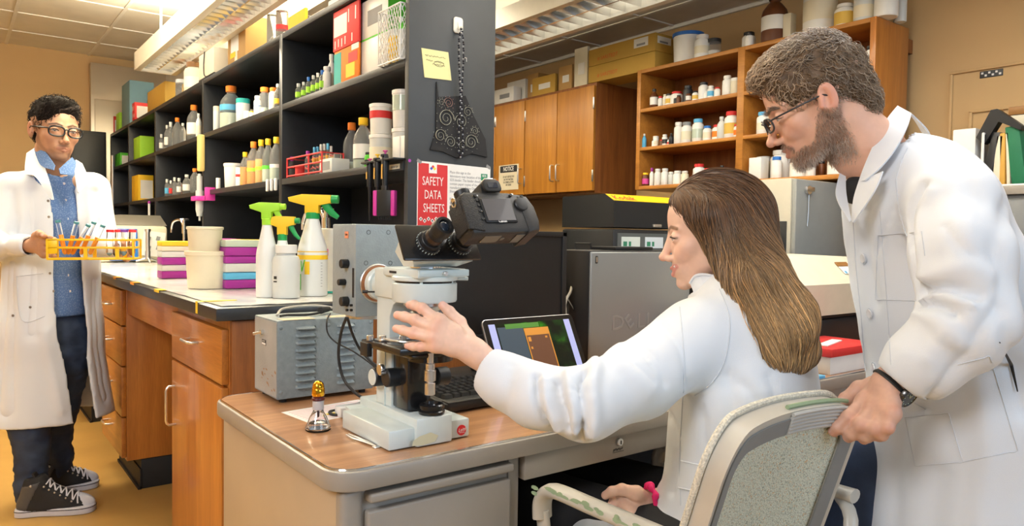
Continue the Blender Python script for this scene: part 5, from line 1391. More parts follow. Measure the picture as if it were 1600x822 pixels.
b = MB(); cp = [D(x, y, z) for x, y, z in ((1078, 452, 1.47), (1088, 440, 1.455), (1110, 440, 1.435), (1140, 452, 1.43), (1175, 468, 1.43), (1205, 478, 1.46))]
cq = spline(cp, 6); top = [Vector(p)+Vector((0, 0, .012)) for p in cq]; low = [Vector(p)+Vector(-f_t*.012)-Vector((0, 0, .022))-Vector(FW*.012) for p in cq]
n = len(cq); b.add(top+low+[p+Vector(FW*.004) for p in top], [(i, i+1, n+i+1, n+i) for i in range(n-1)]+[(2*n+i+1, 2*n+i, i, i+1)[::-1] for i in range(n-1)]); b.tube(top, .003, 0, 6); b.build('collar', M_COAT, coat_w, angle=70)
# ---- trousers
g = Grid(np.minimum(hipL, kneeR)-.25, np.maximum(hipR, kneeR)+.15, .009)
g = Grid(np.array([min(hipL[0], kneeL[0])-.15, hipL[1]-.15, 0.03]), np.array([hipR[0]+.15, kneeR[1]+.22, .75]), .009)
tz = None
for hp, kn in ((hipL, kneeL), (hipR, kneeR)):
 ft = kn+f_t*.06; ft[2] = .09
 for q in (cap(g, hp, kn, .085, .062), cap(g, kn, ft, .062, .045)): tz = q if tz is None else smin(tz, q, .03)
tz = smin(tz, cap(g, hipL, hipR, .1, .1), .05)
P, Q = nets(g, tz); npmesh('trousers', relax(P, Q, 2), Q, M_BLKCLOTH, wm, label='black trousers')
for kn in (kneeL, kneeR):
 ft = kn+f_t*.06; b = MB(); Mf = frame_to((ft[0], ft[1], 0), s_t, ydir=f_t)
 b.prism([(-.04, -.07), (.04, -.07), (.046, .08), (.03, .17), (0, .19), (-.03, .17), (-.046, .08)], .022, 0, Mf @ Matrix.Translation((0, 0, .001)), bev=.004); b.sphere((0, .02, .05), .05, sc=(.85, 1.9, .9), M=Mf); b.build('shoe', M_RUB, wm)
# ---- scrunchie
b = MB(); c0 = D(1017, 781, 1.49); axx = Wr-D(985, 790, 1.49); axx /= np.linalg.norm(axx); u1 = np.cross(axx, UP); u1 /= np.linalg.norm(u1); u2 = np.cross(axx, u1)
b.tube([Vector(c0+(u1*math.cos(a)*.025+u2*math.sin(a)*.028)+axx*.002*math.sin(7*a)) for a in [2*PI*i/40 for i in range(40)]], [.0062+.0018*math.sin(9*2*PI*i/40) for i in range(40)], 0, 8, closed=True)
b.sphere(Vector(c0-u2*.028*np.sign((u2@UP))*-1), .009); b.build('scrunchie', mat('hot_pink_fabric', (.75, .015, .16), rough=.7), wm, angle=80)
# ---- hair
rng = np.random.RandomState(11)
g = Grid(np.array(cw)-np.array([.19, .24, .36]), np.array(cw)+np.array([.30, .20, .17]), .0048)
def LW(x, y, z): return loc(Aw, cw, x, y, z)
Rl = (Aw/.225).T
H_ = ell(g, LW(0, -.085, .175), (.225*.365, .225*.455, .225*.375), Rl)
H_ = smin(H_, cap(g, D(1128, 340, 1.43), D(1150, 410, 1.42), .045, .045), .04)
def HB(x, y, off=.012):
 q = cam_snap(Sw, x, y, 1.0, 1.9); return D(x, y, depth_of(q)-off)
h1, h2, h3 = HB(1185, 440, .0), HB(1222, 500, .004), HB(1240, 545, .004)
h0 = D(1158, 350, 1.48)
H_ = smin(H_, cap(g, h0, h1, .062, .054), .04)
H_ = smin(H_, ecap(g, h1, h2, .054, .060, FW, .55), .03)
H_ = smin(H_, ecap(g, h2, h3, .060, .044, FW, .45), .03)
H_ = smin(H_, ecap(g, HB(1212, 548, .002), HB(1258, 540, .002), .030, .032, FW, .6), .03)
H_ = smin(H_, ecap(g, HB(1222, 560, .002), HB(1262, 552, .002), .020, .022, FW, .7), .02)
face = ell(g, LW(0, .44, -.13), (.225*.42, .225*.43, .225*.44), Rl)
H_ = smax(H_, -face, .02)
H_ = smax(H_, -ell(g, D(1098, 432, 1.45), (.034, .034, .040)), .02)
HS = Samp(g, H_)
Pm, Qm = nets(g, H_); Pm = relax(Pm, Qm, 1)
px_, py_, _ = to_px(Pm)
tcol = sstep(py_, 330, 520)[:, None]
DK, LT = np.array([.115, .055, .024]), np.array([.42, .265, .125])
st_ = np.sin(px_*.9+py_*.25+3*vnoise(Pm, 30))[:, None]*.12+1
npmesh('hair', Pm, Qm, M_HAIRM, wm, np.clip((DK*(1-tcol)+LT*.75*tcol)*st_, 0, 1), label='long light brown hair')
gp = np.array([(1042, 300, .8, .55), (1062, 275, .95, .25), (1090, 268, .9, .45), (1075, 300, .5, .85), (1092, 350, .05, 1), (1100, 400, .4, .9), (1120, 330, .25, .95), (1130, 265, .75, .6), (1170, 285, .6, .8), (1198, 340, .25, .97), (1150, 380, .35, .93), (1165, 440, .5, .86), (1205, 420, .42, .9), (1235, 470, .5, .86), (1200, 510, .45, .9), (1270, 510, .45, .9), (1240, 560, .15, 1), (1282, 550, -.1, 1), (1205, 560, .4, .9)], float)
def fieldw(P):
 x, y, z = to_px(P); w = np.exp(-((x[:, None]-gp[None, :, 0])**2+(y[:, None]-gp[None, :, 1])**2)/(2*26.0**2))+1e-6
 w /= w.sum(1, keepdims=True); dx = w@gp[:, 2]; dy = w@gp[:, 3]
 return dx[:, None]*RT-dy[:, None]*UP
nS = 3600
seed_i = rng.choice(len(Pm), nS, replace=False); sd = Pm[seed_i]
C_ = flow_strands(HS, sd, fieldw, rng.uniform(.0045, .0075, nS), 20, .0005, .0045, rng, jitter=.10, curl=.06, curlf=.5)
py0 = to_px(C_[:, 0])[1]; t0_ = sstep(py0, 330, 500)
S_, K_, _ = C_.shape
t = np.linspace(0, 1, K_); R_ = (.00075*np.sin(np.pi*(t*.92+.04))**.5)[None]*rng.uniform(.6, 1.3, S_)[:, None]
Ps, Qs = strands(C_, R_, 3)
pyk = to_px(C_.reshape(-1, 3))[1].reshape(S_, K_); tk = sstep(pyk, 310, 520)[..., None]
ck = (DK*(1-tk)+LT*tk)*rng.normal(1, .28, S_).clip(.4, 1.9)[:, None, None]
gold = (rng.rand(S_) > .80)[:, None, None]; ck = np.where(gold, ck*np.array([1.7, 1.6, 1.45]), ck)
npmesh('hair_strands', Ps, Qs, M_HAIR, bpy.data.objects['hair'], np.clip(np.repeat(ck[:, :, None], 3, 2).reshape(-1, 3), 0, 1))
# --- standing bearded man leaning over the chair
SKM = (.72, .43, .315)
mm = thing('person', 'bearded person with glasses in a white lab coat, one hand on the chair back', 'person', tuple(dp(1480, 1250, 1.45)*np.array([1, 1, 0])))
a_ = math.radians(27)
fwd_m = -RT*math.cos(a_)-UP*math.sin(a_)+FW*.27
up_m = UP*math.cos(a_)-RT*math.sin(a_)
hc_m = dp(1271, 158, 1.48)
HM = .236
def scalp_m(L): return sstep(L[:, 2]+.6*(-L[:, 1])*.8, .10, .2)*(1-sstep(L[:, 1]-.25*(L[:, 2]-.3), .27, .33))
om = dict(smile=.75, mouth_open=.2, nose=1.12, eye_open=.013, eye_z=-.006, jaw=1.08, skin=SKM, red=(.66, .25, .18), brow=(.20, .12, .07), browwt=.7, lip=(.50, .20, .17), lipw=.6, beard=(.22, .125, .075), beardmix=.55)
P, Q, L, Am, cm_ = build_head(hc_m, HM, fwd_m, up_m, om, neck=[(hc_m-fwd_m*.03-up_m*.06, .060), (dp(1352, 232, 1.48), .064), (dp(1395, 275, 1.48), .062)], h=.0072, lo=(-.45, -.6, -.62))
Cm = head_colors(L, om); lashes(P, Q, Am, cm_, mm, .005); parts = [(P, Q, Cm)]
D = dp
Wm = D(1392, 600, 1.245)
F_ = [
 [(D(1352, 628, 1.262), .0130), (D(1326, 652, 1.245), .0118), (D(1308, 668, 1.250), .0105), (D(1303, 674, 1.255), .0096)],
 [(D(1366, 640, 1.235), .0130), (D(1345, 664, 1.220), .0120), (D(1331, 678, 1.235), .0106), (D(1326, 683, 1.245), .0098)],
 [(D(1383, 646, 1.215), .0126), (D(1367, 670, 1.205), .0116), (D(1354, 682, 1.222), .0102), (D(1350, 686, 1.232), .0094)],
 [(D(1394, 646, 1.200), .0115), (D(1387, 668, 1.193), .0102), (D(1378, 680, 1.205), .0092), (D(1374, 683, 1.215), .0084)]]
T_ = [(D(1368, 605, 1.285), .0175), (D(1343, 608, 1.300), .0145), (D(1322, 624, 1.300), .0120), (D(1313, 631, 1.300), .0102)]
palm = [(Wm, F_[0][0][0], .0215, .0140), (Wm, F_[1][0][0], .0225, .0140), (Wm, F_[2][0][0], .0215, .0135), (Wm, F_[3][0][0], .0200, .0125), (F_[0][0][0], F_[3][0][0], .0140, .0125), (Wm, T_[0][0], .022, .018), (T_[0][0], F_[0][0][0], .016, .0135)]
Ph, Qh = build_hand(Wm, F_, T_, palm, forearm=(D(1452, 545, 1.235), .036, .0275), h=.0016, k=.007)
Ch = hand_colors(Ph, np.array(SKM)*np.array([.84, .84, .86]), [(f[-1][0], f[-1][0]-f[-2][0], f[-1][1]) for f in F_+[T_]], UP-FW*.6, nail_col=(.66, .40, .34), knuckles=[f[0][0]+UP*.008-FW*.006 for f in F_]+[f[1][0]-FW*.008 for f in F_])
parts.append((Ph, Qh, Ch))
f_m = -RT*.97-FW*.22; f_m[2] = 0; f_m /= np.linalg.norm(f_m); s_m = np.array([f_m[1], -f_m[0], 0])   # his right = away from camera
if s_m@FW < 0: s_m = -s_m
nk = D(1415, 262, 1.48); chm = D(1470, 420, 1.45); plm = D(1500, 700, 1.47); shLm = D(1490, 312, 1.30); elLm = D(1512, 505, 1.20); wrLm = D(1400, 592, 1.242)
shRm = D(1430, 320, 1.58); elRm = D(1440, 520, 1.62); wrRm = D(1400, 640, 1.60)
g = Grid(np.minimum.reduce([plm, shLm, elRm])-.22, np.maximum.reduce([plm, shRm, nk])+.2, .010)
tr = su([ecap(g, chm, plm, .12, .12, f_m, .8), ecap(g, nk-UP*.04, chm, .05, .13, f_m, .75), cap(g, shLm-UP*.03+FW*.03, shRm, .03, .03), cap(g, shLm-UP*.03+FW*.03, elLm, .03, .034), cap(g, elLm, Wm, .04, .028), cap(g, shRm, elRm, .05, .04), cap(g, elRm, wrRm, .04, .028)], .05)
Pt, Qt = nets(g, tr); parts.append((Pt, Qt, np.tile(np.array(SKM), (len(Pt), 1))))
P, Q, C = join_pq(parts); npmesh('body', P, Q, M_SKIN, mm, C)
eyes(Am, cm_, (0, 1, -.25), mm, M_IRISB)
g = Grid(nk-np.array([.2, .2, .16]), nk+np.array([.2, .2, .13]), .006)
sh = smax(ecap(g, nk+np.array([0, 0, .01]), chm-f_m*.01, .082, .12, f_m, .8), -cap(g, D(1340, 215, 1.48), nk, .068, .080), .004)
sh = smin(sh, cap(g, D(1346, 296, 1.475), chm+FW*.02, .034, .10), .02)
sh = smax(sh, plane(g, D(1340, 268, 1.46), UP-RT*.5), .006)
sh = smax(sh, plane(g, D(1392, 222, 1.48), UP*.8+RT*.55), .008)
P, Q = nets(g, sh); npmesh('shirt', relax(P, Q, 1), Q, mat('black_shirt', (.018, .018, .02), rough=.8), mm, label='black shirt under the coat')
# ---- coat
lo = np.minimum.reduce([D(1300, 300, 1.5), D(1600, 500, 1.2), D(1310, 800, 1.4)])-.12; hi = np.maximum.reduce([D(1700, 300, 1.7), nk])+.14
lo = np.array([.95, -.12, .10]); hi = np.array([2.25, 1.35, 1.42])
g = Grid(lo, hi, .0062)
hem = plm+np.array([0, 0, -.50])+f_m*.03
T1 = ecap(g, D(1440, 345, 1.45), D(1478, 470, 1.44), .155, .165, f_m, .82)
T2 = ecap(g, D(1478, 470, 1.44), D(1505, 640, 1.45), .165, .180, f_m, .84)
T3 = ecap(g, D(1505, 640, 1.45), hem, .180, .225, f_m, .84)
d = su([T1, T2, T3], .05)
d = smin(d, cap(g, shLm+np.array([0, 0, -.015]), shRm, .070, .068), .06)
d = smin(d, cap(g, D(1395, 268, 1.48), D(1430, 290, 1.46), .082, .095), .04)
sl = su([cap(g, shLm+np.array([0, 0, -.02]), D(1502, 400, 1.235), .080, .076), cap(g, D(1502, 400, 1.235), elLm, .076, .072), cap(g, elLm, D(1440, 565, 1.225), .070, .056), cap(g, D(1440, 565, 1.225), D(1404, 605, 1.243), .056, .046)], .03)
cut = D(1408, 602, 1.242); ax_ = D(1450, 560, 1.228)-cut; ax_ /= np.linalg.norm(ax_)
sl = smax(sl, -plane(g, cut, ax_), .003)
slR = su([cap(g, shRm, elRm, .075, .07), cap(g, elRm, wrRm, .068, .052)], .03)
d = smin(smin(d, sl, .022), slR, .03)
d = smax(d, -cap(g, D(1402, 607, 1.243), D(1445, 563, 1.227), .037, .041), .003)
d = smax(d, -cap(g, D(1330, 190, 1.48), D(1404, 268, 1.48), .072, .064), .005)
vtip = D(1330, 330, 1.42)
d = smax(d, -cap(g, D(1325, 255, 1.46), vtip, .050, .010), .006)
fo = D(1368, 705, 1.36)
gap_n = np.cross(f_m, [0, 0, 1]); gap_n /= np.linalg.norm(gap_n)
d = smax(d, -ecap(g, D(1374, 712, 1.33), D(1360, 960, 1.33), .003, .066, FW, 3.5), .006)
d = smax(d, -ecap(g, plm+np.array([0, 0, -.02]), hem+np.array([0, 0, -.2]), .135, .20, f_m, .84), .01)
d = smax(d, -plane(g, hem+np.array([0, 0, 0]), [0, 0, 1]), .005)
Sm = Samp(g, d)
P, Q = nets(g, d); P = relax(P, Q, 2, .5); N = normals(P, Q)
P = fold_line(P, N, Sm, [([(1440, 290), (1420, 340), (1425, 420), (1436, 450)], .009, -.014), ([(1434, 456), (1455, 448), (1500, 450)], .006, -.012), ([(1434, 470), (1470, 462), (1520, 478)], .006, .008), ([(1432, 478), (1460, 476), (1490, 492)], .006, -.012), ([(1478, 355), (1500, 385), (1520, 400)], .007, -.004), ([(1450, 560), (1480, 520), (1500, 500)], .012, .005), ([(1395, 330), (1382, 360), (1366, 395)], .008, -.006), ([(1330, 300), (1345, 330), (1380, 300)], .008, -.005), ([(1452, 300), (1436, 350), (1442, 430)], .012, .006), ([(1436, 455), (1480, 452), (1530, 462)], .012, -.013), ([(1432, 470), (1470, 480), (1500, 500)], .010, -.010), ([(1440, 440), (1500, 420), (1545, 430)], .018, .008), ([(1430, 490), (1460, 500), (1500, 535)], .014, .007),
 ([(1500, 260), (1535, 330), (1548, 400)], .02, -.006), ([(1400, 215), (1445, 228), (1480, 225), (1540, 235)], .008, -.003), ([(1355, 290), (1352, 380), (1366, 470)], .02, -.008), ([(1320, 330), (1330, 420), (1345, 500), (1350, 560)], .018, .006), ([(1420, 650), (1405, 720), (1400, 822)], .018, -.007), ([(1560, 480), (1500, 560), (1440, 640)], .012, -.010), ([(1580, 300), (1560, 400), (1575, 520), (1600, 640)], .02, -.010), ([(1530, 600), (1540, 700), (1530, 822)], .02, .006), ([(1470, 740), (1460, 822)], .02, -.006)])
N = normals(P, Q)
P = drape(P, N, .0032, (9, 9, 3), 8); Mm = MSnap(P, Q)
coat_m = npmesh('lab_coat', P, Q, M_COAT, mm, label='white buttoned lab coat with pockets')
def seam_m(pts, r=.0009, name='seam', m=M_COATD, off=.0022):
 L_ = surf_line(Mm, dense(pts) if len(pts) > 2 and r < .001 else pts, .9, 2.0, .0004, 2); b = MB(); b.tube([Vector(p) for p in L_], r, 0, 6); return b.build(name, m, coat_m, angle=80)
seam_m([(1418, 232), (1400, 280), (1408, 340), (1418, 370)], .0011)
seam_m([(1372, 368), (1440, 362)]); seam_m([(1372, 368), (1368, 468), (1432, 470)]); seam_m([(1440, 362), (1445, 400)])
seam_m([(1414, 652), (1482, 646), (1504, 722), (1430, 728), (1414, 652)]); seam_m([(1496, 570), (1546, 557), (1590, 704), (1504, 722)])
seam_m([(1376, 584), (1412, 618), (1446, 640)], .0012)
for px, py in ((1350, 404), (1360, 490), (1366, 575)):
 q = cam_snap(Mm, px, py, 1.0, 1.9)-UP*0; n_ = Sm.grad(q[None])[0]; q = q-n_*.002; b = MB(); b.lathe([(.0085, 0), (.0092, .001), (.0085, .0025), (.006, .0018), (.0018, .0018), (.001, .0018)], Vector(q+n_*.0035), 0, 26, axis=Vector(n_)); bt = b.build('button', M_BTN, coat_m)
 b = MB(); b.tube([Vector(q+n_*.0038)+Vector(np.cross(n_, UP)*.011*math.cos(a)+UP*.011*math.sin(a)) for a in [2*PI*i/20 for i in range(20)]], .0007, 0, 5, closed=True); b.build('buttonhole', M_COATD, coat_m)
seam_m([(1333, 345), (1338, 420), (1346, 500), (1352, 580)], .0009); seam_m([(1375, 330), (1382, 420), (1388, 500), (1392, 570)], .0008)
q1, q2, q3 = cam_snap(Sm, 1562, 535, 1.0, 1.9), cam_snap(Sm, 1580, 570, 1.0, 1.9), cam_snap(Sm, 1590, 612, 1.0, 1.9)
b = MB(); b.tube([Vector(q1), Vector(q2), Vector(q3)], [.0008, .003, .001], 0, 8); b.build('side_slit', M_INK, coat_m)
def patch(name, A_, B_, th, parent, m, n=10):
 """ruled strip between two 3D polylines, with thickness"""
 a = spline([Vector(p) for p in A_], n); c = spline([Vector(p) for p in B_], n); k = len(a); rows = 5
 V_ = [];
 for j in range(rows):
  t = j/(rows-1); V_.append([a[i]*(1-t)+c[i]*t for i in range(k)])
 nm = []
 b = MB(); vs_ = [];
 for sgn in (1, -1):
  for j in range(rows):
   for i in range(k):
    d1 = (a[min(i+1, k-1)]-a[max(i-1, 0)]); d2 = (c[i]-a[i]); nn = d1.cross(d2).normalized() if d1.cross(d2).length > 1e-9 else Vector((0, 0, 1))
    vs_.append(V_[j][i]+nn*th*.5*sgn)
 fs = []
 for s_ in (0, 1):
  o_ = s_*rows*k
  for j in range(rows-1):
   for i in range(k-1):
    f = (o_+j*k+i, o_+j*k+i+1, o_+(j+1)*k+i+1, o_+(j+1)*k+i); fs.append(f if s_ == 0 else f[::-1])
 H2 = rows*k
 for i in range(k-1): fs.append((i+1, i, H2+i, H2+i+1)); j0 = (rows-1)*k; fs.append((j0+i, j0+i+1, H2+j0+i+1, H2+j0+i))
 for j in range(rows-1): fs.append((j*k, (j+1)*k, H2+(j+1)*k, H2+j*k)); e = k-1; fs.append(((j+1)*k+e, j*k+e, H2+j*k+e, H2+(j+1)*k+e))
 b.add(vs_, fs); return b.build(name, m, parent, angle=50)
def CS(x, y, off=.006, S=None, z0=1.0, z1=1.9):
 S = S or Sm; q = cam_snap(S, x, y, z0, z1); return Vector(q-FW*off)
inner = [D(1402, 166, 1.50), D(1385, 188, 1.445), D(1366, 225, 1.42), D(1350, 262, 1.40), D(1342, 285, 1.395)]
outer = [D(1424, 178, 1.47), D(1418, 198, 1.405), D(1400, 232, 1.375), D(1376, 262, 1.37), D(1352, 282, 1.375)]
patch('collar', inner, outer, .003, coat_m, M_COAT)
patch('collar', [D(1402, 166, 1.50), D(1425, 182, 1.58), D(1440, 205, 1.64)], [D(1426, 180, 1.47), D(1450, 205, 1.54), D(1460, 232, 1.62)], .003, coat_m, M_COAT)
patch('lapel', [D(1342, 284, 1.393), D(1334, 312, 1.385), D(1331, 345, 1.375)], [D(1380, 268, 1.36), D(1366, 300, 1.345), D(1334, 348, 1.365)], .003, coat_m, M_COAT)
patch('lapel', [D(1322, 262, 1.50), D(1322, 300, 1.455), D(1330, 345, 1.385)], [D(1313, 268, 1.50), D(1306, 305, 1.45), D(1327, 348, 1.38)], .003, coat_m, M_COAT)
# ---- jeans and shoes
g = Grid(plm-np.array([.35, .35, plm[2]-.03]), plm+np.array([.35, .35, .05]), .010)
lg = None
for sd_, fo_ in ((-.09, .04), (.10, .0)):
 hp = plm+s_m*sd_+np.array([0, 0, -.05]); hp = hp+(f_m*.13 if sd_ > 0 else 0); kn = hp+np.array([0, 0, -.36])+f_m*(.10 if sd_ > 0 else .03); an = np.array([kn[0], kn[1], .09])-f_m*.02
 for q in (cap(g, hp, kn, .092, .072), cap(g, kn, an, .072, .058)): lg = q if lg is None else smin(lg, q, .03)
 b = MB(); Mf = frame_to((an[0], an[1], 0), s_m, ydir=f_m)
 b.prism([(-.045, -.08), (.045, -.08), (.05, .08), (.035, .18), (0, .20), (-.035, .18), (-.05, .08)], .026, 0, Mf @ Matrix.Translation((0, 0, .001)), bev=.004); b.sphere((0, .03, .055), .055, sc=(.85, 2.2, .9), M=Mf); b.build('shoe', M_RUB, mm)
P, Q = nets(g, lg); P = relax(P, Q, 2); N = normals(P, Q); P = drape(P, N, .006, (14, 14, 9), 3)
npmesh('jeans', P, Q, M_JEAN, mm, label='dark blue jeans')
# ---- glasses
def gla(A, c, m, rim, parent, round_=.4, w=.105, hh=.072, temple=True, yoff=.0, zoff=-.005, tz=.0):
 Lc = lambda x, y, z: Vector(loc(A, c, x, y, z)); k = np.linalg.norm(A[:, 0])
 b = MB()
 gl = MB()
 for s in (-1, 1):
  pts = []
  for i in range(32):
   a = 2*PI*i/32; ca, sa = math.cos(a), math.sin(a)
   x = s*.135+w*np.sign(ca)*abs(ca)**.75; z = zoff-.012+hh*np.sign(sa)*abs(sa)**.80
   pts.append(Lc(x, .432+yoff-.55*max(0, abs(x)-.12)**1.3, z))
  b.tube(pts, rim*k, 0, 8, closed=True)
  gl.add(pts, [tuple(range(32))])
  yo = .432+yoff-.55*max(0, (.135+w)-.12)**1.3
  b.tube([Lc(s*(.135+w*.98), yo, zoff+.02), Lc(s*.275, yo-.045, zoff+.022), Lc(s*.335, .12, .015+tz), Lc(s*.348, -.02, .01+tz), Lc(s*.35, -.09, -.04+tz)], rim*k*.95, 0, 8)
 b.tube([Lc(-.032, .435+yoff, zoff+.012), Lc(0, .452+yoff, zoff+.026), Lc(.032, .435+yoff, zoff+.012)], rim*k, 0, 8)
 fr_ = b.build('glasses', m, parent, angle=80, label='dark framed glasses')
 gl.build('lens', mat('spectacle_lens', (1, 1, 1), rough=0, trans=1.0, ior=1.02), fr_, smooth=False)
gla(Am, cm_, mat('dark_grey_frame', (.035, .035, .04), rough=.3), .0085, mm, w=.100, hh=.060)
# ---- hair: short and wavy, grey-brown
rng = np.random.RandomState(5)
LM = lambda x, y, z: loc(Am, cm_, x, y, z)
RlM = (Am/HM).T
g = Grid(np.array(cm_)-.22, np.array(cm_)+.22, .0045)
H_ = ell(g, LM(0, -.055, .185), (HM*.345, HM*.435, HM*.365), RlM)
H_ = smin(H_, ell(g, LM(0, .18, .36), (HM*.22, HM*.20, HM*.12), RlM), .03)
H_ = smin(H_, ell(g, LM(0, -.33, -.12), (HM*.22, HM*.15, HM*.24), RlM), .03)
fz = ell(g, LM(0, .52, -.10), (HM*.46, HM*.33, HM*.44), RlM)      # face
H_ = smax(H_, -fz, .015)
for s in (-1, 1):
 H_ = smax(H_, -ell(g, LM(s*.36, .10, -.22), (HM*.12, HM*.24, HM*.27), RlM), .015)
 H_ = smax(H_, -ell(g, LM(s*.38, -.05, -.04), (HM*.10, HM*.105, HM*.15), RlM), .012)
HSm = Samp(g, H_)
Pm, Qm = nets(g, H_); Pm = relax(Pm, Qm, 1); Nm = normals(Pm, Qm)
Pm = Pm+Nm*(.004*vnoise(Pm, 55)+.003*vnoise(Pm, 120))[:, None]
LL_ = (Pm-cm_)@np.linalg.inv(Am).T
BR, GR = np.array([.13, .078, .040]), np.array([.38, .30, .22])
npmesh('hair', Pm, Qm, M_HAIRM, mm, np.clip((BR*.8)[None]*(1+.4*vnoise(Pm, 90))[:, None], 0, 1), label='short wavy grey-brown hair')
hair_m = [o for o in COL.objects if o.name.startswith('hair') and o.parent == mm][0]
UPl, FDl = Am[:, 2]/HM, Am[:, 1]/HM
def fieldm(P):
 Lp = (P-cm_)@np.linalg.inv(Am).T
 top = sstep(Lp[:, 2], .20, .36)[:, None]; fr = sstep(Lp[:, 1], -.1, .25)[:, None]
 return top*(FDl*(.9)+UPl*.15)[None]*1.0+(1-top)*(-UPl*.9-FDl*.35)[None]+fr*(FDl*.5-UPl*.1)[None]
nS = 2800
sd = Pm[rng.choice(len(Pm), nS, replace=False)]
C_ = flow_strands(HSm, sd, fieldm, rng.uniform(.0028, .0042, nS), 11, .001, .009, rng, jitter=.35, curl=.75, curlf=.95)
S_, K_, _ = C_.shape; R_ = np.linspace(.0009, .00035, K_)[None]*rng.uniform(.7, 1.3, S_)[:, None]
Ps, Qs = strands(C_, R_, 3)
gm = rng.rand(S_)[:, None, None]**1.5; front = sstep(((sd-cm_)@np.linalg.inv(Am).T)[:, 1], -.1, .3)[:, None, None]
ck = (BR*(1-gm)+GR*gm)*(1+.6*front*np.array([1.15, 1.0, .8]))*np.ones((1, K_, 1))
npmesh('hair_strands', Ps, Qs, M_HAIR, hair_m, np.clip(np.repeat(ck[:, :, None], 3, 2).reshape(-1, 3), 0, 1))
hP, hQ, hC = parts[0]; hL = L
hN = normals(hP, hQ); w = beard_w(hL, om)
def beard_strands(hP, hN, hL, w, n, length, c1, c2, A, parent, rng, r=.00045, name='beard', dirl=(0, .15, -1)):
 pr = w/w.sum(); idx = rng.choice(len(hP), n, p=pr); K = 5; p0 = hP[idx]+rng.normal(0, .0006, (n, 3)); N0 = hN[idx]
 dv = A@np.array(dirl, float); dv /= np.linalg.norm(dv)
 t = np.linspace(0, 1, K)[None, :, None]; ln = (length*rng.uniform(.5, 1.2, n))[:, None, None]; j = rng.normal(0, .35, (n, 1, 3))
 C = p0[:, None]+ln*(N0[:, None]*(.75*t-.25*t*t)+(dv[None, None]+j)*(.65*t*t))-N0[:, None]*.0005
 R = np.linspace(r, r*.4, K)[None]*np.ones((n, 1)); Ps, Qs = strands(C, R, 3)
 m = rng.rand(n)[:, None, None]; chin = sstep(-hL[idx][:, 2], .34, .44)[:, None, None]; m = np.clip(m*.7+chin*.6, 0, 1)
 ck = (np.array(c1)*(1-m)+np.array(c2)*m)*rng.normal(1, .2, n).clip(.5, 1.6)[:, None, None]*np.ones((1, K, 1))
 return npmesh(name, Ps, Qs, M_HAIR, parent, np.clip(np.repeat(ck[:, :, None], 3, 2).reshape(-1, 3), 0, 1), label='short greying beard' if name == 'beard' else None)
beard_strands(hP, hN, hL, w, 5200, .0085, (.30, .15, .075), (.62, .52, .44), Am/HM, mm, rng)
bw_ = np.zeros(len(hL))
for s in (-1, 1):
 db = seg_d(hL, [(s*.045, .36, .075), (s*.12, .345, .102), (s*.205, .28, .078)], (1, .5, 1)); bw_ = np.maximum(bw_, (1-sstep(db, .008, .018))*(hL[:, 1] > .2))
beard_strands(hP, hN, hL, bw_, 260, .007, (.16, .10, .06), (.25, .2, .16), Am/HM, mm, rng, name='eyebrows', dirl=(0, .3, .2))
# ---- watch
wa = D(1394, 598, 1.243); axw = D(1452, 545, 1.235)-wa; axw /= np.linalg.norm(axw)
wc = wa-axw*.002; u1 = np.cross(axw, FW); u1 /= np.linalg.norm(u1); u2 = np.cross(axw, u1)
wt = thing('wristwatch', 'black wristwatch with a metal rim on the standing man\'s wrist', 'watch', tuple(wc))
b = MB(); b.tube([Vector(wc+u1*.0300*math.cos(a)+u2*.0305*math.sin(a)) for a in [2*PI*i/36 for i in range(36)]], .0060, 0, 10, closed=True, flat=.45); b.build('strap', M_RUB, wt)
dirf = (RT*.52-UP*.50-FW*.85); dirf = dirf-axw*(dirf@axw); dirf /= np.linalg.norm(dirf)
fc = wc+dirf*.029
b = MB(); b.lathe([(.0185, 0), (.0205, .002), (.0205, .007), (.0185, .010), (.0165, .0085), (.001, .0085)], Vector(fc), 0, 40, axis=Vector(dirf)); b.build('case', mat('gunmetal', (.10, .10, .10), rough=.25, metal=.9), wt)
b = MB(); b.lathe([(.0160, .0088), (.001, .009)], Vector(fc), 0, 36, axis=Vector(dirf)); dl_ = b.build('dial', mat('black_dial', (.015, .02, .02), rough=.2), wt)
b = MB(); e1 = Vector(axw); e2 = Vector(dirf).cross(e1)
for k in range(12):
 a = 2*PI*k/12; b.sphere(Vector(fc+dirf*.0092)+e1*.0135*math.cos(a)+e2*.0135*math.sin(a), .0009, n=8, m=6)
b.tube([Vector(fc+dirf*.0094), Vector(fc+dirf*.0094)+e1*.010], .0006, 0, 6); b.tube([Vector(fc+dirf*.0096), Vector(fc+dirf*.0096)+e2*.007+e1*.003], .0007, 0, 6); b.build('markers', mat('pale_green_markers', (.5, .6, .5), rough=.4), dl_)
# --- man at the left carrying the tube rack
D = dp
SKL = (.47, .255, .155)
ml = thing('person', 'dark-haired person with glasses, open lab coat over blue shirt, holding the yellow rack', 'person', tuple(at(80, 800, z=0)))
y_ = math.radians(52); p_ = math.radians(9)
flat = -FW*math.cos(y_)+RT*math.sin(y_)
fwd_l = flat*math.cos(p_)-UP*math.sin(p_); up_l = UP*math.cos(p_)+flat*math.sin(p_)
HLn = .250
hc_l = D(87, 203, 3.0)
ol = dict(nose=1.0, eye_open=.014, eye_z=-.010, skin=SKL, red=(.45, .17, .10), brow=(.02, .014, .01), lip=(.33, .13, .09), lipw=.6, beard=(.05, .03, .02), beardmix=.28)
P, Q, L, Al, cl = build_head(hc_l, HLn, fwd_l, up_l, ol, neck=[(hc_l-fwd_l*.03-up_l*.08, .058), (D(84, 255, 3.03), .060), (D(82, 285, 3.04), .056)], h=.010)
Cl = head_colors(L, ol)
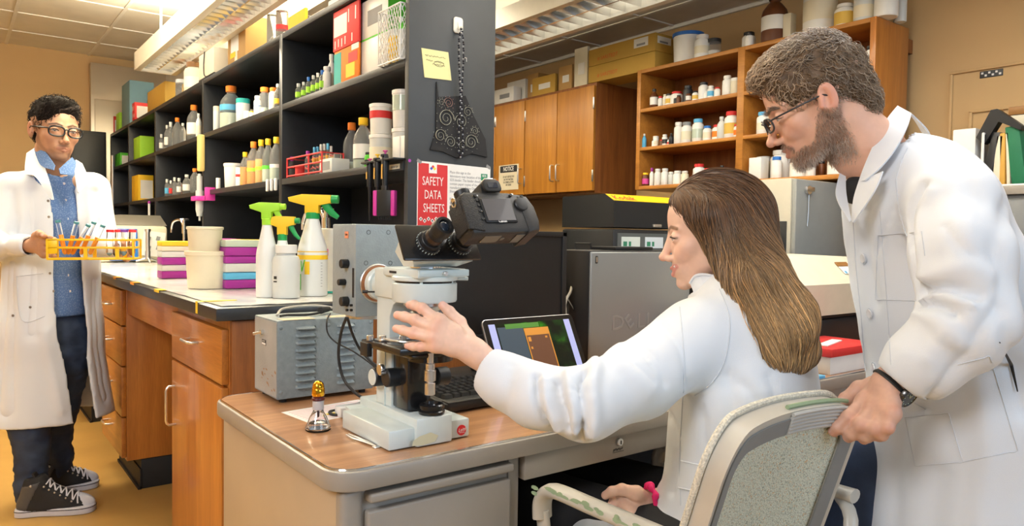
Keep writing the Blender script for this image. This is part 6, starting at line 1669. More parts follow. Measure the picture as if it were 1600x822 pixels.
lashes(P, Q, Al, cl, ml, .006)
parts = [(P, Q, Cl)]
def grip(Wp, away, along, up, skin, forearm_end, s=1.0, mirror=1):
 """hand holding a bar: away = direction of the fingers, along = towards the little finger"""
 away = np.array(away)/np.linalg.norm(away); along = np.array(along)/np.linalg.norm(along); up = np.array(up)/np.linalg.norm(up)
 F = []
 for i in range(4):
  m0 = Wp+away*(.085-.004*i)*s+along*(.024*i-.034)*s
  a1 = m0+away*.038*s-up*.006; a2 = a1+away*.012*s-up*.022*s; a3 = a2-away*.010*s-up*.012*s
  rr_ = .0098-.0006*i; F.append([(m0, rr_*1.1), (a1, rr_), (a2, rr_*.92), (a3, rr_*.82)])
 T = [(Wp+away*.035*s-along*.040*s, .0155), (Wp+away*.070*s-along*.048*s+up*.012, .0125), (Wp+away*.100*s-along*.040*s+up*.020, .0108), (Wp+away*.118*s-along*.034*s+up*.020, .0092)]
 palm = [(Wp, f[0][0], .018, .0125) for f in F]+[(F[0][0][0], F[3][0][0], .013, .012), (Wp, T[0][0], .018, .016), (T[0][0], F[0][0][0], .014, .012)]
 P, Q = build_hand(Wp, F, T, palm, forearm=(forearm_end, .030, .024), h=.0022, k=.006)
 C = hand_colors(P, skin, [(f[-1][0], f[-1][0]-f[-2][0], f[-1][1]) for f in F+[T]], up)
 return P, Q, C
WR, WLh = D(52, 384, 2.70), D(190, 391, 2.86)
parts.append(grip(WR, D(86, 384, 2.63)-WR, -UP*.9+RT*.1, -FW*.9+UP*.25, SKL, D(20, 383, 2.76), .85))
parts.append(grip(WLh, D(214, 392, 2.74)-WLh, -UP, RT*.9-FW*.5, SKL, D(176, 384, 2.94), .8))
f_l = -FW*math.cos(math.radians(50))+RT*math.sin(math.radians(50)); f_l[2] = 0; f_l /= np.linalg.norm(f_l)
r_l = np.cross(np.array([0, 0, 1.]), f_l)          # his left = image right
nkl = D(83, 272, 3.03); chl = D(85, 340, 3.04); pll = D(80, 520, 3.04)
shA = D(20, 290, 2.96); elA = D(-18, 385, 2.86); shB = D(143, 290, 3.10); elB = D(160, 378, 3.04)
g = Grid(np.minimum.reduce([pll, shA, elA, shB])-.2, np.maximum.reduce([nkl, shA, shB])+.15, .012)
tr = su([ecap(g, chl, pll, .115, .115, f_l, .72), ecap(g, nkl-np.array([0, 0, .04]), chl, .07, .13, f_l, .7), cap(g, shA, shB, .04, .04), cap(g, shA, elA, .04, .036), cap(g, elA, WR, .034, .026), cap(g, shB, elB, .04, .036), cap(g, elB, WLh, .034, .026)], .05)
Pt, Qt = nets(g, tr); parts.append((Pt, Qt, np.tile(np.array(SKL), (len(Pt), 1))))
P, Q, C = join_pq(parts); npmesh('body', P, Q, M_SKIN, ml, C)
eyes(Al, cl, (.05, 1, -.25), ml)
gla(Al, cl, mat('black_acetate_frame', (.012, .012, .013), rough=.25), .0135, ml, w=.110, hh=.078)
rng = np.random.RandomState(9)
LH2 = lambda x, y, z: loc(Al, cl, x, y, z)
Rll = (Al/HLn).T
g = Grid(np.array(cl)-.21, np.array(cl)+.21, .0055)
H_ = ell(g, LH2(0, -.06, .19), (HLn*.335, HLn*.425, HLn*.345), Rll)
H_ = smin(H_, ell(g, LH2(0, .14, .38), (HLn*.25, HLn*.22, HLn*.13), Rll), .03)
H_ = smin(H_, ell(g, LH2(0, -.30, -.05), (HLn*.24, HLn*.17, HLn*.24), Rll), .03)
H_ = smax(H_, -ell(g, LH2(0, .50, -.08), (HLn*.44, HLn*.31, HLn*.44), Rll), .012)
for s in (-1, 1):
 H_ = smax(H_, -ell(g, LH2(s*.36, .08, -.22), (HLn*.13, HLn*.26, HLn*.26), Rll), .012)
 H_ = smax(H_, -ell(g, LH2(s*.38, -.05, -.04), (HLn*.10, HLn*.10, HLn*.14), Rll), .01)
HSl = Samp(g, H_); Pm, Qm = nets(g, H_); Pm = relax(Pm, Qm, 1); Nm = normals(Pm, Qm); Pm = Pm+Nm*(.005*vnoise(Pm, 40))[:, None]
npmesh('hair', Pm, Qm, M_HAIRK, ml, np.tile(np.array([.012, .009, .008]), (len(Pm), 1)), label='short black wavy hair')
hair_l = [o for o in COL.objects if o.name.startswith('hair') and o.parent == ml][0]
UPq, FDq = Al[:, 2]/HLn, Al[:, 1]/HLn
def fieldl(P):
 Lp = (P-cl)@np.linalg.inv(Al).T; top = sstep(Lp[:, 2], .22, .36)[:, None]
 return top*(FDq*.8+Al[:, 0]/HLn*.5)[None]+(1-top)*(-UPq*.9-FDq*.2)[None]
nS = 1300; sd = Pm[rng.choice(len(Pm), nS, replace=False)]
C_ = flow_strands(HSl, sd, fieldl, rng.uniform(.0028, .0040, nS), 10, .001, .010, rng, jitter=.35, curl=.8, curlf=1.0)
strand_mesh('hair_strands', C_, .0013, .0006, M_HAIRB, hair_l, (.016, .012, .010), (.03, .022, .018), rng, var=.4)
M_SHIRT = mat('blue_check_shirt', (.13, .22, .42), rough=.95, spec=.1, bump=.2, bscale=600)
def check(m):
 nt = m.node_tree; b_ = nt.nodes['Principled BSDF']; tc = nt.nodes.new('ShaderNodeTexCoord'); ck_ = nt.nodes.new('ShaderNodeTexVoronoi'); ck_.inputs['Scale'].default_value = 170
 nt.links.new(tc.outputs['Object'], ck_.inputs['Vector']); cr = nt.nodes.new('ShaderNodeValToRGB'); cr.color_ramp.elements[0].color = (.22, .31, .52, 1); cr.color_ramp.elements[1].color = (.10, .18, .38, 1); cr.color_ramp.elements[0].position = .1; cr.color_ramp.elements[1].position = .5
 nt.links.new(ck_.outputs['Distance'], cr.inputs['Fac']); nt.links.new(cr.outputs['Color'], b_.inputs['Base Color'])
check(M_SHIRT)
g = Grid(pll-np.array([.3, .3, .06]), nkl+np.array([.3, .3, .1]), .008)
sh = su([ecap(g, chl, pll+np.array([0, 0, .06]), .150, .145, f_l, .72), ecap(g, nkl-np.array([0, 0, .03]), chl, .090, .150, f_l, .80)], .05)
sh = smax(sh, -plane(g, pll+np.array([0, 0, .07]), [0, 0, 1]), .006)
sh = smax(sh, -cap(g, hc_l, nkl+np.array([0, 0, .025])+f_l*.02, .060, .058), .005)
Ssh = Samp(g, sh); P, Q = nets(g, sh); P = relax(P, Q, 1); N = normals(P, Q); P = drape(P, N, .004, (12, 12, 5), 3)
shirt = npmesh('shirt', P, Q, M_SHIRT, ml, label='blue patterned button shirt')
for px, py in ((101, 287), (103, 313), (106, 342), (107, 430), (110, 455)):
 q = cam_snap(Ssh, px, py, 2.6, 3.3); b = MB(); b.lathe([(.0055, 0), (.0055, .002), (.001, .002)], Vector(q-FW*.003), 0, 16, axis=Vector(-FW)); b.build('button', M_BTN, shirt)
def CL(x, y, z): return D(x, y, z)
patch('shirt_collar', [CL(57, 222, 3.02), CL(70, 236, 2.95), CL(86, 258, 2.89)], [CL(54, 234, 3.0), CL(64, 258, 2.92), CL(84, 266, 2.875)], .004, shirt, M_SHIRT)
patch('shirt_collar', [CL(112, 246, 3.0), CL(103, 254, 2.93), CL(92, 264, 2.89)], [CL(119, 254, 3.0), CL(113, 272, 2.94), CL(94, 272, 2.88)], .004, shirt, M_SHIRT)
hem = pll+np.array([0, 0, -.355]);
lo = np.minimum.reduce([elA, shA, shB, WLh, WR, pll])-.16; hi = np.maximum.reduce([elA, shA, shB, WLh, nkl])+.15; lo[2] = hem[2]-.05; hi[2] = nkl[2]+.07
g = Grid(lo, hi, .0078)
tor = su([ecap(g, nkl-np.array([0, 0, .06]), chl, .095, .178, f_l, .72), ecap(g, chl, pll, .172, .188, f_l, .76), ecap(g, pll, hem+np.array([0, 0, -.1]), .188, .255, f_l, .74)], .05)
tor = smin(tor, cap(g, shA-np.array([0, 0, .01]), shB-np.array([0, 0, .01]), .062, .062), .06)
def zc_(z): return (g.z-z)
LAT = (g.x-nkl[0])*r_l[0]+(g.y-nkl[1])*r_l[1]; FWD = (g.x-nkl[0])*f_l[0]+(g.y-nkl[1])*f_l[1]; Z = np.broadcast_to(g.z, g.shape)
zt = np.array([hem[2]-.2, hem[2], pll[2]-.10, pll[2], chl[2], nkl[2]]); cen = np.array([.075, .055, .03, .02, .0, .0]); wid = np.array([.055, .045, .045, .058, .042, .045])
cut_ = np.maximum(np.abs(LAT-np.interp(Z, zt, cen))-np.interp(Z, zt, wid), -FWD+.0)
inner = tor+.020
tor = smax(tor, -smax(inner, -plane(g, nkl+np.array([0, 0, -.03]), [0, 0, -1])*0-9, .001) if False else -inner, .003)
tor = smax(tor, -cut_, .006)
tor = smax(tor, -plane(g, hem, [0, 0, 1]), .004)
slA = su([cap(g, shA-np.array([0, 0, .02]), elA, .070, .064), cap(g, elA, D(46, 384, 2.71), .062, .040)], .03)
slB = su([cap(g, shB-np.array([0, 0, .02]), elB, .070, .060), cap(g, elB, D(188, 390, 2.87), .058, .040)], .03)
for sl_, c0, c1 in ((0, D(49, 384, 2.705), D(20, 384, 2.77)), (1, D(190, 391, 2.86), D(176, 385, 2.94))):
 ax_ = (c1-c0)/np.linalg.norm(c1-c0)
 if sl_ == 0: slA = smax(smax(slA, -plane(g, c0, ax_), .003), -cap(g, c0-ax_*.03, c1, .028, .030), .003)
 else: slB = smax(smax(slB, -plane(g, c0, ax_), .003), -cap(g, c0-ax_*.03, c1, .028, .030), .003)
d = smin(smin(tor, slA, .02), slB, .02)
d = smax(d, -cap(g, hc_l, nkl-np.array([0, 0, .02])+f_l*.03, .078, .082), .005)
Sl = Samp(g, d); P, Q = nets(g, d); P = relax(P, Q, 2, .5); N = normals(P, Q)
P = fold_line(P, N, Sl, [([(14, 400), (12, 500), (8, 640)], .03, -.014), ([(48, 300), (52, 420), (50, 520)], .03, -.010), ([(150, 300), (150, 340), (160, 360)], .02, -.012), ([(150, 440), (152, 540), (165, 620)], .025, -.014), ([(70, 520), (85, 600), (95, 640)], .02, .010), ([(18, 300), (25, 350), (10, 372)], .02, -.012)], 2.4, 3.4)
N = normals(P, Q); P = drape(P, N, .004, (8, 8, 2), 4); Ml = MSnap(P, Q)
coat_l = npmesh('lab_coat', P, Q, M_COAT, ml, label='open white knee-length lab coat')
patch('lapel', [CL(60, 228, 3.04), CL(66, 250, 2.96), CL(78, 285, 2.88), CL(84, 312, 2.86)], [CL(42, 240, 3.02), CL(40, 270, 2.93), CL(56, 277, 2.88), CL(80, 312, 2.86)], .005, coat_l, M_COAT)
patch('lapel', [CL(118, 250, 3.02), CL(117, 272, 2.95), CL(121, 300, 2.92)], [CL(128, 256, 3.04), CL(137, 282, 2.97), CL(123, 302, 2.925)], .005, coat_l, M_COAT)
def seam_l(pts, r=.0016, name='seam', m=M_COATD):
 L_ = surf_line(Ml, pts, 2.4, 3.4, .001); b = MB(); b.tube([Vector(p) for p in L_], r, 0, 6); return b.build(name, m, coat_l, angle=80)
seam_l([(26, 432), (68, 427)]); seam_l([(26, 432), (34, 500), (70, 494)]);
for px, py in ((76, 314), (77, 339), (79, 427), (84, 455), (48, 480), (21, 493)):
 q = cam_snap(Ml, px, py, 2.4, 3.3); b = MB(); b.lathe([(.005, 0), (.005, .002), (.001, .0025)], Vector(q-FW*.002), 0, 14, axis=Vector(-FW)); b.build('snap', mat('dull_snap', (.35, .35, .36), rough=.3, metal=.8), coat_l)
q0 = at(48, 818, z=0); q1 = at(98, 778, z=0)
anA = np.array([*at(52, 800, z=.10)[:2], .13]); anB = np.array([*at(88, 768, z=.10)[:2], .13])
anA = D(50, 775, 2.97); anB = D(90, 742, 3.2)
hpA = pll-r_l*.085+np.array([0, 0, -.06]); hpB = pll+r_l*.085+np.array([0, 0, -.06])
knA = D(46, 660, 2.94); knB = D(86, 650, 3.12)
g = Grid(np.minimum.reduce([hpA, anA, knA])-.14, np.maximum.reduce([hpB, anB, pll])+.14, .009)
lg = None
for hp, kn, an in ((hpA, knA, anA), (hpB, knB, anB)):
 for q in (cap(g, hp, kn, .092, .074), cap(g, kn, an, .074, .058)): lg = q if lg is None else smin(lg, q, .02)
lg = smin(lg, ecap(g, pll+np.array([0, 0, .07]), pll+np.array([0, 0, -.06]), .135, .15, f_l, .72), .03)
P, Q = nets(g, lg); P = relax(P, Q, 2); N = normals(P, Q); P = drape(P, N, .009, (10, 10, 18), 6); N = normals(P, Q); P = drape(P, N, .003, (30, 30, 60), 2)
npmesh('jeans', P, Q, M_JEAN, ml, label='dark blue jeans')
M_SOLE = mat('white_rubber_sole', (.62, .64, .72), rough=.55); M_CANV = mat('black_canvas', (.022, .022, .024), rough=.85, bump=.4, bscale=900); M_GREYC = mat('grey_leather_panel', (.075, .075, .078), rough=.6); M_LACE = mat('white_lace', (.66, .66, .72), rough=.8)
def sneaker(heel, toe, an, label=None):
 heel = Vector(heel); toe = Vector(toe); dx = (toe-heel); Ls = dx.length; dx.normalize(); M = frame_to((heel.x, heel.y, 0), dx, zdir=(0, 0, 1))
 k = Ls/.31
 out = [(0, -.030), (.03, -.040), (.10, -.036), (.18, -.046), (.25, -.048), (.295, -.034), (.31, 0), (.295, .034), (.25, .046), (.18, .042), (.10, .036), (.03, .038), (0, .030), (-.008, 0)]
 out = [(p.x, p.y) for p in spline([(x*k, y, 0) for x, y in out]+[(0, -.030, 0)], 4)][:-1]
 b = MB(); b.prism(out, .030, 0, M @ Matrix.Translation((0, 0, .001)), bev=.004); so = b.build('shoe_sole', M_SOLE, ml, label='white rubber sole')
 b = MB(); b.tube([M @ Vector((x, y*1.01, .024)) for x, y in out], .0016, 0, 6, closed=True); b.build('sole_stripe', M_INK, so)
 A_ = np.array(M)[:3, :3]; c0 = np.array(M)[:3, 3]; W = lambda x, y, z: A_@np.array([x*k, y, z])+c0
 ank = np.array(an)
 g = Grid(np.minimum(np.minimum(W(-.03, -.07, 0), W(.33, .07, 0)), np.minimum(W(-.03, .07, 0), W(.33, -.07, 0))), np.maximum(np.maximum(W(-.03, -.07, .2), W(.33, .07, .2)), np.maximum(W(-.03, .07, .2), W(.33, -.07, .2))), .005)
 d = su([ell(g, W(.155, 0, .035), (.152*k, .041, .052), A_.T), cap(g, W(.05, 0, .05), W(.075, 0, .125), .040, .045), cap(g, W(.09, 0, .10), W(.20, 0, .052), .036, .030)], .025)
 d = smax(d, plane(g, W(.05, 0, .150), A_@np.array([-.25, 0, 1])), .004); d = smax(d, -plane(g, W(0, 0, .022), [0, 0, 1]), .002)
 P, Q = nets(g, d); up_ = npmesh('shoe_upper', relax(P, Q, 1), Q, M_CANV, ml, label='black high-top canvas upper')
 g2 = d+0; t_ = smax(d-.0018, -plane(g, W(.262, 0, .04), A_@np.array([1, 0, .5])), .002); P, Q = nets(g, t_); npmesh('toe_cap', relax(P, Q, 1), Q, M_SOLE, up_)
 t_ = smax(smax(d-.0016, plane(g, W(.085, 0, .10), A_@np.array([1, 0, -.45])), .002), plane(g, W(.05, 0, .128), A_@np.array([-.3, 0, 1])), .002); P, Q = nets(g, t_); npmesh('heel_panel', relax(P, Q, 1), Q, M_GREYC, up_)
 b = MB(); b.add([W(.098, -.028, .115), W(.098, .028, .115), W(.075, .030, .172), W(.075, -.030, .172), W(.090, -.028, .115), W(.090, .028, .115), W(.067, .030, .172), W(.067, -.030, .172)], [(0, 1, 2, 3), (7, 6, 5, 4), (0, 3, 7, 4), (1, 5, 6, 2), (3, 2, 6, 7)]); b.build('tongue', M_CANV, up_)
 b = MB(); b.box((.0855*k, 0, .150), (.002, .022, .016), M=M @ Matrix.Rotation(0, 4, 'Y')); b.build('tongue_patch', M_GREYC, up_)
 Su = Samp(g, d)
 b = MB()
 for i in range(6):
  x = .115+.022*i; z0_ = .125-.014*i
  for sg in (-1, 1):
   pts = [W(x, sg*.024, z0_), W(x+.009, 0, z0_+.012), W(x+.020, -sg*.024, z0_-.012)]
   pts = [Vector(q) for q in snap_to(Su, np.array([(np.array(p)) for p in spline(pts, 4)]), .0035)]
   b.tube(pts, .0030, 0, 6, flat=.6)
 b.build('laces', M_LACE, up_, angle=80)
 b = MB()
 for i in range(6):
  for sg in (-1, 1):
   q = snap_to(Su, np.array([W(.112+.022*i, sg*.030, .118-.013*i)]), .001)[0]; b.sphere(Vector(q), .0042, n=10, m=6)
 q = snap_to(Su, np.array([W(.07, -.045, .128)]), .001)[0]; b.sphere(Vector(q), .005, n=10, m=6)
 b.build('eyelets', M_SATIN, up_)
hA = at(27, 806, z=0); tA = at(150, 797, z=0); sneaker(hA, tA, anA)
hB = at(52, 775, z=0); tB = at(155, 758, z=0); sneaker(hB, tB, anB)
# --- yellow tube rack in his hands
M_YEL = mat('yellow_plastic', (.90, .56, .01), rough=.35)
rl, rr2 = D(82, 386, 2.64), D(214, 386, 2.70)
Mr = frame_to(tuple((rl+rr2)/2), tuple(rr2-rl), zdir=(0, 0, 1)); RL = np.linalg.norm(rr2-rl)
rk = thing('tube_rack', 'yellow plastic test tube rack held in both hands', 'rack', tuple((rl+rr2)/2), 0)
hw, hd_ = RL/2, .048
b = MB()
for z in (.026, -.002, -.042):
 for y in (-hd_, hd_): b.box((0, y, z), (RL, .005, .007), 0, .001, M=Mr)
 for x in (-hw, hw): b.box((x, 0, z), (.005, 2*hd_, .007), 0, .001, M=Mr)
 if z > -.03:
  for i in range(1, 10): b.box((-hw+RL*i/10, 0, z), (.003, 2*hd_, .004), M=Mr)
  for y in (-.016, .016): b.box((0, y, z), (RL, .003, .004), M=Mr)
 else: b.box((0, 0, z), (RL, .02, .004), M=Mr)
for x in (-hw*.12, hw*.62):
 for y in (-hd_, hd_): b.box((x, y, -.021), (.012, .005, .042), M=Mr)
for x in (-hw, hw):
 for y in (-hd_, hd_): b.box((x, y, -.008), (.006, .006, .07), M=Mr)
b.box((-hw+.016, -hd_, .003), (.034, .005, .052), 0, .001, M=Mr)
b.build('frame', M_YEL, rk)
M_TUBE = mat('clear_tube_plastic', (.93, .95, .96), rough=.08, trans=.97, ior=1.08)
M_ORL = mat('orange_liquid', (.95, .33, .01), rough=.3); M_AMB = mat('amber_culture', (.32, .10, .015), rough=.25)
def tube_item(label, base, top, r, liq, m_liq, capc, capname, caph=.010, group=None):
 base = Vector(base); top = Vector(top); L = (top-base).length; ax = (top-base)/L
 t = thing('test_tube', label, 'test tube', tuple(base), 0, group)
 b = MB(); b.lathe([(.001, 0), (r*.6, r*.3), (r, r), (r, L)], base, 0, 14, axis=ax); b.build('tube_body', M_TUBE, t)
 if liq: b = MB(); b.lathe([(.001, .001), (r*.55, r*.35), (r*.9, r), (r*.9, L*liq), (.001, L*liq)], base, 0, 14, axis=ax); b.build('liquid', m_liq, t)
 b = MB(); b.lathe([(r*1.15, 0), (r*1.15, caph), (r*.9, caph+.001), (.001, caph+.001)], base+ax*L, 0, 14, axis=ax); b.build('cap', mat(capname, capc, rough=.35), t); return t
BLU = (.06, .25, .30)
for lbl, xb, xt, zt_, y in (('orange-filled test tube upright at the left end of the yellow rack', 102, 91, 348, -.03), ('second orange-filled test tube leaning right in the yellow rack', 106, 119, 350, -.01), ('orange-filled test tube tilted in the middle of the yellow rack, its cap pale blue', 112, 137, 354, .01), ('tallest leaning orange test tube near the middle of the yellow rack', 126, 146, 350, .03), ('last orange-filled test tube before the red caps, leaning steeply', 140, 160, 355, -.03)):
 ba = D(xb, 398, 2.66+y); tp = D(xt, zt_, 2.66+y); tube_item(lbl, ba, tp, .0078, .62, M_ORL, BLU, 'teal_clear_cap', .008, 'orange culture tubes in the yellow rack')
 b = MB()
for i, (x, c, nm, lb) in enumerate(((171, (.75, .03, .04), 'red_cap', 'red-capped tube next to the leaning orange tubes'), (184, (.75, .03, .04), 'red_cap', 'red-capped tube just left of the purple-capped tube'), (193, (.22, .05, .40), 'purple_cap', 'purple-capped tube in the yellow rack'), (206, (.80, .05, .03), 'red_cap', 'red-capped tube with amber liquid at the right end of the yellow rack'))):
 tube_item(lb, D(x, 400, 2.67), D(x+1, 363, 2.67), .0115, .35 if i == 3 else (.2 if i else .1), M_AMB if i == 3 else mat('pale_blue_liquid', (.25, .42, .55), rough=.2), c, nm, .009, 'capped tubes at the right of the yellow rack')
# --- office chair
M_CHM = mat('chair_putty_metal', (.50, .47, .41), rough=.35, noise=.06, nscale=9)
M_CHG = mat('chair_grey_inner_frame', (.20, .21, .215), rough=.45)
M_CHIP = mat('chipped_green_paint', (.27, .36, .22), rough=.6)
def tweed():
 m = bpy.data.materials.new('pale_tweed'); m.use_nodes = True; nt = m.node_tree; b_ = nt.nodes['Principled BSDF']; b_.inputs['Roughness'].default_value = .95
 tc = nt.nodes.new('ShaderNodeTexCoord'); v = nt.nodes.new('ShaderNodeTexVoronoi'); v.inputs['Scale'].default_value = 340; nt.links.new(tc.outputs['Object'], v.inputs['Vector'])
 cr = nt.nodes.new('ShaderNodeValToRGB'); e = cr.color_ramp.elements; e[0].position = 0; e[0].color = (.74, .76, .66, 1); e[1].position = 1; e[1].color = (.30, .35, .30, 1); e.new(.45).color = (.66, .71, .62, 1)
 nt.links.new(v.outputs['Distance'], cr.inputs['Fac'])
 n = nt.nodes.new('ShaderNodeTexNoise'); n.inputs['Scale'].default_value = 240; nt.links.new(tc.outputs['Object'], n.inputs['Vector'])
 mx = nt.nodes.new('ShaderNodeMix'); mx.data_type = 'RGBA'; mr = nt.nodes.new('ShaderNodeMapRange'); mr.inputs['From Min'].default_value = .62; mr.inputs['From Max'].default_value = .68
 nt.links.new(n.outputs['Fac'], mr.inputs['Value']); nt.links.new(mr.outputs['Result'], mx.inputs[0]); nt.links.new(cr.outputs['Color'], mx.inputs[6]); mx.inputs[7].default_value = (.62, .42, .22, 1)
 nt.links.new(mx.outputs[2], b_.inputs['Base Color'])
 bp = nt.nodes.new('ShaderNodeBump'); bp.inputs['Strength'].default_value = .9; bp.inputs['Distance'].default_value = .002; bp.invert = True
 nt.links.new(v.outputs['Distance'], bp.inputs['Height']); nt.links.new(bp.outputs['Normal'], b_.inputs['Normal']); MATS['pale_tweed'] = m; return m
M_TW = tweed()
PL, PR = Vector(dp(1143, 680, 1.035)), Vector(dp(1343, 640, 1.285)); PR.z = PL.z = .852
uu = (PR-PL); WC = uu.length; uu.normalize()
ff = Vector((0, 0, 1)).cross(uu).normalized()       # forward of the chair
if ff.dot(Vector(f_t)) < 0: ff = -ff
vv = (Vector((0, 0, 1))*.955-ff*.295).normalized()  # up the reclined back
nn = uu.cross(vv); nn = nn if nn.dot(ff) < 0 else -nn   # rear normal
Mb = Matrix(((uu.x, vv.x, nn.x, 0), (uu.y, vv.y, nn.y, 0), (uu.z, vv.z, nn.z, 0), (0, 0, 0, 1)))
mid = (PL+PR)/2; Mb.translation = mid
ch_ = thing('office_chair', 'old metal armchair with pale tweed back and chipped putty paint', 'chair', (mid.x, mid.y, 0))
HB_ = .38; hwc = WC/2+.01
def arcs(off, r, n=8):
 pts = [(-hwc+off, -HB_)]
 for i in range(n+1):
  a = PI-PI/2*i/n; pts.append((-hwc+off+r+r*math.cos(a), -off-r+r*math.sin(a)))
 xa_ = -hwc+off+r; pts += [(xa_+(-2*xa_)*k/8, -off) for k in range(1, 8)]
 for i in range(n+1):
  a = PI/2-PI/2*i/n; pts.append((hwc-off-r+r*math.cos(a), -off-r+r*math.sin(a)))
 pts.append((hwc-off, -HB_)); return pts
bow = lambda x: -.030*(1-(x/hwc)**2)        # the back curves around the sitter
def ribbon(outer, inner, z0, z1, mi=0, b=None):
 b = b or MB(); n = len(outer)
 V_ = [Vector((x, y, z0+bow(x)*-1*-1)) for x, y in outer]+[Vector((x, y, z0+bow(x))) for x, y in inner]+[Vector((x, y, z1+bow(x))) for x, y in outer]+[Vector((x, y, z1+bow(x))) for x, y in inner]
 f = []
 for i in range(n-1):
  f += [(i, i+1, n+i+1, n+i)[::-1], (2*n+i, 2*n+i+1, 3*n+i+1, 3*n+i), (i, i+1, 2*n+i+1, 2*n+i), (n+i+1, n+i, 3*n+i, 3*n+i+1)]
 f += [(0, n, 3*n, 2*n), (n-1, 3*n-1, 4*n-1, 2*n-1)]
 b.add(V_, f, mi, Mb); return b
fr_ = ribbon(arcs(0, .075), arcs(.034, .045), -.020, .012).build('back_frame', M_CHM, ch_)
ribbon(arcs(.012, .065), arcs(.040, .040), .012, .0145).build('frame_inlay', M_CHG, fr_)
b = MB(); n = 14
g1 = [(x, y) for x in np.linspace(-hwc+.03, hwc-.03, n) for y in np.linspace(-HB_, -.030, n)]
for sgn, z in ((1, .010), (-1, -.034)):
 vs_ = []
 for x, y in g1:
  ex = max(0, abs(x)-(hwc-.075))/.045; ey = max(0, y+.075)/.045; k = max(0, 1-(ex*ex*.6+ey*ey*.6))
  y2 = y-(.018*min(1, ex)*min(1, ey)); vs_.append(Vector((x*(1-.05*min(1, ey)*ex), y2, z*(.45+.55*k)+bow(x))))
 f = [(i*n+j, (i+1)*n+j, (i+1)*n+j+1, i*n+j+1) for i in range(n-1) for j in range(n-1)]
 b.add(vs_, f if sgn > 0 else [q[::-1] for q in f], 0, Mb)
b.build('back_cushion', M_TW, ch_, label='pale speckled tweed back cushion')
b = MB(); b.tube([Mb @ Vector((x, y, -.024+bow(x))) for x, y in arcs(-.004, .078)], .0055, 0, 8); b.build('welt_cord', mat('cream_welt', (.66, .62, .52), rough=.95, noise=.25, nscale=260, bump=.9, bscale=500), ch_)
b = MB()
for i in range(6):
 y = -.004-.0065*i; b.tube([Mb @ Vector((x, y-.012*max(0, (x-hwc+.08)/.08)**2, .015+bow(x))) for x in np.linspace(hwc-.205, hwc-.045, 12)], .0034, 0, 6)
b.tube([Mb @ Vector((x, .003-.012*max(0, (x-hwc+.08)/.08)**2, .002+bow(x))) for x in np.linspace(hwc-.205, hwc-.04, 12)], .004, 1, 6)
b.build('ribbed_grip', [mat('ribbed_grey_tape', (.46, .46, .44), rough=.5), M_CHIP], ch_)
sc_ = Vector((mid.x, mid.y, 0))+ff*.33
def Cp(u, f, z): return Vector((sc_.x, sc_.y, 0))+uu*u+ff*f+Vector((0, 0, z))
Ms = frame_to(tuple(Cp(0, 0, 0)), uu, zdir=(0, 0, 1))
sgn_f = 1 if Vector(Ms.col[1][:3]).dot(ff) > 0 else -1
b = MB(); b.prism(rrect(.46, .44, .05, 5), .03, 0, Ms @ Matrix.Translation((0, 0, .385)), bev=.006); b.build('seat_pan', M_CHM, ch_)
b = MB(); b.prism(rrect(.44, .42, .06, 5), .05, 0, Ms @ Matrix.Translation((0, 0, .413)), bev=.018); b.build('seat_cushion', M_TW, ch_)
for s in (-1, 1):
 u0 = s*.275
 if s < 0: fc_ = Vector(dp(848, 762, 1.36)); bk_ = Vector(dp(1020, 842, 1.15)); fc_.z = bk_.z = .672
 else: fc_ = Cp(.275, .17, .655); bk_ = Cp(.275, -.26, .655)
 ax = (fc_-bk_).normalized()
 pts = [bk_-ax*.03, bk_+(fc_-bk_)*.5, fc_-ax*.045, fc_-ax*.015-Vector((0, 0, .008)), fc_-Vector((0, 0, .030)), fc_-Vector((0, 0, .060))]
 b = MB(); P_ = spline(pts, 5); b.tube(P_, [.021]*len(P_), 0, 12, flat=.62); arm = b.build('armrest', M_CHM, ch_, angle=70, label='armrest with green paint showing through' if s < 0 else None)
 if s < 0:
  rr_ = random.Random(8); b = MB(); side_ = uu*-1
  for k in range(26):
   t_ = rr_.random(); c0 = bk_.lerp(fc_, t_)+Vector((0, 0, rr_.uniform(-.004, .004))); dn = (side_*.8+Vector((0, 0, .25))).normalized()
   if t_ > .88: c0 = fc_-Vector((0, 0, rr_.uniform(0, .05)))
   c0 = c0+dn*.0195; e1 = ax; e2 = dn.cross(ax); n = 8; rx = rr_.uniform(.005, .016); ry = rr_.uniform(.002, .0045)
   b.add([c0+e1*rx*math.cos(2*PI*i/n)*rr_.uniform(.6, 1.2)+e2*ry*math.sin(2*PI*i/n)*rr_.uniform(.6, 1.2)+dn*.0012 for i in range(n)], [tuple(range(n))]); b.add([c0+e1*rx*.9*math.cos(2*PI*i/n)+e2*ry*math.sin(2*PI*i/n)+dn*.0011 for i in range(n)], [tuple(reversed(range(n)))])
  b.build('paint_chips', M_CHIP, arm, smooth=False)
 b = MB(); foot_ = Cp(s*.225, .12, .40); b.tube(spline([fc_-Vector((0, 0, .045)), fc_-Vector((0, 0, .14)), foot_], 5), .016, 0, 10, flat=.6); b.build('arm_post', M_CHM, ch_, angle=70); b = MB(); b.tube(spline([bk_-Vector((0, 0, .005)), Cp(s*.24, -.30, .60), Cp(s*.20, -.26, .40)], 5), .014, 0, 10, flat=.6); b.build('arm_post', M_CHM, ch_, angle=70)
b = MB(); b.tube(spline([Mb @ Vector((0, -HB_+.03, .0)), Mb @ Vector((0, -HB_-.05, .01)), Cp(0, -.16, .38), Cp(0, -.05, .375)], 5), .02, 0, 10, flat=.5); b.build('back_bracket', M_CHM, ch_)
b = MB(); b.cyl(Cp(0, 0, .10), Cp(0, 0, .39), .028, 0, 20); b.build('column', M_CHG, ch_)
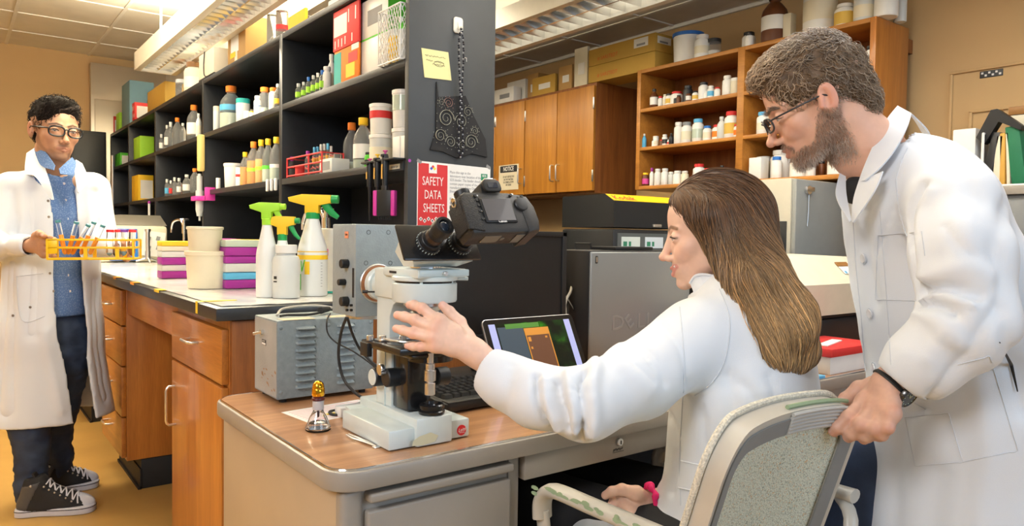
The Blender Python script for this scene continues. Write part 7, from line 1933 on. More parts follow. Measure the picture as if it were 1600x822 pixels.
for k in range(4):
 a = PI/4+PI/2*k; e = uu*math.cos(a)+ff*math.sin(a); b = MB(); b.tube([Cp(0, 0, .13), Cp(0, 0, .12)+e*.14, Cp(0, 0, .075)+e*.27], [.022, .018, .014], 0, 10); lg_ = b.build('leg', M_CHM, ch_, angle=70)
 c0 = Cp(0, 0, .028)+e*.27; b = MB(); b.cyl(c0-uu*.012, c0+uu*.012, .027, 0, 20, bev=.003); b.cyl(c0, c0+Vector((0, 0, .045)), .007, 0, 10); b.build('caster', M_RUB, lg_)
# --- things on the end panel of the shelving
YP = 2.0495
def PN(px, py, y=YP): return at(px, py, y=y)
def panel_poly(pxs, th, m, name, t, y=YP, mi=0):
 pts = [PN(x, y_, y) for x, y_ in pxs]; n = len(pts); b = MB()
 b.add([Vector((p.x, y-th, p.z)) for p in pts]+[Vector((p.x, y, p.z)) for p in pts], [tuple(range(n)), tuple(reversed(range(n, 2*n)))]+[(i, n+i, n+(i+1) % n, (i+1) % n) for i in range(n)])
 o = b.build(name, m, t); bm_ = bmesh.new(); bm_.from_mesh(o.data); bmesh.ops.recalc_face_normals(bm_, faces=bm_.faces); bm_.to_mesh(o.data); bm_.free(); return o
p = PN(715, 40)
t = thing('adhesive_hook', 'white adhesive hook high on the dark end panel', 'hook', tuple(p))
b = MB(); Mx = frame_to((p.x, YP, p.z), (1, 0, 0), zdir=(0, -1, 0)); b.prism(rrect(.036, .052, .010, 4), .006, 0, Mx, bev=.002); b.build('base', mat('ivory_plastic', (.72, .70, .62), rough=.35), t)
b = MB(); b.tube([(p.x, YP-.005, p.z+.010), (p.x, YP-.010, p.z-.010), (p.x, YP-.018, p.z-.018), (p.x, YP-.022, p.z-.008)], .004, 0, 8); b.build('hook', MATS['ivory_plastic'], t)
t = thing('bead_chain', 'looped dark bead chain hanging from the white hook', 'chain', (p.x, YP-.02, p.z-.02))
pb_ = PN(719, 246, YP-.012); b = MB(); n = 62
for i in range(n):
 k = i/(n-1)
 for s in (-1, 1):
  xx = p.x+(pb_.x-p.x)*k+s*(.006+.003*math.sin(k*9))*min(1, k*8+.3)*(1 if k < .97 else .3)+.0015*math.sin(i*2.1); zz = p.z-.016+(pb_.z-p.z+.016)*k
  b.sphere((xx, YP-.022+.006*k, zz), .0032, 0 if (i+s) % 3 else 1, n=8, m=6)
b.build('beads', [mat('dark_bead', (.03, .03, .045), rough=.2, metal=.6), mat('grey_bead', (.40, .42, .45), rough=.25, metal=.5)], t); t['kind'] = 'stuff' if False else None
if t.get('kind', 1) is None: del t['kind']
t = thing('sticky_note', 'yellow handwritten sticky note on the dark end panel', 'note', tuple(PN(681, 100)))
nt_ = panel_poly([(658, 75), (700, 82), (705, 126), (663, 121)], .002, mat('yellow_note_paper', (.76, .72, .36), rough=.8), 'note_paper', t)
def scribble(t, rows, m, y, seed, wob=.0012, r=.0005, parent=None):
 b = MB(); rr_ = random.Random(seed)
 for (x0, y0, x1, y1) in rows:
  a, c = PN(x0, y0, y), PN(x1, y1, y); n = max(6, int((c-a).length/.0022)); pts = []
  for i in range(n):
   q = a.lerp(c, i/(n-1)); pts.append(Vector((q.x, y-.0003, q.z+rr_.uniform(-wob, wob)*2)))
   if rr_.random() < .14 and len(pts) > 3: b.tube(pts, r, 0, 4); pts = []
  if len(pts) > 2: b.tube(pts, r, 0, 4)
 return b.build('handwriting', m, parent or t)
scribble(t, [(664, 86, 697, 91), (666, 93, 676, 95), (679, 96, 694, 99), (676, 100, 695, 103)], M_INK, YP-.0022, 5, parent=nt_)
b = MB(); q = PN(686, 98, YP-.0026); b.tube([(q.x+.018*math.cos(a), q.y, q.z-.004+.008*math.sin(a)) for a in [2*PI*i/24 for i in range(24)]], .0005, 0, 4, closed=True); b.build('pen_circle', M_INK, nt_)
t = thing('fabric_swatch', 'black cloth with pale paisley swirls hanging on the end panel', 'cloth', tuple(PN(715, 190)))
M_BCL = mat('black_printed_cloth', (.018, .018, .020), rough=.8); M_PAI = mat('pale_paisley_print', (.32, .32, .27), rough=.8); M_PAI2 = mat('rose_paisley_print', (.30, .17, .15), rough=.8)
cl_ = panel_poly([(681, 128), (684, 152), (726, 150), (738, 180), (757, 218), (760, 246), (735, 240), (712, 247), (690, 237), (671, 234), (680, 205)], .006, M_BCL, 'cloth', t)
b = MB()
for (x, y, r0, tw, s, mi) in ((697, 185, .030, 2.2, 1, 0), (701, 161, .018, 2.0, -1, 1), (688, 212, .022, 2.0, 1, 0), (720, 190, .024, 2.1, -1, 0), (736, 222, .026, 2.2, 1, 0), (731, 175, .018, 1.8, 1, 0), (704, 222, .020, 2.0, -1, 0), (690, 160, .012, 1.6, 1, 0), (722, 228, .016, 1.8, 1, 0), (742, 205, .014, 1.7, -1, 0)):
 q = PN(x, y, YP-.0066); n = 34
 pts = [(q.x+s*r0*(1-.85*i/n)*math.cos(tw*2*PI*i/n), q.y, q.z+r0*(1-.85*i/n)*math.sin(tw*2*PI*i/n)) for i in range(n)]
 b.tube(pts, [r0*.13*(1-.6*i/n)+.0006 for i in range(n)], mi, 5, flat=.25)
 for k in range(9):
  a = 2*PI*k/9; b.sphere((q.x+r0*1.22*math.cos(a), q.y, q.z+r0*1.22*math.sin(a)), .0014, mi, n=6, m=4)
b.build('paisley_print', [M_PAI, M_PAI2], cl_)
t = thing('safety_sheet', 'red and white safety data sheets notice taped to the end panel', 'sign', tuple(PN(710, 300)))
panel_poly([(652, 251), (766, 263), (764, 352), (651, 352)], .0012, M_PAPER, 'sheet', t)
rp = panel_poly([(653.5, 254), (699, 259), (698, 352), (652, 352)], .0016, mat('red_print', (.62, .035, .04), rough=.6), 'red_panel', t)
M_WL = MATS['white_lettering']
for txt, py, sz in (('SAFETY', 284, .040), ('DATA', 305, .040), ('SHEETS', 326, .040)):
 q = PN(676.5 if txt != 'SHEETS' else 678, py, YP-.0017); text('heading', txt, sz, frame_to((q.x, q.y, q.z), (1, 0, 0), zdir=(0, -1, 0)), M_WL, rp, .0001, sx=.60 if txt != 'SHEETS' else .62)
q = PN(676.5, 263.5, YP-.0017); b = MB(); b.box((q.x, q.y, q.z), (.030, .0004, .030)); pw = b.build('hazard_panel', M_PAPER, rp)
for dx, dz, c, nm in ((0, .006, (.75, .05, .04), 'hazard_red'), (-.006, 0, (.04, .10, .6), 'hazard_blue'), (.006, 0, (.85, .7, .02), 'hazard_yellow'), (0, -.006, (.8, .8, .8), 'hazard_white')):
 b = MB(); b.box((q.x+dx, q.y-.0004, q.z+dz), (.0078, .0004, .0078), rot=(0, PI/4, 0)); b.build(nm, mat(nm, c, rough=.6), pw)
for i in range(7):
 q = PN(657.5+6*i, 342+3*(i % 2), YP-.0018); b = MB(); b.box((q.x, q.y, q.z), (.010, .0004, .010), rot=(0, PI/4, 0)); b.box((q.x, q.y-.0003, q.z), (.004, .0004, .005), 1); b.build('hazard_diamond', [M_PAPER, M_INK], rp)
q = PN(703, 266, YP-.0014)
text('body_text', 'Place this sign in the\nlaboratory near location of the\nSDS binder. The binder should\ncontain paper copies of the\nmanufacturers Safety Data\nSheets.\n\nIf the SDS binder is kept in a\ncomputer folder please list the\nfile location below', .0125, frame_to((q.x, q.y, q.z), (1, 0, 0), zdir=(0, -1, 0)), mat('grey_print', (.20, .20, .22), rough=.6), t, .0001, align='LEFT', ytop=True, sx=.80)
q = PN(756.5, 277, YP-.0014); b = MB(); b.box((q.x, q.y, q.z), (.026, .0006, .022)); gb = b.build('green_badge', mat('green_print_badge', (.02, .25, .13), rough=.6), t)
text('badge_text', 'SDS', .010, frame_to((q.x, q.y-.0004, q.z+.004), (1, 0, 0), zdir=(0, -1, 0)), M_WL, gb, .0001, bold=True)
b = MB()
for x, y in ((655, 252), (763, 261)): q = PN(x, y, YP-.0016); b.box((q.x, q.y, q.z), (.018, .0006, .010), rot=(0, .5, 0))
b.build('clear_tape', mat('clear_tape', (.6, .6, .6), rough=.2, trans=.6), t)
t = thing('adhesive_dot', 'tiny purple dot stuck on the edge of the end panel', 'sticker', tuple(PN(639, 251)))
b = MB(); q = PN(640, 251); b.cyl((q.x, YP, q.z), (q.x, YP-.001, q.z), .005, 0, 16); b.build('dot', mat('purple_sticker', (.40, .05, .42), rough=.5), t)
t = thing('door_hook', 'small bent wire hook beside the bead chain on the end panel', 'hook', tuple(PN(728, 91)))
b = MB(); q = PN(728, 91); b.tube([(q.x-.012, YP-.003, q.z), (q.x, YP-.004, q.z), (q.x, YP-.004, q.z-.012)], .0012, 0, 6); b.build('wire', M_SATIN, t)
XN = 3.0395
a, c = at(780, 258, x=XN), at(810, 297, x=XN)
t = thing('notice_sign', 'paper notice sign taped on the oak cabinet door', 'sign', (XN, (a.y+c.y)/2, (a.z+c.z)/2))
ym, zm, w_, h_ = (a.y+c.y)/2, (a.z+c.z)/2, abs(a.y-c.y), .172
b = MB(); b.box((XN-.001, ym, zm), (.0012, w_, h_)); b.build('sheet', mat('cream_sign_paper', (.74, .66, .50), rough=.7), t)
b = MB(); b.prism(rrect(w_*.86, .045, .008, 4), .001, 0, frame_to((XN-.0016, ym, zm+h_*.33), (0, -1, 0), zdir=(-1, 0, 0))); bd_ = b.build('heading_band', M_INK, t)
text('heading', 'NOTICE', .040, frame_to((XN-.0028, ym, zm+h_*.33), (0, -1, 0), zdir=(-1, 0, 0)), M_WL, bd_, .0001, bold=True, sx=.80)
text('body_text', 'DO NOT DISPOSE OF IN\nANY WAY MATERIAL\nOR CHEMICAL DOWN\nANY DRAIN', .0185, frame_to((XN-.0018, ym, zm-h_*.14), (0, -1, 0), zdir=(-1, 0, 0)), M_INK, t, .0001, bold=True, sx=.62)
t = thing('pink_flag', 'bright pink paper flag on the cabinet beside the notice sign', 'sticker', tuple(at(775, 286, x=XN)))
b = MB(); q = at(776, 286, x=XN); b.box((XN-.001, q.y, q.z), (.001, .035, .035)); b.build('flag', mat('magenta_plastic', (.62, .04, .33), rough=.5), t)
# --- bottles, jars, boxes
COLS = dict(white=(.78, .77, .73), cream=(.74, .68, .52), clear=None, amber=(.12, .035, .008), orange=(.85, .22, .02), yellow=(.88, .55, .02), blue=(.02, .16, .55), sky=(.10, .42, .70), teal=(.02, .38, .36), red=(.62, .03, .03), black=(.02, .02, .022), green=(.10, .55, .04), lime=(.35, .70, .04), grey=(.25, .26, .27), purple=(.32, .02, .28), brown=(.30, .14, .04), gold=(.70, .45, .08), pink=(.60, .06, .30), straw=(.62, .34, .06), broth=(.70, .27, .02), pale=(.50, .58, .48), frost=(.60, .62, .60), kraft=(.46, .27, .09), dkgreen=(.01, .16, .07), leaf=(.01, .30, .07))
M_CLR = mat('thin_clear_glass', (.95, .97, .96), rough=.08, trans=.89, ior=1.12)
def cm(c, rough=.4):
 if c == 'clear': return M_CLR
 return mat('plastic_'+c, COLS[c], rough=rough)
PROF = dict(
 bottle=[(.94, 0), (1, .02), (1, .56), (.90, .66), (.55, .78), (.38, .82), (.38, .88)],
 wide=[(.95, 0), (1, .02), (1, .70), (.88, .78), (.68, .80), (.68, .86)],
 jar=[(.95, 0), (1, .03), (1, .80), (.90, .84)],
 tub=[(.90, 0), (.92, .02), (1, .88)],
 vial=[(.9, 0), (1, .03), (1, .66), (.55, .76), (.45, .84)],
 cyl=[(.97, 0), (1, .01), (1, .99), (.97, 1)])
CAPR = dict(bottle=(.48, .86, 1), wide=(.78, .84, 1), jar=(1.0, .80, 1), tub=(1.06, .88, 1), vial=(.6, .80, 1), cyl=(.5, .995, 1))
def item(label, kind, p, r, h, body='white', cap='white', band=None, liq=None, group=None, cat=None, name=None, bz=(.18, .50)):
 cat = cat or dict(tub='tub', jar='jar', vial='vial').get(kind, 'bottle'); name = name or dict(bottle='glass_bottle', wide='reagent_bottle', jar='lidded_jar', tub='plastic_tub', vial='vial', cyl='measuring_tube')[kind]
 t = thing(name, label, cat, tuple(p), 0, group); n = 22 if r > .02 else 14
 pr = [(a*r, b_*h) for a, b_ in PROF[kind]]
 b = MB(); b.lathe([(r*.05, .0004)]+pr+[(pr[-1][0]*.8, pr[-1][1])], p, 0, n); b.build('body', cm(body), t)
 cr, c0, c1 = CAPR[kind]
 if cap: b = MB(); b.lathe([(cr*r*.96, c0*h), (cr*r, c0*h+.001), (cr*r, h-.0015), (cr*r*.93, h)], p, 0, n); b.build('cap', cm(cap), t)
 if band: b = MB(); b.lathe([(r*.98, bz[0]*h), (r*1.012, bz[0]*h), (r*1.012, bz[1]*h), (r*.98, bz[1]*h)], p, 0, n); b.build('label_band', cm(band, .6), t)
 if liq: k = .9; b = MB(); b.lathe([(r*.85*k, .002), (r*.95, .02*h), (r*.95, liq[1]*h), (r*.3, liq[1]*h)], p, 0, n); b.build('liquid', cm(liq[0], .15), t)
 return t
def shelf_item(label, kind, px, w, top, base, X, z, dx=.045, **k):
 """px centre, pixel width, top and base rows on the shelf plane at x = X"""
 x = X+dx; y = at(px, 300, x=x).y; d = depth_of((x, y, z)); r = w*d/FPX/2; h = (base-top)*d/FPX*.985
 return item(label, kind, Vector((x+max(0, r-dx+.012), y, z+.0006)), r, h, **k)
def pbox(label, name, pl, pe, pr, top, base, X, z, body, cat='box', dx=.02, group=None, depth=None, edge=None, h=None):
 """carton: left pixel, near-corner pixel, right pixel"""
 xf = X+dx; yn = at(pe, 300, x=xf).y; yf = at(pl, 300, x=xf).y; xb = at(pr, 300, y=yn).x if pr else xf+depth
 d = depth_of((xf, yn, z)); hh = h or (base-top)*d/FPX
 t = thing(name, label, cat, ((xf+xb)/2, (yn+yf)/2, z), 0, group); b = MB(); b.bx(xf, xb, yn, yf, z+.0006, z+hh, 0, .002); b.build('carton', cm(body, .7), t)
 t['_b'] = [xf, xb, yn, yf, z, z+hh]; return t
def face(t, name, u0, u1, v0, v1, col, side='x', off=.0008):
 """printed patch on a carton: side x = long front, y = end facing the desk"""
 xf, xb, yn, yf, z0, z1 = t['_b']; b = MB()
 za, zb = z0+(z1-z0)*v0, z0+(z1-z0)*v1
 if side == 'x': b.bx(xf-off, xf, yf+(yn-yf)*u0, yf+(yn-yf)*u1, za, zb)
 else: b.bx(xf+(xb-xf)*u0, xf+(xb-xf)*u1, yn-off, yn, za, zb)
 return b.build(name, cm(col, .6) if isinstance(col, str) else col, t)
S1, S2, S3 = 1.366, 1.688, 1.9935
SI = lambda *a, **k: shelf_item(*a[:6], XS, a[6], **k)
G = 'green-labelled vials on the middle black shelf'
for lb, px, w, tp, bs, cp in (('short green-labelled vial with a clear top at the left end of the row', 464, 10, 126, 153, 'frost'), ('green-labelled vial, second from the left on the middle black shelf', 473, 8, 124, 150, 'frost'), ('small blue-capped vial between the clear-topped green-labelled vials', 480.5, 8, 117, 148, 'blue'), ('green-labelled vial with a pale stopper right of the small blue-capped one', 488, 8, 115, 146, 'frost'), ('slim green-labelled vial next to the taller blue-capped vial', 495, 8, 112, 144, 'white'), ('tallest blue-capped vial at the right of the green-labelled row', 501.5, 9, 107, 141, 'blue')):
 SI(lb, 'vial', px, w, tp, bs, S2, body='clear', cap=cp, band='lime', bz=(.2, .5), group=G, dx=.02)
SI('white plastic bottle beside the blue-capped vial', 'wide', 510, 14, 98, 138, S2, dx=.04)
SI('tall white squeeze bottle half behind the teal box', 'bottle', 517, 15, 68, 134, S2, dx=.09)
q = pbox('orange fiery-patterned kit box with teal side on the middle black shelf', 'kit_box', 521, 559, 562, 73, 129, XS, S2, 'orange', dx=.015); q['_b'] = list(q['_b']); face(q, 'teal_side', 0, .30, 0, .93, 'teal'); face(q, 'white_label', .72, 1, .84, 1, 'white'); face(q, 'yellow_burst', .5, .85, .12, .5, 'yellow'); face(q, 'red_burst', .6, .95, .52, .8, 'red', off=.001)
zt_ = q['_b'][5]
q = pbox('red and white striped box standing on the fiery orange kit box', 'striped_box', 519, 559, 562, 8, 73, XS, zt_, 'red', dx=.012); face(q, 'white_label', .04, .55, .35, .85, 'white')
for i in range(7): face(q, 'stripe', .08+.13*i, .11+.13*i, .08 if i % 2 else .58 if i > 3 else .06, .28 if i % 2 else .90 if i > 3 else .26, 'white')
q = pbox('white and green carton on the middle black shelf, lower of two', 'white_carton', 560, 604, 640, 62, 124, XS, S2, 'white', dx=.03); face(q, 'green_edge', 0, .04, 0, 1, 'green'); face(q, 'green_edge', 0, 1, .96, 1, 'green'); za = q['_b'][5]
q = pbox('white and green carton stacked upon the lower one behind the wire basket', 'white_carton', 560, 604, 640, 0, 62, XS, za, 'white', dx=.03); face(q, 'green_side', .0, 1, .0, 1, 'green', side='y'); face(q, 'grey_print', .3, .8, .3, .7, 'grey')
xb0 = XS-.012; y0_, y1_ = at(612, 50, x=xb0).y, at(577, 50, x=xb0).y; y0_ = 2.085; y1_ = 2.235
t = thing('wire_basket', 'white wire mesh basket of green and yellow tubs, front of the middle black shelf', 'basket', (xb0+.06, (y0_+y1_)/2, S2))
b = MB(); xb1 = xb0+.125; zb0, zb1 = S2+.001, S2+.175; n = 9
for (ax0, ax1, fix, isx) in ((y0_, y1_, xb0, 0), (y0_, y1_, xb1, 0), (xb0, xb1, y0_, 1), (xb0, xb1, y1_, 1)):
 for k in range(-n, n+1):
  for sg in (1, -1):
   a0 = ax0+(ax1-ax0)*k/n; dz = zb1-zb0; sl_ = (ax1-ax0)/n*5; pts = []
   for u in np.linspace(0, 1, 9):
    v = a0+(sl_*u if sg > 0 else sl_*(1-u));
    if ax0 <= v <= ax1: pts.append((fix, v, zb0+dz*u) if not isx else (v, fix, zb0+dz*u))
   if len(pts) > 1: b.tube([pts[0], pts[-1]], .0014, 0, 4)
for z in (zb0, zb1):
 b.tube([(xb0, y0_, z), (xb1, y0_, z), (xb1, y1_, z), (xb0, y1_, z)], .003, 0, 6, closed=True)
for k in range(7): b.tube([(xb0, y0_+(y1_-y0_)*k/6, zb0), (xb1, y0_+(y1_-y0_)*k/6, zb0)], .0015, 0, 4)
for x in (xb0, xb1):
 for y in (y0_, y1_): b.tube([(x, y, zb0), (x, y, zb1)], .002, 0, 5)
b.build('mesh', mat('white_coated_wire', (.72, .72, .70), rough=.35), t)
for i, (x, y, r, h, bo, ca, lb) in enumerate(((.035, .035, .022, .12, 'frost', 'green', 'green-lidded tub in the near corner of the wire basket'), (.09, .045, .024, .10, 'lime', 'white', 'lime tub at the back of the wire basket'), (.035, .10, .022, .11, 'yellow', 'white', 'yellow tub toward the far end of the wire basket'), (.09, .11, .022, .13, 'white', 'yellow', 'white tub with yellow lid in the wire basket'))):
 item(lb, 'jar', Vector((xb0+x, y0_+y, zb0+.003)), r, h, bo, ca, group='tubs in the wire basket')
xr0 = XS+.005; ya, yb2 = at(503, 250, x=xr0).y, at(449, 250, x=xr0).y
t = thing('tube_rack', 'red wire tube rack on the lower black shelf', 'rack', (xr0+.04, (ya+yb2)/2, S1)); b = MB()
for z in (.008, .045, .082):
 b.tube([(xr0, ya, S1+z), (xr0+.09, ya, S1+z), (xr0+.09, yb2, S1+z), (xr0, yb2, S1+z)], .0035, 0, 6, closed=True)
for y in (ya, yb2, ya+(yb2-ya)*.36):
 for x in (xr0, xr0+.09): b.tube([(x, y, S1+.002), (x, y, S1+.085)], .0035, 0, 6)
b.build('frame', cm('red'), t)
G = 'tubes in the red rack'
for lb, px, w, tp, cp in (('purple-capped tube at the left end of the red rack', 455.5, 10, 232, 'purple'), ('purple-capped tube in the middle of the red rack', 481, 10, 227, 'purple')): SI(lb, 'vial', px, w, tp, 268, S1, body='clear', cap=cp, group=G, dx=.045)
for i in range(6): SI(['pale blue-stoppered tube, leftmost of the bundle in the red rack', 'pale blue-stoppered tube, second in the bundle', 'white-stoppered tube, third in the tall bundle', 'tallest white-stoppered tube of the bundle', 'blue-stoppered tube right of the tallest in the bundle', 'white-stoppered tube at the right end of the bundle'][i], 'vial', 491+5.2*i, 7, 216-[0, 1, 3, 4, 3, -1][i], 262, S1, body='clear', cap='frost' if i in (2, 3, 5) else 'sky', band='straw', bz=(.42, .62), group=G, dx=.05+.012*(i % 2))
SI('red plastic clip wheel lying in the red rack', 'cyl', 468, 15, 247, 266, S1, body='red', cap='red', dx=.03, cat='clip', name='clip_wheel')
q = pbox('grey plastic tube holder right of the red rack', 'tube_holder', 499, 518, 546, 244, 266, XS, S1, 'frost', cat='rack', dx=.006); face(q, 'slot', .15, .85, .2, .8, 'grey')
for lb, px, w, tp, cp in (('blue-capped tube in the grey holder', 507.5, 8, 225, 'blue'), ('red-capped tube in the grey holder, left one', 517, 8, 224, 'red'), ('wide red-capped tube in the grey holder', 527, 12, 222, 'red')): SI(lb, 'cyl', px, w, tp, 252, S1+.0, body='clear', cap=cp, band='white', bz=(.3, .7), dx=.012+.03, group='tubes in the grey holder'); COL.objects[-1]
SI('large clear bottle with an orange cap behind the blue-collared bottle', 'bottle', 549, 26, 181, 264, S1, body='clear', cap='orange', liq=('pale', .25), dx=.14)
SI('clear media bottle with yellow cap and blue collar on the lower black shelf', 'bottle', 567, 31, 181, 262, S1, body='clear', cap='yellow', band='white', bz=(.20, .48), liq=('pale', .18), dx=.05)
SI('small dark-labelled bottle tucked before the white tubs', 'wide', 575, 12, 228, 252, S1, body='green', cap='black', band='black', dx=.03)
p = shelf_item('round tub with pale yellow contents under the red-labelled tub', 'tub', 594, 35, 206, 256, XS, S1, dx=.05, body='frost', cap='white', band='cream', bz=(.1, .6)); r_ = 35*depth_of(p.location)/FPX/2
item('white tub with a red label stacked on the yellowish tub', 'tub', Vector(p.location)+Vector((0, 0, 50*depth_of(p.location)/FPX)), r_, .104, 'white', 'white', band='red', bz=(.52, .76))
p = shelf_item('clear tub with a yellow packet inside, lower of the end stack', 'tub', 628, 32, 200, 256, XS, S1, dx=.06, body='frost', cap='white'); r_ = 32*depth_of(p.location)/FPX/2
item('white tub with green-striped paper stacked beside the end panel', 'tub', Vector(p.location)+Vector((0, 0, 56*depth_of(p.location)/FPX)), r_, .125, 'white', 'white', band='pale', bz=(.45, .85))
for k, (a_, b__) in enumerate(((613, 624), (625.5, 637))): pbox(['small white carton at the shelf edge, left of a pair', 'small white carton at the shelf edge by the end panel'][k], 'small_carton', a_, b__, None, 211, 251, XS, S1, 'white', dx=.004, depth=.04, group='small white cartons')
q = at(620, 258, x=XS-.001); t = thing('shelf_label', 'handwritten label clipped to the lower black shelf edge', 'label', tuple(q)); b = MB(); b.bx(XS-.004, XS-.0005, 2.075, 2.19, 1.336, 1.368); b.build('holder', M_BLACKP, t); b = MB(); b.bx(XS-.005, XS-.004, 2.095, 2.165, 1.342, 1.358); lb_ = b.build('label_strip', cm('cream', .6), t); text('handwriting', 'labeled tips', .011, frame_to((XS-.0052, 2.13, 1.350), (0, -1, 0), zdir=(-1, 0, 0)), M_INK, lb_, .0001, shear=.3)
XP = XS-.035
t0 = thing('pipette_hanger', 'thin dark pipette hanger on the lower shelf edge', 'hanger', (XS-.01, 2.30, 1.36)); ys_ = [at(x, 240, x=XP).y for x in (549+0, 585, 612)]
b = MB(); b.bx(XS-.045, XS-.001, at(612, 240, x=XP).y-.03, at(572, 240, x=XP).y+.02, 1.367, 1.373, 0, .001); b.build('bracket', M_KN, t0)
for lb, px, tp, bt, col, nm in (('single pipette with a pink button, leftmost of the hanging three', 578, 248, 345, 'pink', 'pipette'), ('single pipette with a yellow button, middle of the hanging three', 590, 241, 330, 'yellow', 'pipette'), ('multichannel pipette with magenta sides hanging by the end panel', 602, 235, 343, 'pink', 'multichannel_pipette')):
 y = at(px, 250, x=XP).y; d = depth_of((XP, y, 1.3)); zz = lambda py: at(px, py, x=XP).z; t = thing(nm, lb, 'pipette', (XP, y, zz(bt)), 0, 'pipettes hanging from the shelf edge')
 zt, zb_ = zz(tp), zz(bt); zm_ = zz(292)
 b = MB(); b.tube([(XP, y, zt-.012), (XP, y, zt-.03), (XP, y, zm_+.02), (XP, y, zm_)], [.009, .013, .010, .009], 0, 10); b.tube([(XP, y, zt-.02), (XP-.016, y-.006, zt-.018)], .005, 0, 8); b.build('handle', M_KN, t, angle=70)
 b = MB(); b.cyl((XP, y, zt-.012), (XP, y, zt-.003), .0035, 0, 10); b.cyl((XP, y, zt-.004), (XP, y, zt), .008, 0, 16); b.build('button', cm(col), t)
 b = MB(); b.bx(XP-.0125, XP-.0115, y-.004, y+.004, zm_+.025, zt-.045); b.build('label', cm('straw', .6), t)
 if nm == 'pipette': b = MB(); b.tube([(XP, y, zm_), (XP, y, zm_-.02), (XP, y, zb_+.03), (XP, y, zb_)], [.007, .005, .0035, .002], 0, 8); b.build('shaft', M_KN, t)
 else:
  Mq = frame_to((XP, y, (zm_+zb_)/2), (.55, -.83, 0), zdir=(-.83, -.55, 0)); hh = (zm_-zb_)
  b = MB(); b.box((0, .0, 0), (.050, hh*.80, .020), 0, .003, M=Mq); b.box((0, hh*.42, 0), (.02, hh*.25, .018), 0, .003, M=Mq); b.build('manifold', M_KN, t)
  for s in (-1, 1): b = MB(); b.box((s*.032, 0, 0), (.014, hh*.78, .021), 0, .003, M=Mq); b.build('side_cover', MATS['magenta_plastic'], t)
  for i in range(8): b = MB(); b.cyl(Mq @ Vector((-.022+.0063*i, -hh*.40, 0)), Mq @ Vector((-.022+.0063*i, -hh*.50, 0)), .002, 0, 8); b.build('nozzle', M_KN, t)
SI('small round white pot at the left end of the middle shelf', 'jar', 333, 8, 180, 196, S2, dx=.06)
SI('cream-lidded jar left of the big orange-capped flask', 'jar', 339.5, 12, 160, 200, S2, body='frost', cap='cream', dx=.04)
SI('big clear round bottle with an orange cap and blue label', 'bottle', 361, 33, 125, 193, S2, body='clear', cap='orange', band='sky', bz=(.42, .55), liq=('pale', .36), dx=.07)
SI('squat jar with a broad teal lid in front of the big flask', 'jar', 371.5, 21, 150, 188, S2, body='frost', cap='teal', dx=.02)
SI('small white pot in front of the teal-lidded jar', 'jar', 378, 11, 171, 185, S2, dx=.005)
SI('squat jar with cream lid and green band behind the small pots', 'jar', 389, 13, 155, 178, S2, body='cream', cap='cream', band='lime', bz=(.2, .45), dx=.08)
SI('tiny yellow-topped pot beside the white blue-lined bottle', 'jar', 389, 7, 170, 180, S2, cap='yellow', dx=.01)
SI('white bottle with a thin blue line on the middle shelf', 'wide', 399, 12, 143, 175, S2, band='blue', bz=(.48, .52), dx=.02)
SI('clear bottle with a broad orange cap behind the white bottles', 'wide', 413, 16, 124, 170, S2, body='clear', cap='orange', liq=('pale', .3), dx=.06)
SI('white-labelled bottle with an orange cap at the right of the shelf', 'wide', 422.5, 14, 132, 168, S2, body='white', cap='orange', dx=.02)
SI('clear bottle with yellow tag against the shelf upright', 'bottle', 434, 13, 123, 162, S2, body='clear', cap='frost', band='yellow', bz=(.2, .4), dx=.03)
SI('small white pot left of the big white tub', 'jar', 341, 7, 276, 294, S1, dx=.03)
SI('big white labelled tub on the lower shelf, left of the broth bottles', 'tub', 356, 30, 254, 293, S1, body='white', cap='white', dx=.03)
SI('white labelled canister right of the big white tub', 'jar', 371, 13, 262, 291, S1, band='red', bz=(.5, .65), dx=.02)
G = 'yellow-capped media bottles on the lower shelf'
for lb, px, w, tp, bs, lq, tg_, cp in (('shortest amber broth bottle with a yellow cap, left of the media row', 381, 15, 235, 288, 'broth', None, 'yellow'), ('orange-capped media bottle full of orange broth with a green tag', 392, 20, 218, 286, 'broth', 'lime', 'orange'), ('yellow-capped bottle of straw-coloured medium with a green tag', 405, 18, 215, 284, 'straw', 'lime', 'yellow'), ('yellow-capped bottle of clear pale medium, second from the right', 416, 18, 212, 281, 'pale', 'green', 'yellow'), ('tallest yellow-capped clear bottle nearest the upright', 428, 21, 207, 277, 'pale', 'white', 'yellow')):
 SI(lb, 'bottle', px, w, tp, bs, S1, body='clear', cap=cp, band=tg_, bz=(.30, .38), liq=(lq, .55 if lq != 'pale' else .3), group=G, dx=.03)
t = thing('plastic_wrap', 'crumpled clear plastic bag behind the tubs on the lower shelf', 'plastic bag', tuple(at(373, 262, x=XS+.1))); q = at(373, 258, x=XS+.10); b = MB(); b.sphere((q.x, q.y, 1.45), .05, sc=(.7, 1.2, .8), n=9, m=6); b.build('bag', cm('frost'), t, angle=5)
q = at(425, 285, x=XS-.01)
for i in range(3): t = thing('white_clip', ['white plastic clip on the shelf edge, left of three', 'white plastic clip on the shelf edge, middle of three', 'white plastic clip on the shelf edge, right of three'][i], 'clip', (XS-.006, at(420+6.5*i, 285, x=XS).y, 1.35), 0, 'white clips on the shelf edge'); y = at(420+6.5*i, 285, x=XS).y; b = MB(); b.bx(XS-.012, XS-.0005, y-.009, y+.009, 1.318, 1.372, 0, .004); b.build('clip', cm('white'), t)
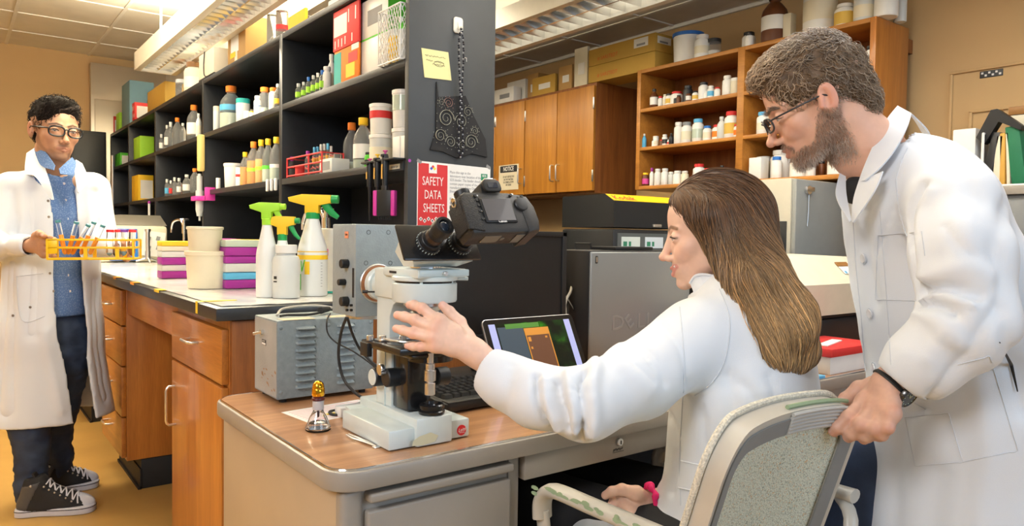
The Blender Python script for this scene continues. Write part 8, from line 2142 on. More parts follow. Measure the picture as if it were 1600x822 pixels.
for lb, px, w, tp, bs, z, bo, cp, bd in (('dark-filled vial at the far left of the third bay', 252.5, 7, 205, 232, S2, 'clear', 'frost', 'white'), ('slim clear bottle second from the left in the third bay', 261, 9, 193, 231, S2, 'clear', 'frost', 'white'), ('tall clear cylinder next to the orange-capped bottle', 267, 8, 188, 229, S2, 'clear', 'frost', None), ('orange-capped clear bottle in the middle of the third bay', 274.5, 14, 180, 225, S2, 'clear', 'orange', None), ('clear graduated tube bottle before the taller orange-capped one', 286, 9, 188, 220, S2, 'clear', 'frost', None), ('tall orange-capped bottle with blue tape in the third bay', 297, 21, 160, 217, S2, 'clear', 'orange', 'white'), ('pale bottle with a narrow neck by the third upright', 310.5, 9, 173, 211, S2, 'frost', 'frost', 'cream'), ('blue-labelled vial at the left of the lower third bay', 261, 7, 276, 304, S1, 'clear', 'frost', 'sky'), ('red-dotted vial second in the lower third bay', 267, 6, 278, 303, S1, 'clear', 'white', 'red'), ('narrow clear vial third in the lower third bay', 273, 7, 273, 302, S1, 'clear', 'frost', None), ('white-labelled vial fourth in the lower third bay', 280, 8, 275, 302, S1, 'clear', 'frost', 'white'), ('clear flask with a curved handle in the lower third bay', 290, 13, 269, 300, S1, 'clear', 'frost', 'white'), ('orange-capped bottle at the right of the lower third bay', 302, 14, 260, 299, S1, 'clear', 'orange', None), ('clear bottle against the upright of the lower third bay', 312, 8, 268, 297, S1, 'clear', 'frost', None)):
 SI(lb, 'bottle' if w > 8 else 'vial', px, w, tp, bs, z, body=bo, cap=cp, band=bd, group='small bottles in the third bay', dx=.03)
for lb, pl_, pe_, pr_, tp, bs, z, c, f_ in (('lime green glove box on a white tray in the fourth bay', 209, 219, 241, 206, 242, S2, 'lime', None), ('green and white carton on a tray in the fifth bay', 180, 188, 205, 230, 251, S2, 'green', 'white'), ('yellow box with a white printed front in the fourth bay', 206, 216, 240, 270, 311, S1, 'yellow', 'white'), ('green box standing on top of the far shelving', 182, 187, 196, 160, 190, S3, 'lime', None), ('red box standing at the far end on top of the shelving', 173, 178, 190, 178, 207, S3, 'red', 'white'), ('tall steel-blue metal box on top of the shelving', 191, 203, 241, 117, 188, S3, 'bluebox', None), ('red and white striped carton in front of the steel-blue box', 207, 211, 232, 155, 182, S3, 'red', 'white'), ('ochre wooden crate on top of the shelving', 231, 258, 281, 125, 163, S3, 'crate', None), ('beige instrument with a black cable on top of the shelving', 311, 334, 369, 70, 118, S3, 'cream', None), ('brown cardboard box with a taped label on top of the shelving', 356, 383, 417, 8, 93, S3, 'kraft', None), ('yellow carton on top of the shelving near the desk', 449, 475, 480, -4, 42, S3, 'yellow', None), ('cream box with a red dot on top of the shelving', 481, 505, 510, -3, 26, S3, 'cream', None), ('white box at the top edge of the nearest bay', 511, 545, 548, -25, 12, S3, 'white', None)):
 COLS.setdefault('bluebox', (.16, .30, .38)); COLS.setdefault('crate', (.50, .30, .05))
 q = pbox(lb, 'storage_box' if c != 'kraft' else 'cardboard_box', pl_, pe_, pr_, tp, bs, XS, z, c, dx=.02 if z != S3 else .10 if c == 'kraft' or pl_ > 440 else (-.005 if c in ('red',) and pe_ > 200 else .03))
 if f_: face(q, 'white_print', .15, .95, .1, .8, f_, side='y')
 if c == 'bluebox': face(q, 'black_handle', .72, .76, .35, .6, 'black', side='y'); face(q, 'black_handle', .85, .89, .35, .6, 'black', side='y')
 if c == 'kraft': face(q, 'shipping_label', .18, .62, .42, .72, 'white'); face(q, 'yellow_tag', .15, .45, .34, .44, 'yellow', off=.0012); face(q, 'parcel_tape', .40, .55, .02, 1, 'cream', off=.0004)
 if lb.startswith('red and white striped'):
  for i in range(4): face(q, 'stripe', .1+.22*i, .2+.22*i, .15 if i % 2 else .55, .35 if i % 2 else .8, 'white')
 if lb.startswith('beige'):
  xf, xb, yn, yf, z0, z1 = q['_b']; b = MB(); b.tube(spline([(xf-.004, (yn+yf)/2+.02, z1+.003), (xf-.006, (yn+yf)/2+.03, (z0+z1)/2), (xf-.006, (yn+yf)/2, z0+.03), (xf-.004, yn, z0+.02)], 5), .003, 0, 6); b.build('cable', M_RUB, q); b = MB(); b.bx(xf-.001, xb, yn-.001, yf, z0, z0+.03); b.build('dark_base', M_KN, q)
 if lb.startswith('cream box'): face(q, 'red_dot', .4, .6, .3, .5, 'red')
SI('wide glass dish jar beside the ochre crate', 'jar', 283, 16, 116, 145, S3, body='clear', cap='frost', dx=.05)
SI('large round jar of tan powder with a dark lid on top of the shelving', 'wide', 298, 30, 84, 132, S3, body='cream', cap='brown', band='white', bz=(.15, .5), dx=.05)
SI('tall clear plastic cylinder by the cardboard box on top of the shelving', 'cyl', 425, 17, -12, 60, S3, body='clear', cap='frost', dx=.15)
SI('tall clear cylinder with red tape on top of the shelving', 'cyl', 440, 19, -12, 54, S3, body='clear', cap='frost', band='red', bz=(.55, .66), dx=.13)
YH = 4.385; xh = XS-.02
t = thing('yellow_holder', 'long yellow plastic holder hanging on the shelf upright', 'holder', (xh, YH, 1.6)); b = MB(); za, zb_ = at(312, 211, x=xh).z, at(312, 268, x=xh).z; b.bx(xh-.015, XS-.001, YH-.02, YH+.025, zb_, za, 0, .008); b.build('holder', mat('pale_yellow_plastic', (.74, .58, .20), rough=.5), t)
t = thing('dispenser', 'grey syringe dispenser clamped under the lower shelf', 'dispenser', (xh, YH, 1.25)); y = at(312, 300, x=xh).y; z = lambda v: at(312, v, x=xh).z; b = MB(); b.cyl((xh, y, z(345)), (xh, y, z(338)), .006, 0, 12); b.cyl((xh, y, z(338)), (xh, y, z(328)), .015, 0, 16, r2=.022); b.cyl((xh, y, z(328)), (xh, y, z(298)), .022, 0, 18); b.cyl((xh, y, z(298)), (xh, y, z(275)), .016, 0, 16); b.build('barrel', mat('grey_plastic', (.50, .52, .50), rough=.35), t)
t = thing('clamp', 'magenta plastic clamp holding the grey dispenser', 'clamp', (xh, y, z(305))); b = MB(); b.bx(xh-.035, xh+.02, y-.06, y+.05, z(314), z(307), 0, .002); b.bx(xh-.0, xh+.02, y-.12, y-.05, z(314), z(307), 0, .002); b.bx(xh, XS+.03, y-.13, y-.10, z(314), z(294), 0, .002); b.build('clamp', MATS['magenta_plastic'], t)
# --- oak cabinets and bookcase contents
XK = 3.04
for lb, pl_, pe_, pr_, tp, bs, c, dx in (('small white printed box at the left end atop the oak cabinets', 770, 800, 812, 135, 158, 'white', .02), ('white printed carton behind the small boxes atop the oak cabinets', 790, 818, 826, 116, 152, 'white', .10), ('open brown carton atop the oak cabinets', 822, 838, 868, 104, 145, 'kraft', .10), ('low orange-brown box before the open carton', 829, 864, 869, 115, 144, 'crate', .03), ('brown box with a faded label beside the long cartons', 870, 890, 893, 99, 136, 'kraft', .03), ('pale buff box standing against the long cartons', 894, 914, 917, 71, 131, 'cream', .03)):
 q = pbox(lb, 'cardboard_box', pl_, pe_, pr_, tp, bs, XK, 2.056, c, dx=dx); face(q, 'printed_label', .3, .8, .3, .6, 'white' if c != 'white' else 'grey')
za = 2.056
for k in range(2):
 q = pbox(['long brown carton with red print, lower of two beside the bookcase', 'long brown carton with red print and white labels, upper of two'][k], 'cardboard_box', 916, 1019, 1051, 0, 0, XK, za, 'crate', dx=.02, h=.098); za = q['_b'][5]+.001
 xf, xb, yn, yf, z0, z1 = q['_b']; text('red_logo', '# SARSTEDT', .030, frame_to((xf-.0006, yf-.16, z0+.035), (0, -1, 0), zdir=(-1, 0, 0)), mat('red_ink', (.62, .10, .02), rough=.7), q, .0001)
 if k: face(q, 'barcode_label', .70, .90, .40, .90, 'white'); face(q, 'barcode_label', .1, .75, .45, .85, 'white', side='y'); face(q, 'barcode', .74, .86, .48, .6, 'grey', off=.0014); face(q, 'barcode', .2, .6, .5, .6, 'grey', side='y', off=.0014)
BK = lambda lb, kind, px, w, tp, bs, z, **k: shelf_item(lb, kind, px, w, tp, bs, XK, z, **k)
T = 2.0606
BK('white bucket with a blue lid and handle atop the bookcase', 'tub', 1070, 46, 50, 98, T, cap='blue', body='white', dx=.10)
BK('white jar with a bent label in front of the blue-lidded bucket', 'wide', 1085, 24, 54, 91, T, band='cream', dx=.015)
BK('clear glass jar with a dark lid atop the bookcase', 'jar', 1110, 22, 55, 84, T, body='clear', cap='black', liq=('white', .35), dx=.08)
BK('white bottle with a black cap and cord behind the small one', 'wide', 1164, 21, 40, 71, T, cap='black', dx=.12)
BK('small white jar with a black ring lid atop the bookcase', 'wide', 1161, 14, 52, 73, T, cap='black', dx=.015)
BK('large amber glass bottle with a white label atop the bookcase', 'bottle', 1197, 40, -12, 67, T, body='amber', cap='black', band='white', bz=(.24, .52), dx=.04)
q = pbox('cream carton between the amber bottle and the big white jar', 'cream_carton', 1216, 1228, 1237, 19, 60, XK, T, 'cream', dx=.05)
BK('very large white jar with a yellow label atop the bookcase', 'wide', 1261, 51, -30, 53, T, band='cream', bz=(.22, .60), dx=.02)
BK('squat white jar with a shiny gold label', 'wide', 1305, 31, 8, 43, T, band='gold', bz=(.05, .60), dx=.02)
BK('frosted white bottle right of the gold-labelled jar', 'wide', 1337, 31, -18, 37, T, body='frost', cap='frost', band='cream', bz=(.1, .45), dx=.03)
BK('tall white jar with a yellow tag near the bookcase end', 'wide', 1370, 35, -26, 32, T, dx=.03)
BK('pale bottle at the very end of the bookcase top', 'wide', 1397, 19, -14, 41, T, body='frost', cap='frost', dx=.17)
rows = {
 1.8456: ('upper', 170, [(1018, 13, 30, 'bottle', 'amber', 'black', 'white'), (1029, 8, 16, 'wide', 'white', 'red', 'white'), (1036, 7, 18, 'wide', 'white', 'cream', 'cream'), (1042, 11, 18, 'wide', 'white', 'black', 'gold'), (1051, 20, 20, 'wide', 'white', 'red', None), (1050, 8, 11, 'wide', 'black', 'black', None), (1057, 8, 13, 'wide', 'amber', 'black', None), (1070, 15, 26, 'wide', 'black', 'black', None), (1069, 10, 16, 'wide', 'amber', 'black', 'white'), (1083, 10, 15, 'wide', 'white', 'black', 'gold'), (1094, 16, 27, 'wide', 'white', 'black', 'white'), (1100, 7, 12, 'wide', 'white', 'white', None), (1107, 11, 19, 'wide', 'white', 'white', 'sky'), (1117, 10, 15, 'wide', 'white', 'red', None), (1131, 15, 31, 'wide', 'white', 'white', 'white'), (1144, 15, 25, 'jar', 'cream', 'white', None)]),
 1.6336: ('middle', 231, [(1005, 7, 22, 'bottle', 'sky', 'white', None), (1018, 8, 11, 'wide', 'white', 'black', None), (1023, 9, 16, 'jar', 'white', 'white', 'cream'), (1030, 7, 9, 'wide', 'amber', 'red', None), (1037, 9, 17, 'wide', 'white', 'white', 'black'), (1044, 7, 8, 'wide', 'white', 'white', 'red'), (1047, 8, 18, 'bottle', 'black', 'black', None), (1057, 14, 34, 'wide', 'white', 'white', None), (1069, 17, 33, 'wide', 'white', 'grey', 'cream'), (1086, 18, 36, 'wide', 'white', 'sky', 'pale'), (1102, 14, 23, 'wide', 'white', 'blue', 'cream'), (1117, 16, 23, 'wide', 'white', 'red', 'orange'), (1124, 14, 35, 'bottle', 'frost', 'frost', None), (1137, 22, 42, 'wide', 'white', 'red', 'gold'), (1148, 8, 20, 'wide', 'white', 'red', 'orange')]),
 1.4206: ('lower', 290, [(1008, 11, 21, 'wide', 'amber', 'yellow', 'pink'), (1018, 7, 28, 'vial', 'white', 'purple', None), (1027, 11, 26, 'wide', 'white', 'white', None), (1038, 12, 26, 'wide', 'white', 'white', 'white'), (1048, 9, 20, 'wide', 'frost', 'white', None), (1057, 14, 21, 'wide', 'white', 'white', None), (1069, 12, 20, 'wide', 'cream', 'white', None), (1089, 19, 30, 'wide', 'white', 'red', 'white'), (1104, 12, 22, 'wide', 'white', 'red', None), (1127, 12, 25, 'bottle', 'black', 'black', None)])}
cn = dict(white='white', cream='cream', black='black', amber='amber', frost='frosted', sky='light blue', clear='clear', red='red', gold='yellow', pale='pale', orange='orange', pink='pink', grey='grey', yellow='yellow', blue='blue', purple='purple')
ordn = ['first', 'second', 'third', 'fourth', 'fifth', 'sixth', 'seventh', 'eighth', 'ninth', 'tenth', 'eleventh', 'twelfth', 'thirteenth', 'fourteenth', 'fifteenth', 'sixteenth']
for z, (rw, bs, L_) in rows.items():
 order = sorted(range(len(L_)), key=lambda i: L_[i][0])
 for rk_, i in enumerate(order):
  px, w, h, kind, bo, cp, bd = L_[i]
  lb = '%s %s bottle, %s cap%s, %s from left, %s bookcase shelf' % ('tall' if h > 28 else 'small' if h < 18 else 'medium', cn[bo], cn[cp], '' if not bd else ', %s label' % cn[bd], ordn[rk_], rw)
  shelf_item(lb, kind, px, w, 0, h, XK, z, dx=.03 if not (px in (1050, 1069, 1018, 1030) and h < 17) else .012, body=bo, cap=cp, band=bd, bz=(.15, .55), group='reagent bottles on the %s shelf' % rw)
for lb, kind, px, w, h, z, k in (('amber bottle with black cap in the upper right bookcase bay', 'wide', 1334, 19, 42, 1.8456, dict(body='amber', cap='black')), ('white bottle with an orange line beside the upper amber bottle', 'wide', 1353, 16, 39, 1.8456, dict(cap='black', band='cream')), ('white bottle with a blue cap by the bearded man\'s glasses', 'wide', 1187, 19, 35, 1.6336, dict(cap='sky', band='cream')), ('white canister partly hidden behind the man\'s nose', 'wide', 1201, 11, 26, 1.6336, dict()), ('large white jar behind the blue-capped bottle under the man\'s chin', 'wide', 1219, 32, 46, 1.4206, dict(dx=.12)), ('blue-capped white bottle with an orange label below the man\'s nose', 'wide', 1211, 17, 34, 1.4206, dict(cap='blue', band='white')), ('white jar with a yellow lid under the man\'s beard', 'wide', 1243, 28, 30, 1.4206, dict(cap='yellow')), ('small white jar right of the yellow-lidded jar', 'jar', 1265, 15, 22, 1.4206, dict()), ('amber jar behind the stacked white dishes', 'wide', 1283, 11, 24, 1.4206, dict(body='amber', cap='black', dx=.08)), ('stack of white dishes at the right of the lower bookcase shelf', 'jar', 1302, 27, 24, 1.4206, dict()), ('cream jar behind the white carton on the lower bookcase shelf', 'jar', 1192, 22, 38, 1.4206, dict(dx=.13, body='cream'))):
 k.setdefault('dx', .03); shelf_item(lb, kind, px, w, 0, h, XK, z, **k)
pbox('white carton on the lower bookcase shelf beside the large jar', 'white_carton', 1169, 1188, 1200, 247, 281, XK, 1.4206, 'white', dx=.01)
# --- on the bench
ZB = .9345
def bench_item(lb, kind, px, w, tp, bs, z=ZB, **k):
 p = at(px, bs-w*.10, z=z); d = depth_of(p); return item(lb, kind, Vector((p.x, p.y, z)), w*d/FPX/2, (bs-tp)*d/FPX*.97, **k)
p = bench_item('large round cream tub at the front of the bench', 'tub', 326, 66, 397, 456, body='cream', cap='cream'); d = depth_of(p.location)
item('smaller round cream tub stacked on the larger one', 'tub', Vector((p.location.x-.012, p.location.y, ZB+57*d/FPX)), 25.5*d/FPX, 38*d/FPX, 'cream', 'cream')
def tipbox(lb, pxc, w, y, z, h, cols, dx=.13, dy=.09, parts_=1):
 t = thing('tip_box', lb, 'box', (at(pxc, 420, y=y).x, y, z), 0, 'pipette tip boxes on the bench'); x = at(pxc, 420, y=y).x
 zz = z
 for i, (c, f_) in enumerate(cols): b = MB(); b.bx(x-dx/2, x+dx/2, y, y+dy, zz+.0005, zz+h*f_, 0, .004); b.build(['tray', 'lid', 'insert'][i % 3], cm(c, .35), t); zz += h*f_
 return z+h
for lb0, px, w, y, st_ in (('behind the cream tubs', 279, 30, 3.30, [('purple', 'frost', 'blue'), ('purple', 'frost', 'yellow')]), ('left of the spray bottles', 382, 40, 2.62, [('purple', 'sky', 'lower'), ('frost', 'purple', 'mid'), ('purple', 'pale', 'top')])):
 z = ZB
 for i, (c1, c2, _) in enumerate(st_): z = tipbox('%s and %s tip box %s, %s of its stack' % (c1.replace('frost', 'clear'), c2.replace('frost', 'clear').replace('sky', 'light blue'), lb0, ['lowest', 'second', 'third'][i] if i < len(st_)-1 else 'topmost'), px, w, y, z, .056, [(c1, .55), (c2, .45)])+.001
 if px < 300: tipbox('yellow-lidded tip box topping the stack behind the cream tubs', px, w, y, z, .042, [('cream', .5), ('yellow', .5)])
for i, (px, y, c, lb) in enumerate(((352, 2.95, 'pink', 'rose-lidded purple tip box behind the cream tubs'), (345, 3.15, 'purple', 'dark purple tip box far behind the cream tubs'), (398, 2.80, 'yellow', 'yellow-lidded tip box behind the spray bottles'))): tipbox(lb, px, 30, y, ZB, .17, [('purple', .6), ('frost', .28), (c, .12)])
def spray(lb, px, w, tp, bs, tpt, head, trig, collar, pxh, band=None, tail=0, z=ZB, dirx=-1):
 p = at(px, bs-w*.10, z=z); d = depth_of(p); r = w*d/FPX/2; H_ = (bs-tp)*d/FPX; t = thing('spray_bottle', lb, 'spray bottle', (p.x, p.y, z), 0, 'spray bottles on the bench')
 b = MB(); b.lathe([(r*.94, 0), (r, .006), (r, H_*.52), (r*.93, H_*.60), (r*.66, H_*.76), (r*.42, H_*.93), (r*.40, H_)], (p.x, p.y, z), 0, 28); b.build('bottle_body', mat('translucent_white_plastic', (.80, .82, .80), rough=.35, trans=.12), t)
 b = MB(); b.cyl((p.x, p.y, z+H_-.018), (p.x, p.y, z+H_+.002), r*.46, 0, 24, bev=.001); b.build('collar', cm(collar), t)
 k = r/.030*1.0; hz = (tp-tpt)*d/FPX; u = Vector(-RT); u.z = 0; u.normalize(); M = frame_to((p.x, p.y, z+H_), u, zdir=Vector((0, 0, 1)).cross(u)); M = frame_to((p.x, p.y, z+H_), u, ydir=(0, 0, 1))
 b = MB(); pr = [(-.030, hz*.40), (.012, hz*.35), (.016, 0), (-.016, 0), (-.018, hz*.40)]
 b.prism([(-.014*k, 0), (.014*k, 0), (.014*k, hz*.40), (.046*k, hz*.62), (.048*k, hz*.82), (.020*k, hz), (-.038*k, hz*.97), (-.038*k, hz*.55), (-.014*k, hz*.42)][::1], .020*k, 0, M @ Matrix.Translation((0, 0, -.010*k)), bev=.002); b.build('sprayer_head', cm(head, .3), t)
 b = MB(); b.cyl(M @ Vector((-.036*k, hz*.76, 0)), M @ Vector((-.052*k, hz*.76, 0)), .0085*k, 0, 16); b.build('nozzle', cm(collar, .3), t)
 b = MB(); b.tube([M @ Vector(q) for q in ((-.024*k, hz*.55, 0), (-.030*k, hz*.30, 0), (-.040*k, 0, 0), (-.052*k, -hz*.22, 0))], [.006*k, .0055*k, .0045*k, .003*k], 0, 8, flat=1.5); b.build('trigger', cm(trig, .3), t)
 return t, p, r, H_, d
for a in (('spray bottle with an all-green sprayer at the back of the bench group', 417, 33, 346, 467, 320, 'lime', 'lime', 'lime', 0), ('short spray bottle with yellow sprayer and green trigger', 441, 31, 370, 467, 341, 'yellow', 'leaf', 'leaf', 0)): spray(*a)
t, p, r, H_, d = spray('tallest spray bottle with yellow sprayer, plant logo and yellow tape', 488, 46, 338, 466, 309, 'yellow', 'leaf', 'leaf', 0)
b = MB(); b.lathe([(r*1.0, H_*.44), (r*1.012, H_*.44), (r*.99, H_*.54), (r*.97, H_*.54)], (p.x, p.y, ZB), 0, 28); b.build('yellow_tape_band', cm('yellow', .6), t)
def wrap(t, p, r, ang, z, w, h, m, name='print', rot=0):
 a = math.atan2(-CAM[1]-p.y, -p.x)+ang; c_ = Vector((p.x+(r+.0008)*math.cos(a), p.y+(r+.0008)*math.sin(a), ZB+z)); M = frame_to(c_, (-math.sin(a), math.cos(a), 0), ydir=(0, 0, 1)) @ Matrix.Rotation(rot, 4, 'Z'); b = MB(); b.box((0, 0, 0), (w, h, .0006), M=M); return b.build(name, m, t)
wrap(t, p, r, -.35, H_*.34, .016, .040, cm('yellow', .6), 'yellow_leaf_panel'); wrap(t, p, r, -.62, H_*.37, .004, .036, cm('green', .6), 'green_leaf', -.3); wrap(t, p, r, -.78, H_*.36, .003, .034, cm('green', .6), 'green_leaf', .1); wrap(t, p, r, -.85, H_*.17, .003, .05, cm('green', .6), 'green_pot_line')
for k in range(9): wrap(t, p, r, .62, H_*(.12+.035*k), .006, .0012, cm('grey', .6), 'graduation')
t = bench_item('squat translucent wash bottle with a white cap and black marker writing', 'wide', 447, 42, 384, 469, body='frost', cap='white', liq=('pale', .3)); q = t.location; wrap(t, q, 21*depth_of(q)/FPX, -.85, .062, .012, .009, M_INK, 'marker_writing'); wrap(t, q, 21*depth_of(q)/FPX, -.85, .050, .014, .004, M_INK, 'marker_writing')
t = bench_item('tall white canister with a magenta tag behind the grey lamp box', 'jar', 517, 30, 357, 460, body='white', cap='white', band='teal', bz=(0, .03)); q = t.location; wrap(t, q, 15*depth_of(q)/FPX, -.5, .135, .014, .022, MATS['magenta_plastic'], 'magenta_tag')
for lb, px, py, y, s in (('chrome gooseneck tap behind the grey lamp housing', 530, 352, 2.62, 1.0), ('small chrome tap on the bench beyond the tubs', 288, 357, 4.3, .8)):
 q = at(px, py, y=y); x = min(q.x, 1.12); t = thing('gooseneck_tap', lb, 'tap', (x, y, ZB)); b = MB(); h = q.z-ZB+.055*s
 b.cyl((x, y, ZB), (x, y, ZB+.02), .022*s, 0, 20); b.cyl((x, y, ZB), (x, y, ZB+h*.8), .011*s, 0, 16); b.cyl((x, y, ZB+h*.72), (x, y, ZB+h*.9), .017*s, 0, 16)
 b.tube(spline([(x, y, ZB+h*.75), (x-.01, y+.03, ZB+h), (x-.03, y+.10, ZB+h*.98), (x-.035, y+.13, ZB+h*.86), (x-.035, y+.135, ZB+h*.74)], 6), .008*s, 0, 12); b.build('spout', M_CHROME, t, angle=70); b = MB(); b.cyl((x, y, ZB+h*.9), (x, y, ZB+h), .009*s, 0, 12); b.bx(x-.03*s, x+.03*s, y-.006, y+.006, ZB+h, ZB+h+.01, 0, .003); b.build('handle', M_CHROME, t)
t = thing('analyser', 'beige bench instrument with a blue-framed front and sloped steel hood', 'instrument', (1.0, 4.9, ZB)); q0 = at(162, 413, x=.72); b = MB(); yA, yB_ = at(257, 400, x=.80).y, at(180, 400, x=.72).y
yA = at(257, 400, x=1.10).y; b.bx(.72, 1.12, yA, yA+.55, ZB, ZB+.23, 0, .02); b.build('housing', cm('cream', .4), t); b = MB(); b.add([(.70, yA+.02, ZB+.232), (1.12, yA+.02, ZB+.232), (1.12, yA+.53, ZB+.232), (.70, yA+.53, ZB+.232), (.86, yA+.12, ZB+.30), (1.10, yA+.12, ZB+.30), (1.10, yA+.45, ZB+.30), (.86, yA+.45, ZB+.30)], [(0, 1, 5, 4), (1, 2, 6, 5), (2, 3, 7, 6), (3, 0, 4, 7), (4, 5, 6, 7), (3, 2, 1, 0)]); b.build('hood', mat('dull_steel', (.30, .28, .24), rough=.4, metal=.6), t)
b = MB(); b.box((.86, yA-.012, ZB+.11), (.16, .02, .20), 0, .004, rot=(-.12, 0, 0)); f_ = b.build('blue_frame', cm('blue'), t); b = MB(); b.box((.86, yA-.026, ZB+.125), (.11, .006, .14), 0, .001, rot=(-.12, 0, 0)); b.build('display', cm('frost'), f_)
b = MB(); b.box((1.035, yA-.006, ZB+.115), (.13, .004, .16), rot=(-.10, .12, 0)); sh_ = b.build('printed_sheet', M_PAPER, t); b = MB(); [b.box((1.005+.055*(k % 2), yA-.0125, ZB+.15-.06*(k//2)), (.022, .002, .028), rot=(-.10, .3, 0)) for k in range(4)]; b.build('print_marks', cm('grey'), sh_)
q = at(231, 410, z=ZB); t = thing('burner', 'steel column on tripod feet standing on the bench film', 'stand', (q.x, q.y, ZB)); d = depth_of(q); b = MB(); h = 52*d/FPX; b.cyl((q.x, q.y, ZB+.02), (q.x, q.y, ZB+h*.35), .016, 0, 16); b.cyl((q.x, q.y, ZB+h*.35), (q.x, q.y, ZB+h*.96), .012, 0, 16, r2=.014); b.cyl((q.x, q.y, ZB+h*.92), (q.x, q.y, ZB+h), .019, 0, 16); b.build('column', M_SATIN, t)
for k in range(3): a = 2*PI*k/3+.5; b = MB(); b.tube([(q.x, q.y, ZB+.03), (q.x+.03*math.cos(a), q.y+.03*math.sin(a), ZB+.02), (q.x+.07*math.cos(a), q.y+.07*math.sin(a), ZB+.006)], .006, 0, 8); b.build('foot', M_SATIN, t)
t.name = 'tripod_stand'
for lb, px, x, z1, m_ in (('tall thin steel rod before the fifth bay', 176, .98, 1.70, M_SATIN), ('short pale rod with a purple tip before the fourth bay', 233, 1.132, 1.335, cm('white'))):
 y = at(px, 300, x=x).y; t = thing('support_rod', lb, 'rod', (x, y, ZB)); b = MB(); b.cyl((x, y, ZB+.002), (x, y, z1), .008, 0, 10); b.build('rod', m_, t); b = MB(); b.cyl((x, y, ZB), (x, y, ZB+.012), .04, 0, 16); b.build('rod_foot', M_SATIN, t)
 if px > 200: b = MB(); b.sphere((x, y, z1), .011, n=10, m=6); b.build('tip', cm('purple'), t)
# --- right side: instruments behind the seated woman
xo, yo = 2.75, 1.72
t = thing('grey_oven', 'grey metal laboratory oven under the bookcase with a key in its door', 'oven', (3.0, 1.8, .931)); b = MB(); b.bx(xo, 3.28, yo, 2.02, .931, 1.388, 0, .004); b.build('cabinet', mat('pale_grey_enamel', (.50, .47, .38), rough=.4), t); b = MB(); b.bx(xo+.005, 3.275, yo-.022, yo, .95, 1.384, 0, .006); dr_ = b.build('door', mat('blue_grey_enamel', (.27, .28, .27), rough=.4), t, label='blue-grey door facing the desk')
q = at(1262, 297, y=yo-.024); b = MB(); b.cyl((q.x, yo-.022, q.z), (q.x, yo-.034, q.z), .018, 0, 20); b.bx(q.x-.03, q.x+.03, yo-.040, yo-.03, q.z-.006, q.z+.012, 0, .003); b.tube([(q.x, yo-.03, q.z-.02), (q.x+.003, yo-.028, q.z-.09), (q.x-.003, yo-.028, q.z-.15)], .002, 0, 6); b.build('latch', M_SATIN, dr_)
q = at(1219, 372, x=xo); b = MB(); b.bx(xo-.004, xo, q.y-.03, q.y+.03, q.z-.07, q.z+.07, 0, .002); b.build('switch_plate', M_INK, t)
xa, xb_ = 2.10, 2.58; t = thing('document_scanner', 'low black device under the cream instrument at the desk end', 'device', (2.3, 1.45, .7505)); b = MB(); b.bx(xa-.02, xb_, 1.30, 1.62, .7505, .872, 0, .012); b.bx(xa, xb_-.02, 1.31, 1.60, .872, .885, 0, .003); b.build('case', M_KN, t)
t = thing('cream_instrument', 'cream bench instrument with a sloping control panel behind the woman', 'instrument', (2.3, 1.45, .886)); b = MB()
b.add([(xa, 1.29, .886), (xb_, 1.29, .886), (xb_, 1.60, .886), (xa, 1.60, .886), (xa-.02, 1.27, .99), (xb_+.0, 1.27, .99), (xb_, 1.36, 1.075), (xa+.01, 1.36, 1.075), (xb_, 1.60, 1.08), (xa+.01, 1.60, 1.08)], [(3, 2, 1, 0), (0, 1, 5, 4), (4, 5, 6, 7), (7, 6, 8, 9), (2, 3, 9, 8), (1, 2, 8, 6, 5), (3, 0, 4, 7, 9)]); b.build('housing', cm('cream', .4), t)
q = at(1319, 421, y=1.32); Mq = frame_to((q.x+.005, 1.316, 1.035), (1, 0, 0), ydir=(0, .09, .085)); b = MB(); b.box((0, .022, .002), (.075, .02, .002), 0, M=Mq); pn = b.build('display_strip', cm('brown'), t); b = MB(); b.box((0, -.006, .0015), (.075, .034, .001), 0, M=Mq); b.build('key_panel', M_PAPER, pn)
for i, c in enumerate(('sky', 'red')): b = MB(); b.box((-.025+.03*i, -.016, .003), (.009, .009, .002), M=Mq); b.build('key', cm(c), pn)
q = at(1305, 603, z=.752)
t = thing('paper_box', 'white paper box under the red tray at the desk end', 'box', (2.12, 1.17, .7505)); b = MB(); b.bx(1.98, 2.22, 1.10, 1.26, .7505, .80, 0, .002); b.build('box_body', M_PAPER, t)
t = thing('red_tray', 'red plastic tray lying on the paper box', 'tray', (2.12, 1.18, .801)); b = MB(); b.bx(1.97, 2.24, 1.09, 1.27, .801, .826, 0, .005); b.build('tray', cm('red'), t); b = MB(); b.box((2.08, 1.16, .828), (.16, .03, .003), rot=(0, 0, .25)); b.build('white_strip', M_PAPER, t)
t = thing('blue_folder', 'blue and white folder on the desk behind the chair back', 'folder', (1.80, 1.13, .7505)); b = MB(); b.bx(1.70, 1.93, 1.085, 1.23, .7505, .758, 0, .001); b.build('cover', cm('sky', .5), t); b = MB(); b.bx(1.72, 1.90, 1.12, 1.22, .758, .761); b.build('sheet', M_PAPER, t)
xg, zg = 3.0, 1.335
t = thing('filing_cabinet', 'dark grey cabinet by the right wall carrying folders', 'cabinet', (3.2, .9, 0)); b = MB(); b.bx(xg, 3.41, .45, 1.22, .931, zg-.03, 0, .004); b.build('carcass', M_CHG, t); b = MB(); b.bx(xg-.02, 3.41, .43, 1.24, zg-.03, zg, 0, .003); b.build('cabinet_top', M_DMET, t); b = MB(); b.bx(xg-.006, xg, .83, 1.20, .95, zg-.05, 0, .002); b.build('door', M_CHG, t)
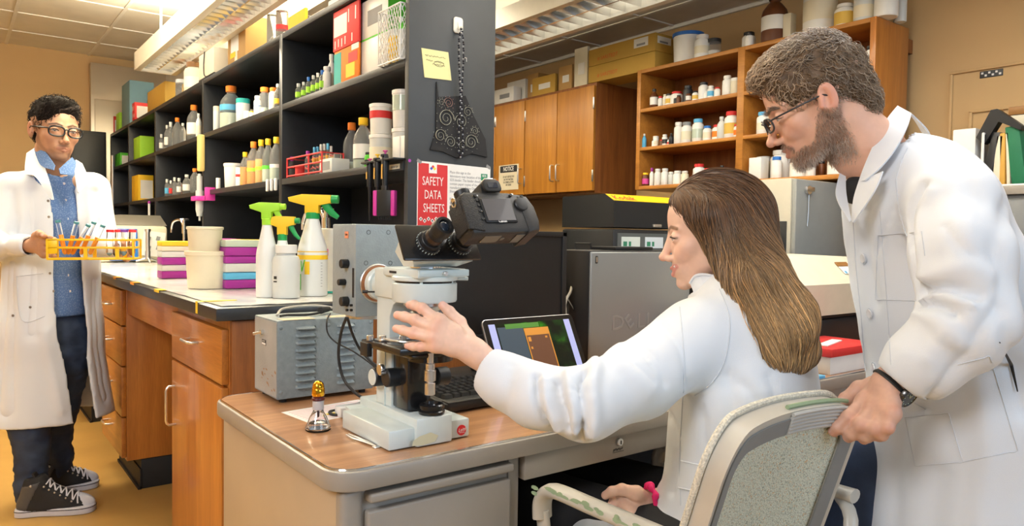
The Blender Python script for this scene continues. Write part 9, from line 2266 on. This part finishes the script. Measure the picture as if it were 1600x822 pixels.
def slab(lb, nm, cat, px, tp, th, dz, col, rot=0, x=xg+.05, dxx=.24, group=None):
 y = at(px, 250, x=x).y; h = (at(px, tp, x=x).z-zg); t = thing(nm, lb, cat, (x, y, zg)); M = Matrix.Translation((x+dxx/2, y, zg+.001)) @ Matrix.Rotation(rot, 4, 'X'); b = MB(); b.box((0, 0, h/2), (dxx, th, h), 0, .004, M=M); b.build('cover', cm(col, .6), t); return t, M, h
for a in (('black folder leaning at the left of the file row', 'folder', 'folder', 1538, 207, .03, 0, 'black', .18), ('cream paper bundle beside the leaning black folder', 'paper_bundle', 'papers', 1557, 212, .025, 0, 'cream', .04), ('pale yellow file bundle in the middle of the row', 'paper_bundle', 'papers', 1567, 208, .02, 0, 'straw', -.03), ('thin manila file between the bundles and the green binder', 'paper_bundle', 'papers', 1577, 206, .012, 0, 'cream', -.05), ('dark green ring binder at the right edge', 'binder', 'binder', 1594, 195, .045, 0, 'dkgreen', -.14)): slab(*a)
t, M, h = slab('white round case at the left behind the man\'s shoulder', 'white_case', 'case', 1505, 202, .08, 0, 'white', 0)
x = xg+.04; t = thing('black_bracket', 'angled matte black tray arm over the files', 'bracket', (x, 1.05, 1.5)); P3 = [at(px, py, x=x) for px, py in ((1525, 215), (1548, 172), (1558, 170), (1597, 196), (1594, 203), (1560, 190), (1540, 222), (1536, 225))]; b = MB(); n = len(P3); b.add(P3+[q+Vector((.04, 0, 0)) for q in P3], [tuple(range(n)), tuple(reversed(range(n, 2*n)))]+[(i, n+i, n+(i+1) % n, (i+1) % n) for i in range(n)]); b.build('arm', M_KN, t)
t = thing('file_carton', 'cream carton with a brown lid at the right picture edge', 'box', (3.2, .95, zg+.26)); q = at(1593, 178, x=xg+.12); b = MB(); b.bx(xg+.12, xg+.36, q.y-.16, q.y+.03, zg+.21, zg+.27, 0, .002); b.build('carton', cm('cream', .6), t); b = MB(); b.bx(xg+.115, xg+.365, q.y-.165, q.y+.035, zg+.27, zg+.30, 0, .002); b.build('carton_lid', cm('brown', .6), t)
t = thing('file_rack', 'white wire rack holding the files upright', 'rack', (xg+.1, .95, zg)); b = MB()
for y in (.60, .80, .97, 1.12): b.tube([(xg+.03, y, zg+.004), (xg+.03, y, zg+.20), (xg+.32, y, zg+.20), (xg+.32, y, zg+.004)], .005, 0, 6)
b.tube([(xg+.03, .60, zg+.006), (xg+.03, 1.12, zg+.006)], .005, 0, 6); b.tube([(xg+.32, .60, zg+.006), (xg+.32, 1.12, zg+.006)], .005, 0, 6); b.build('wire_frame', cm('white'), t)
for o in COL.objects:
 if '_b' in o: del o['_b']
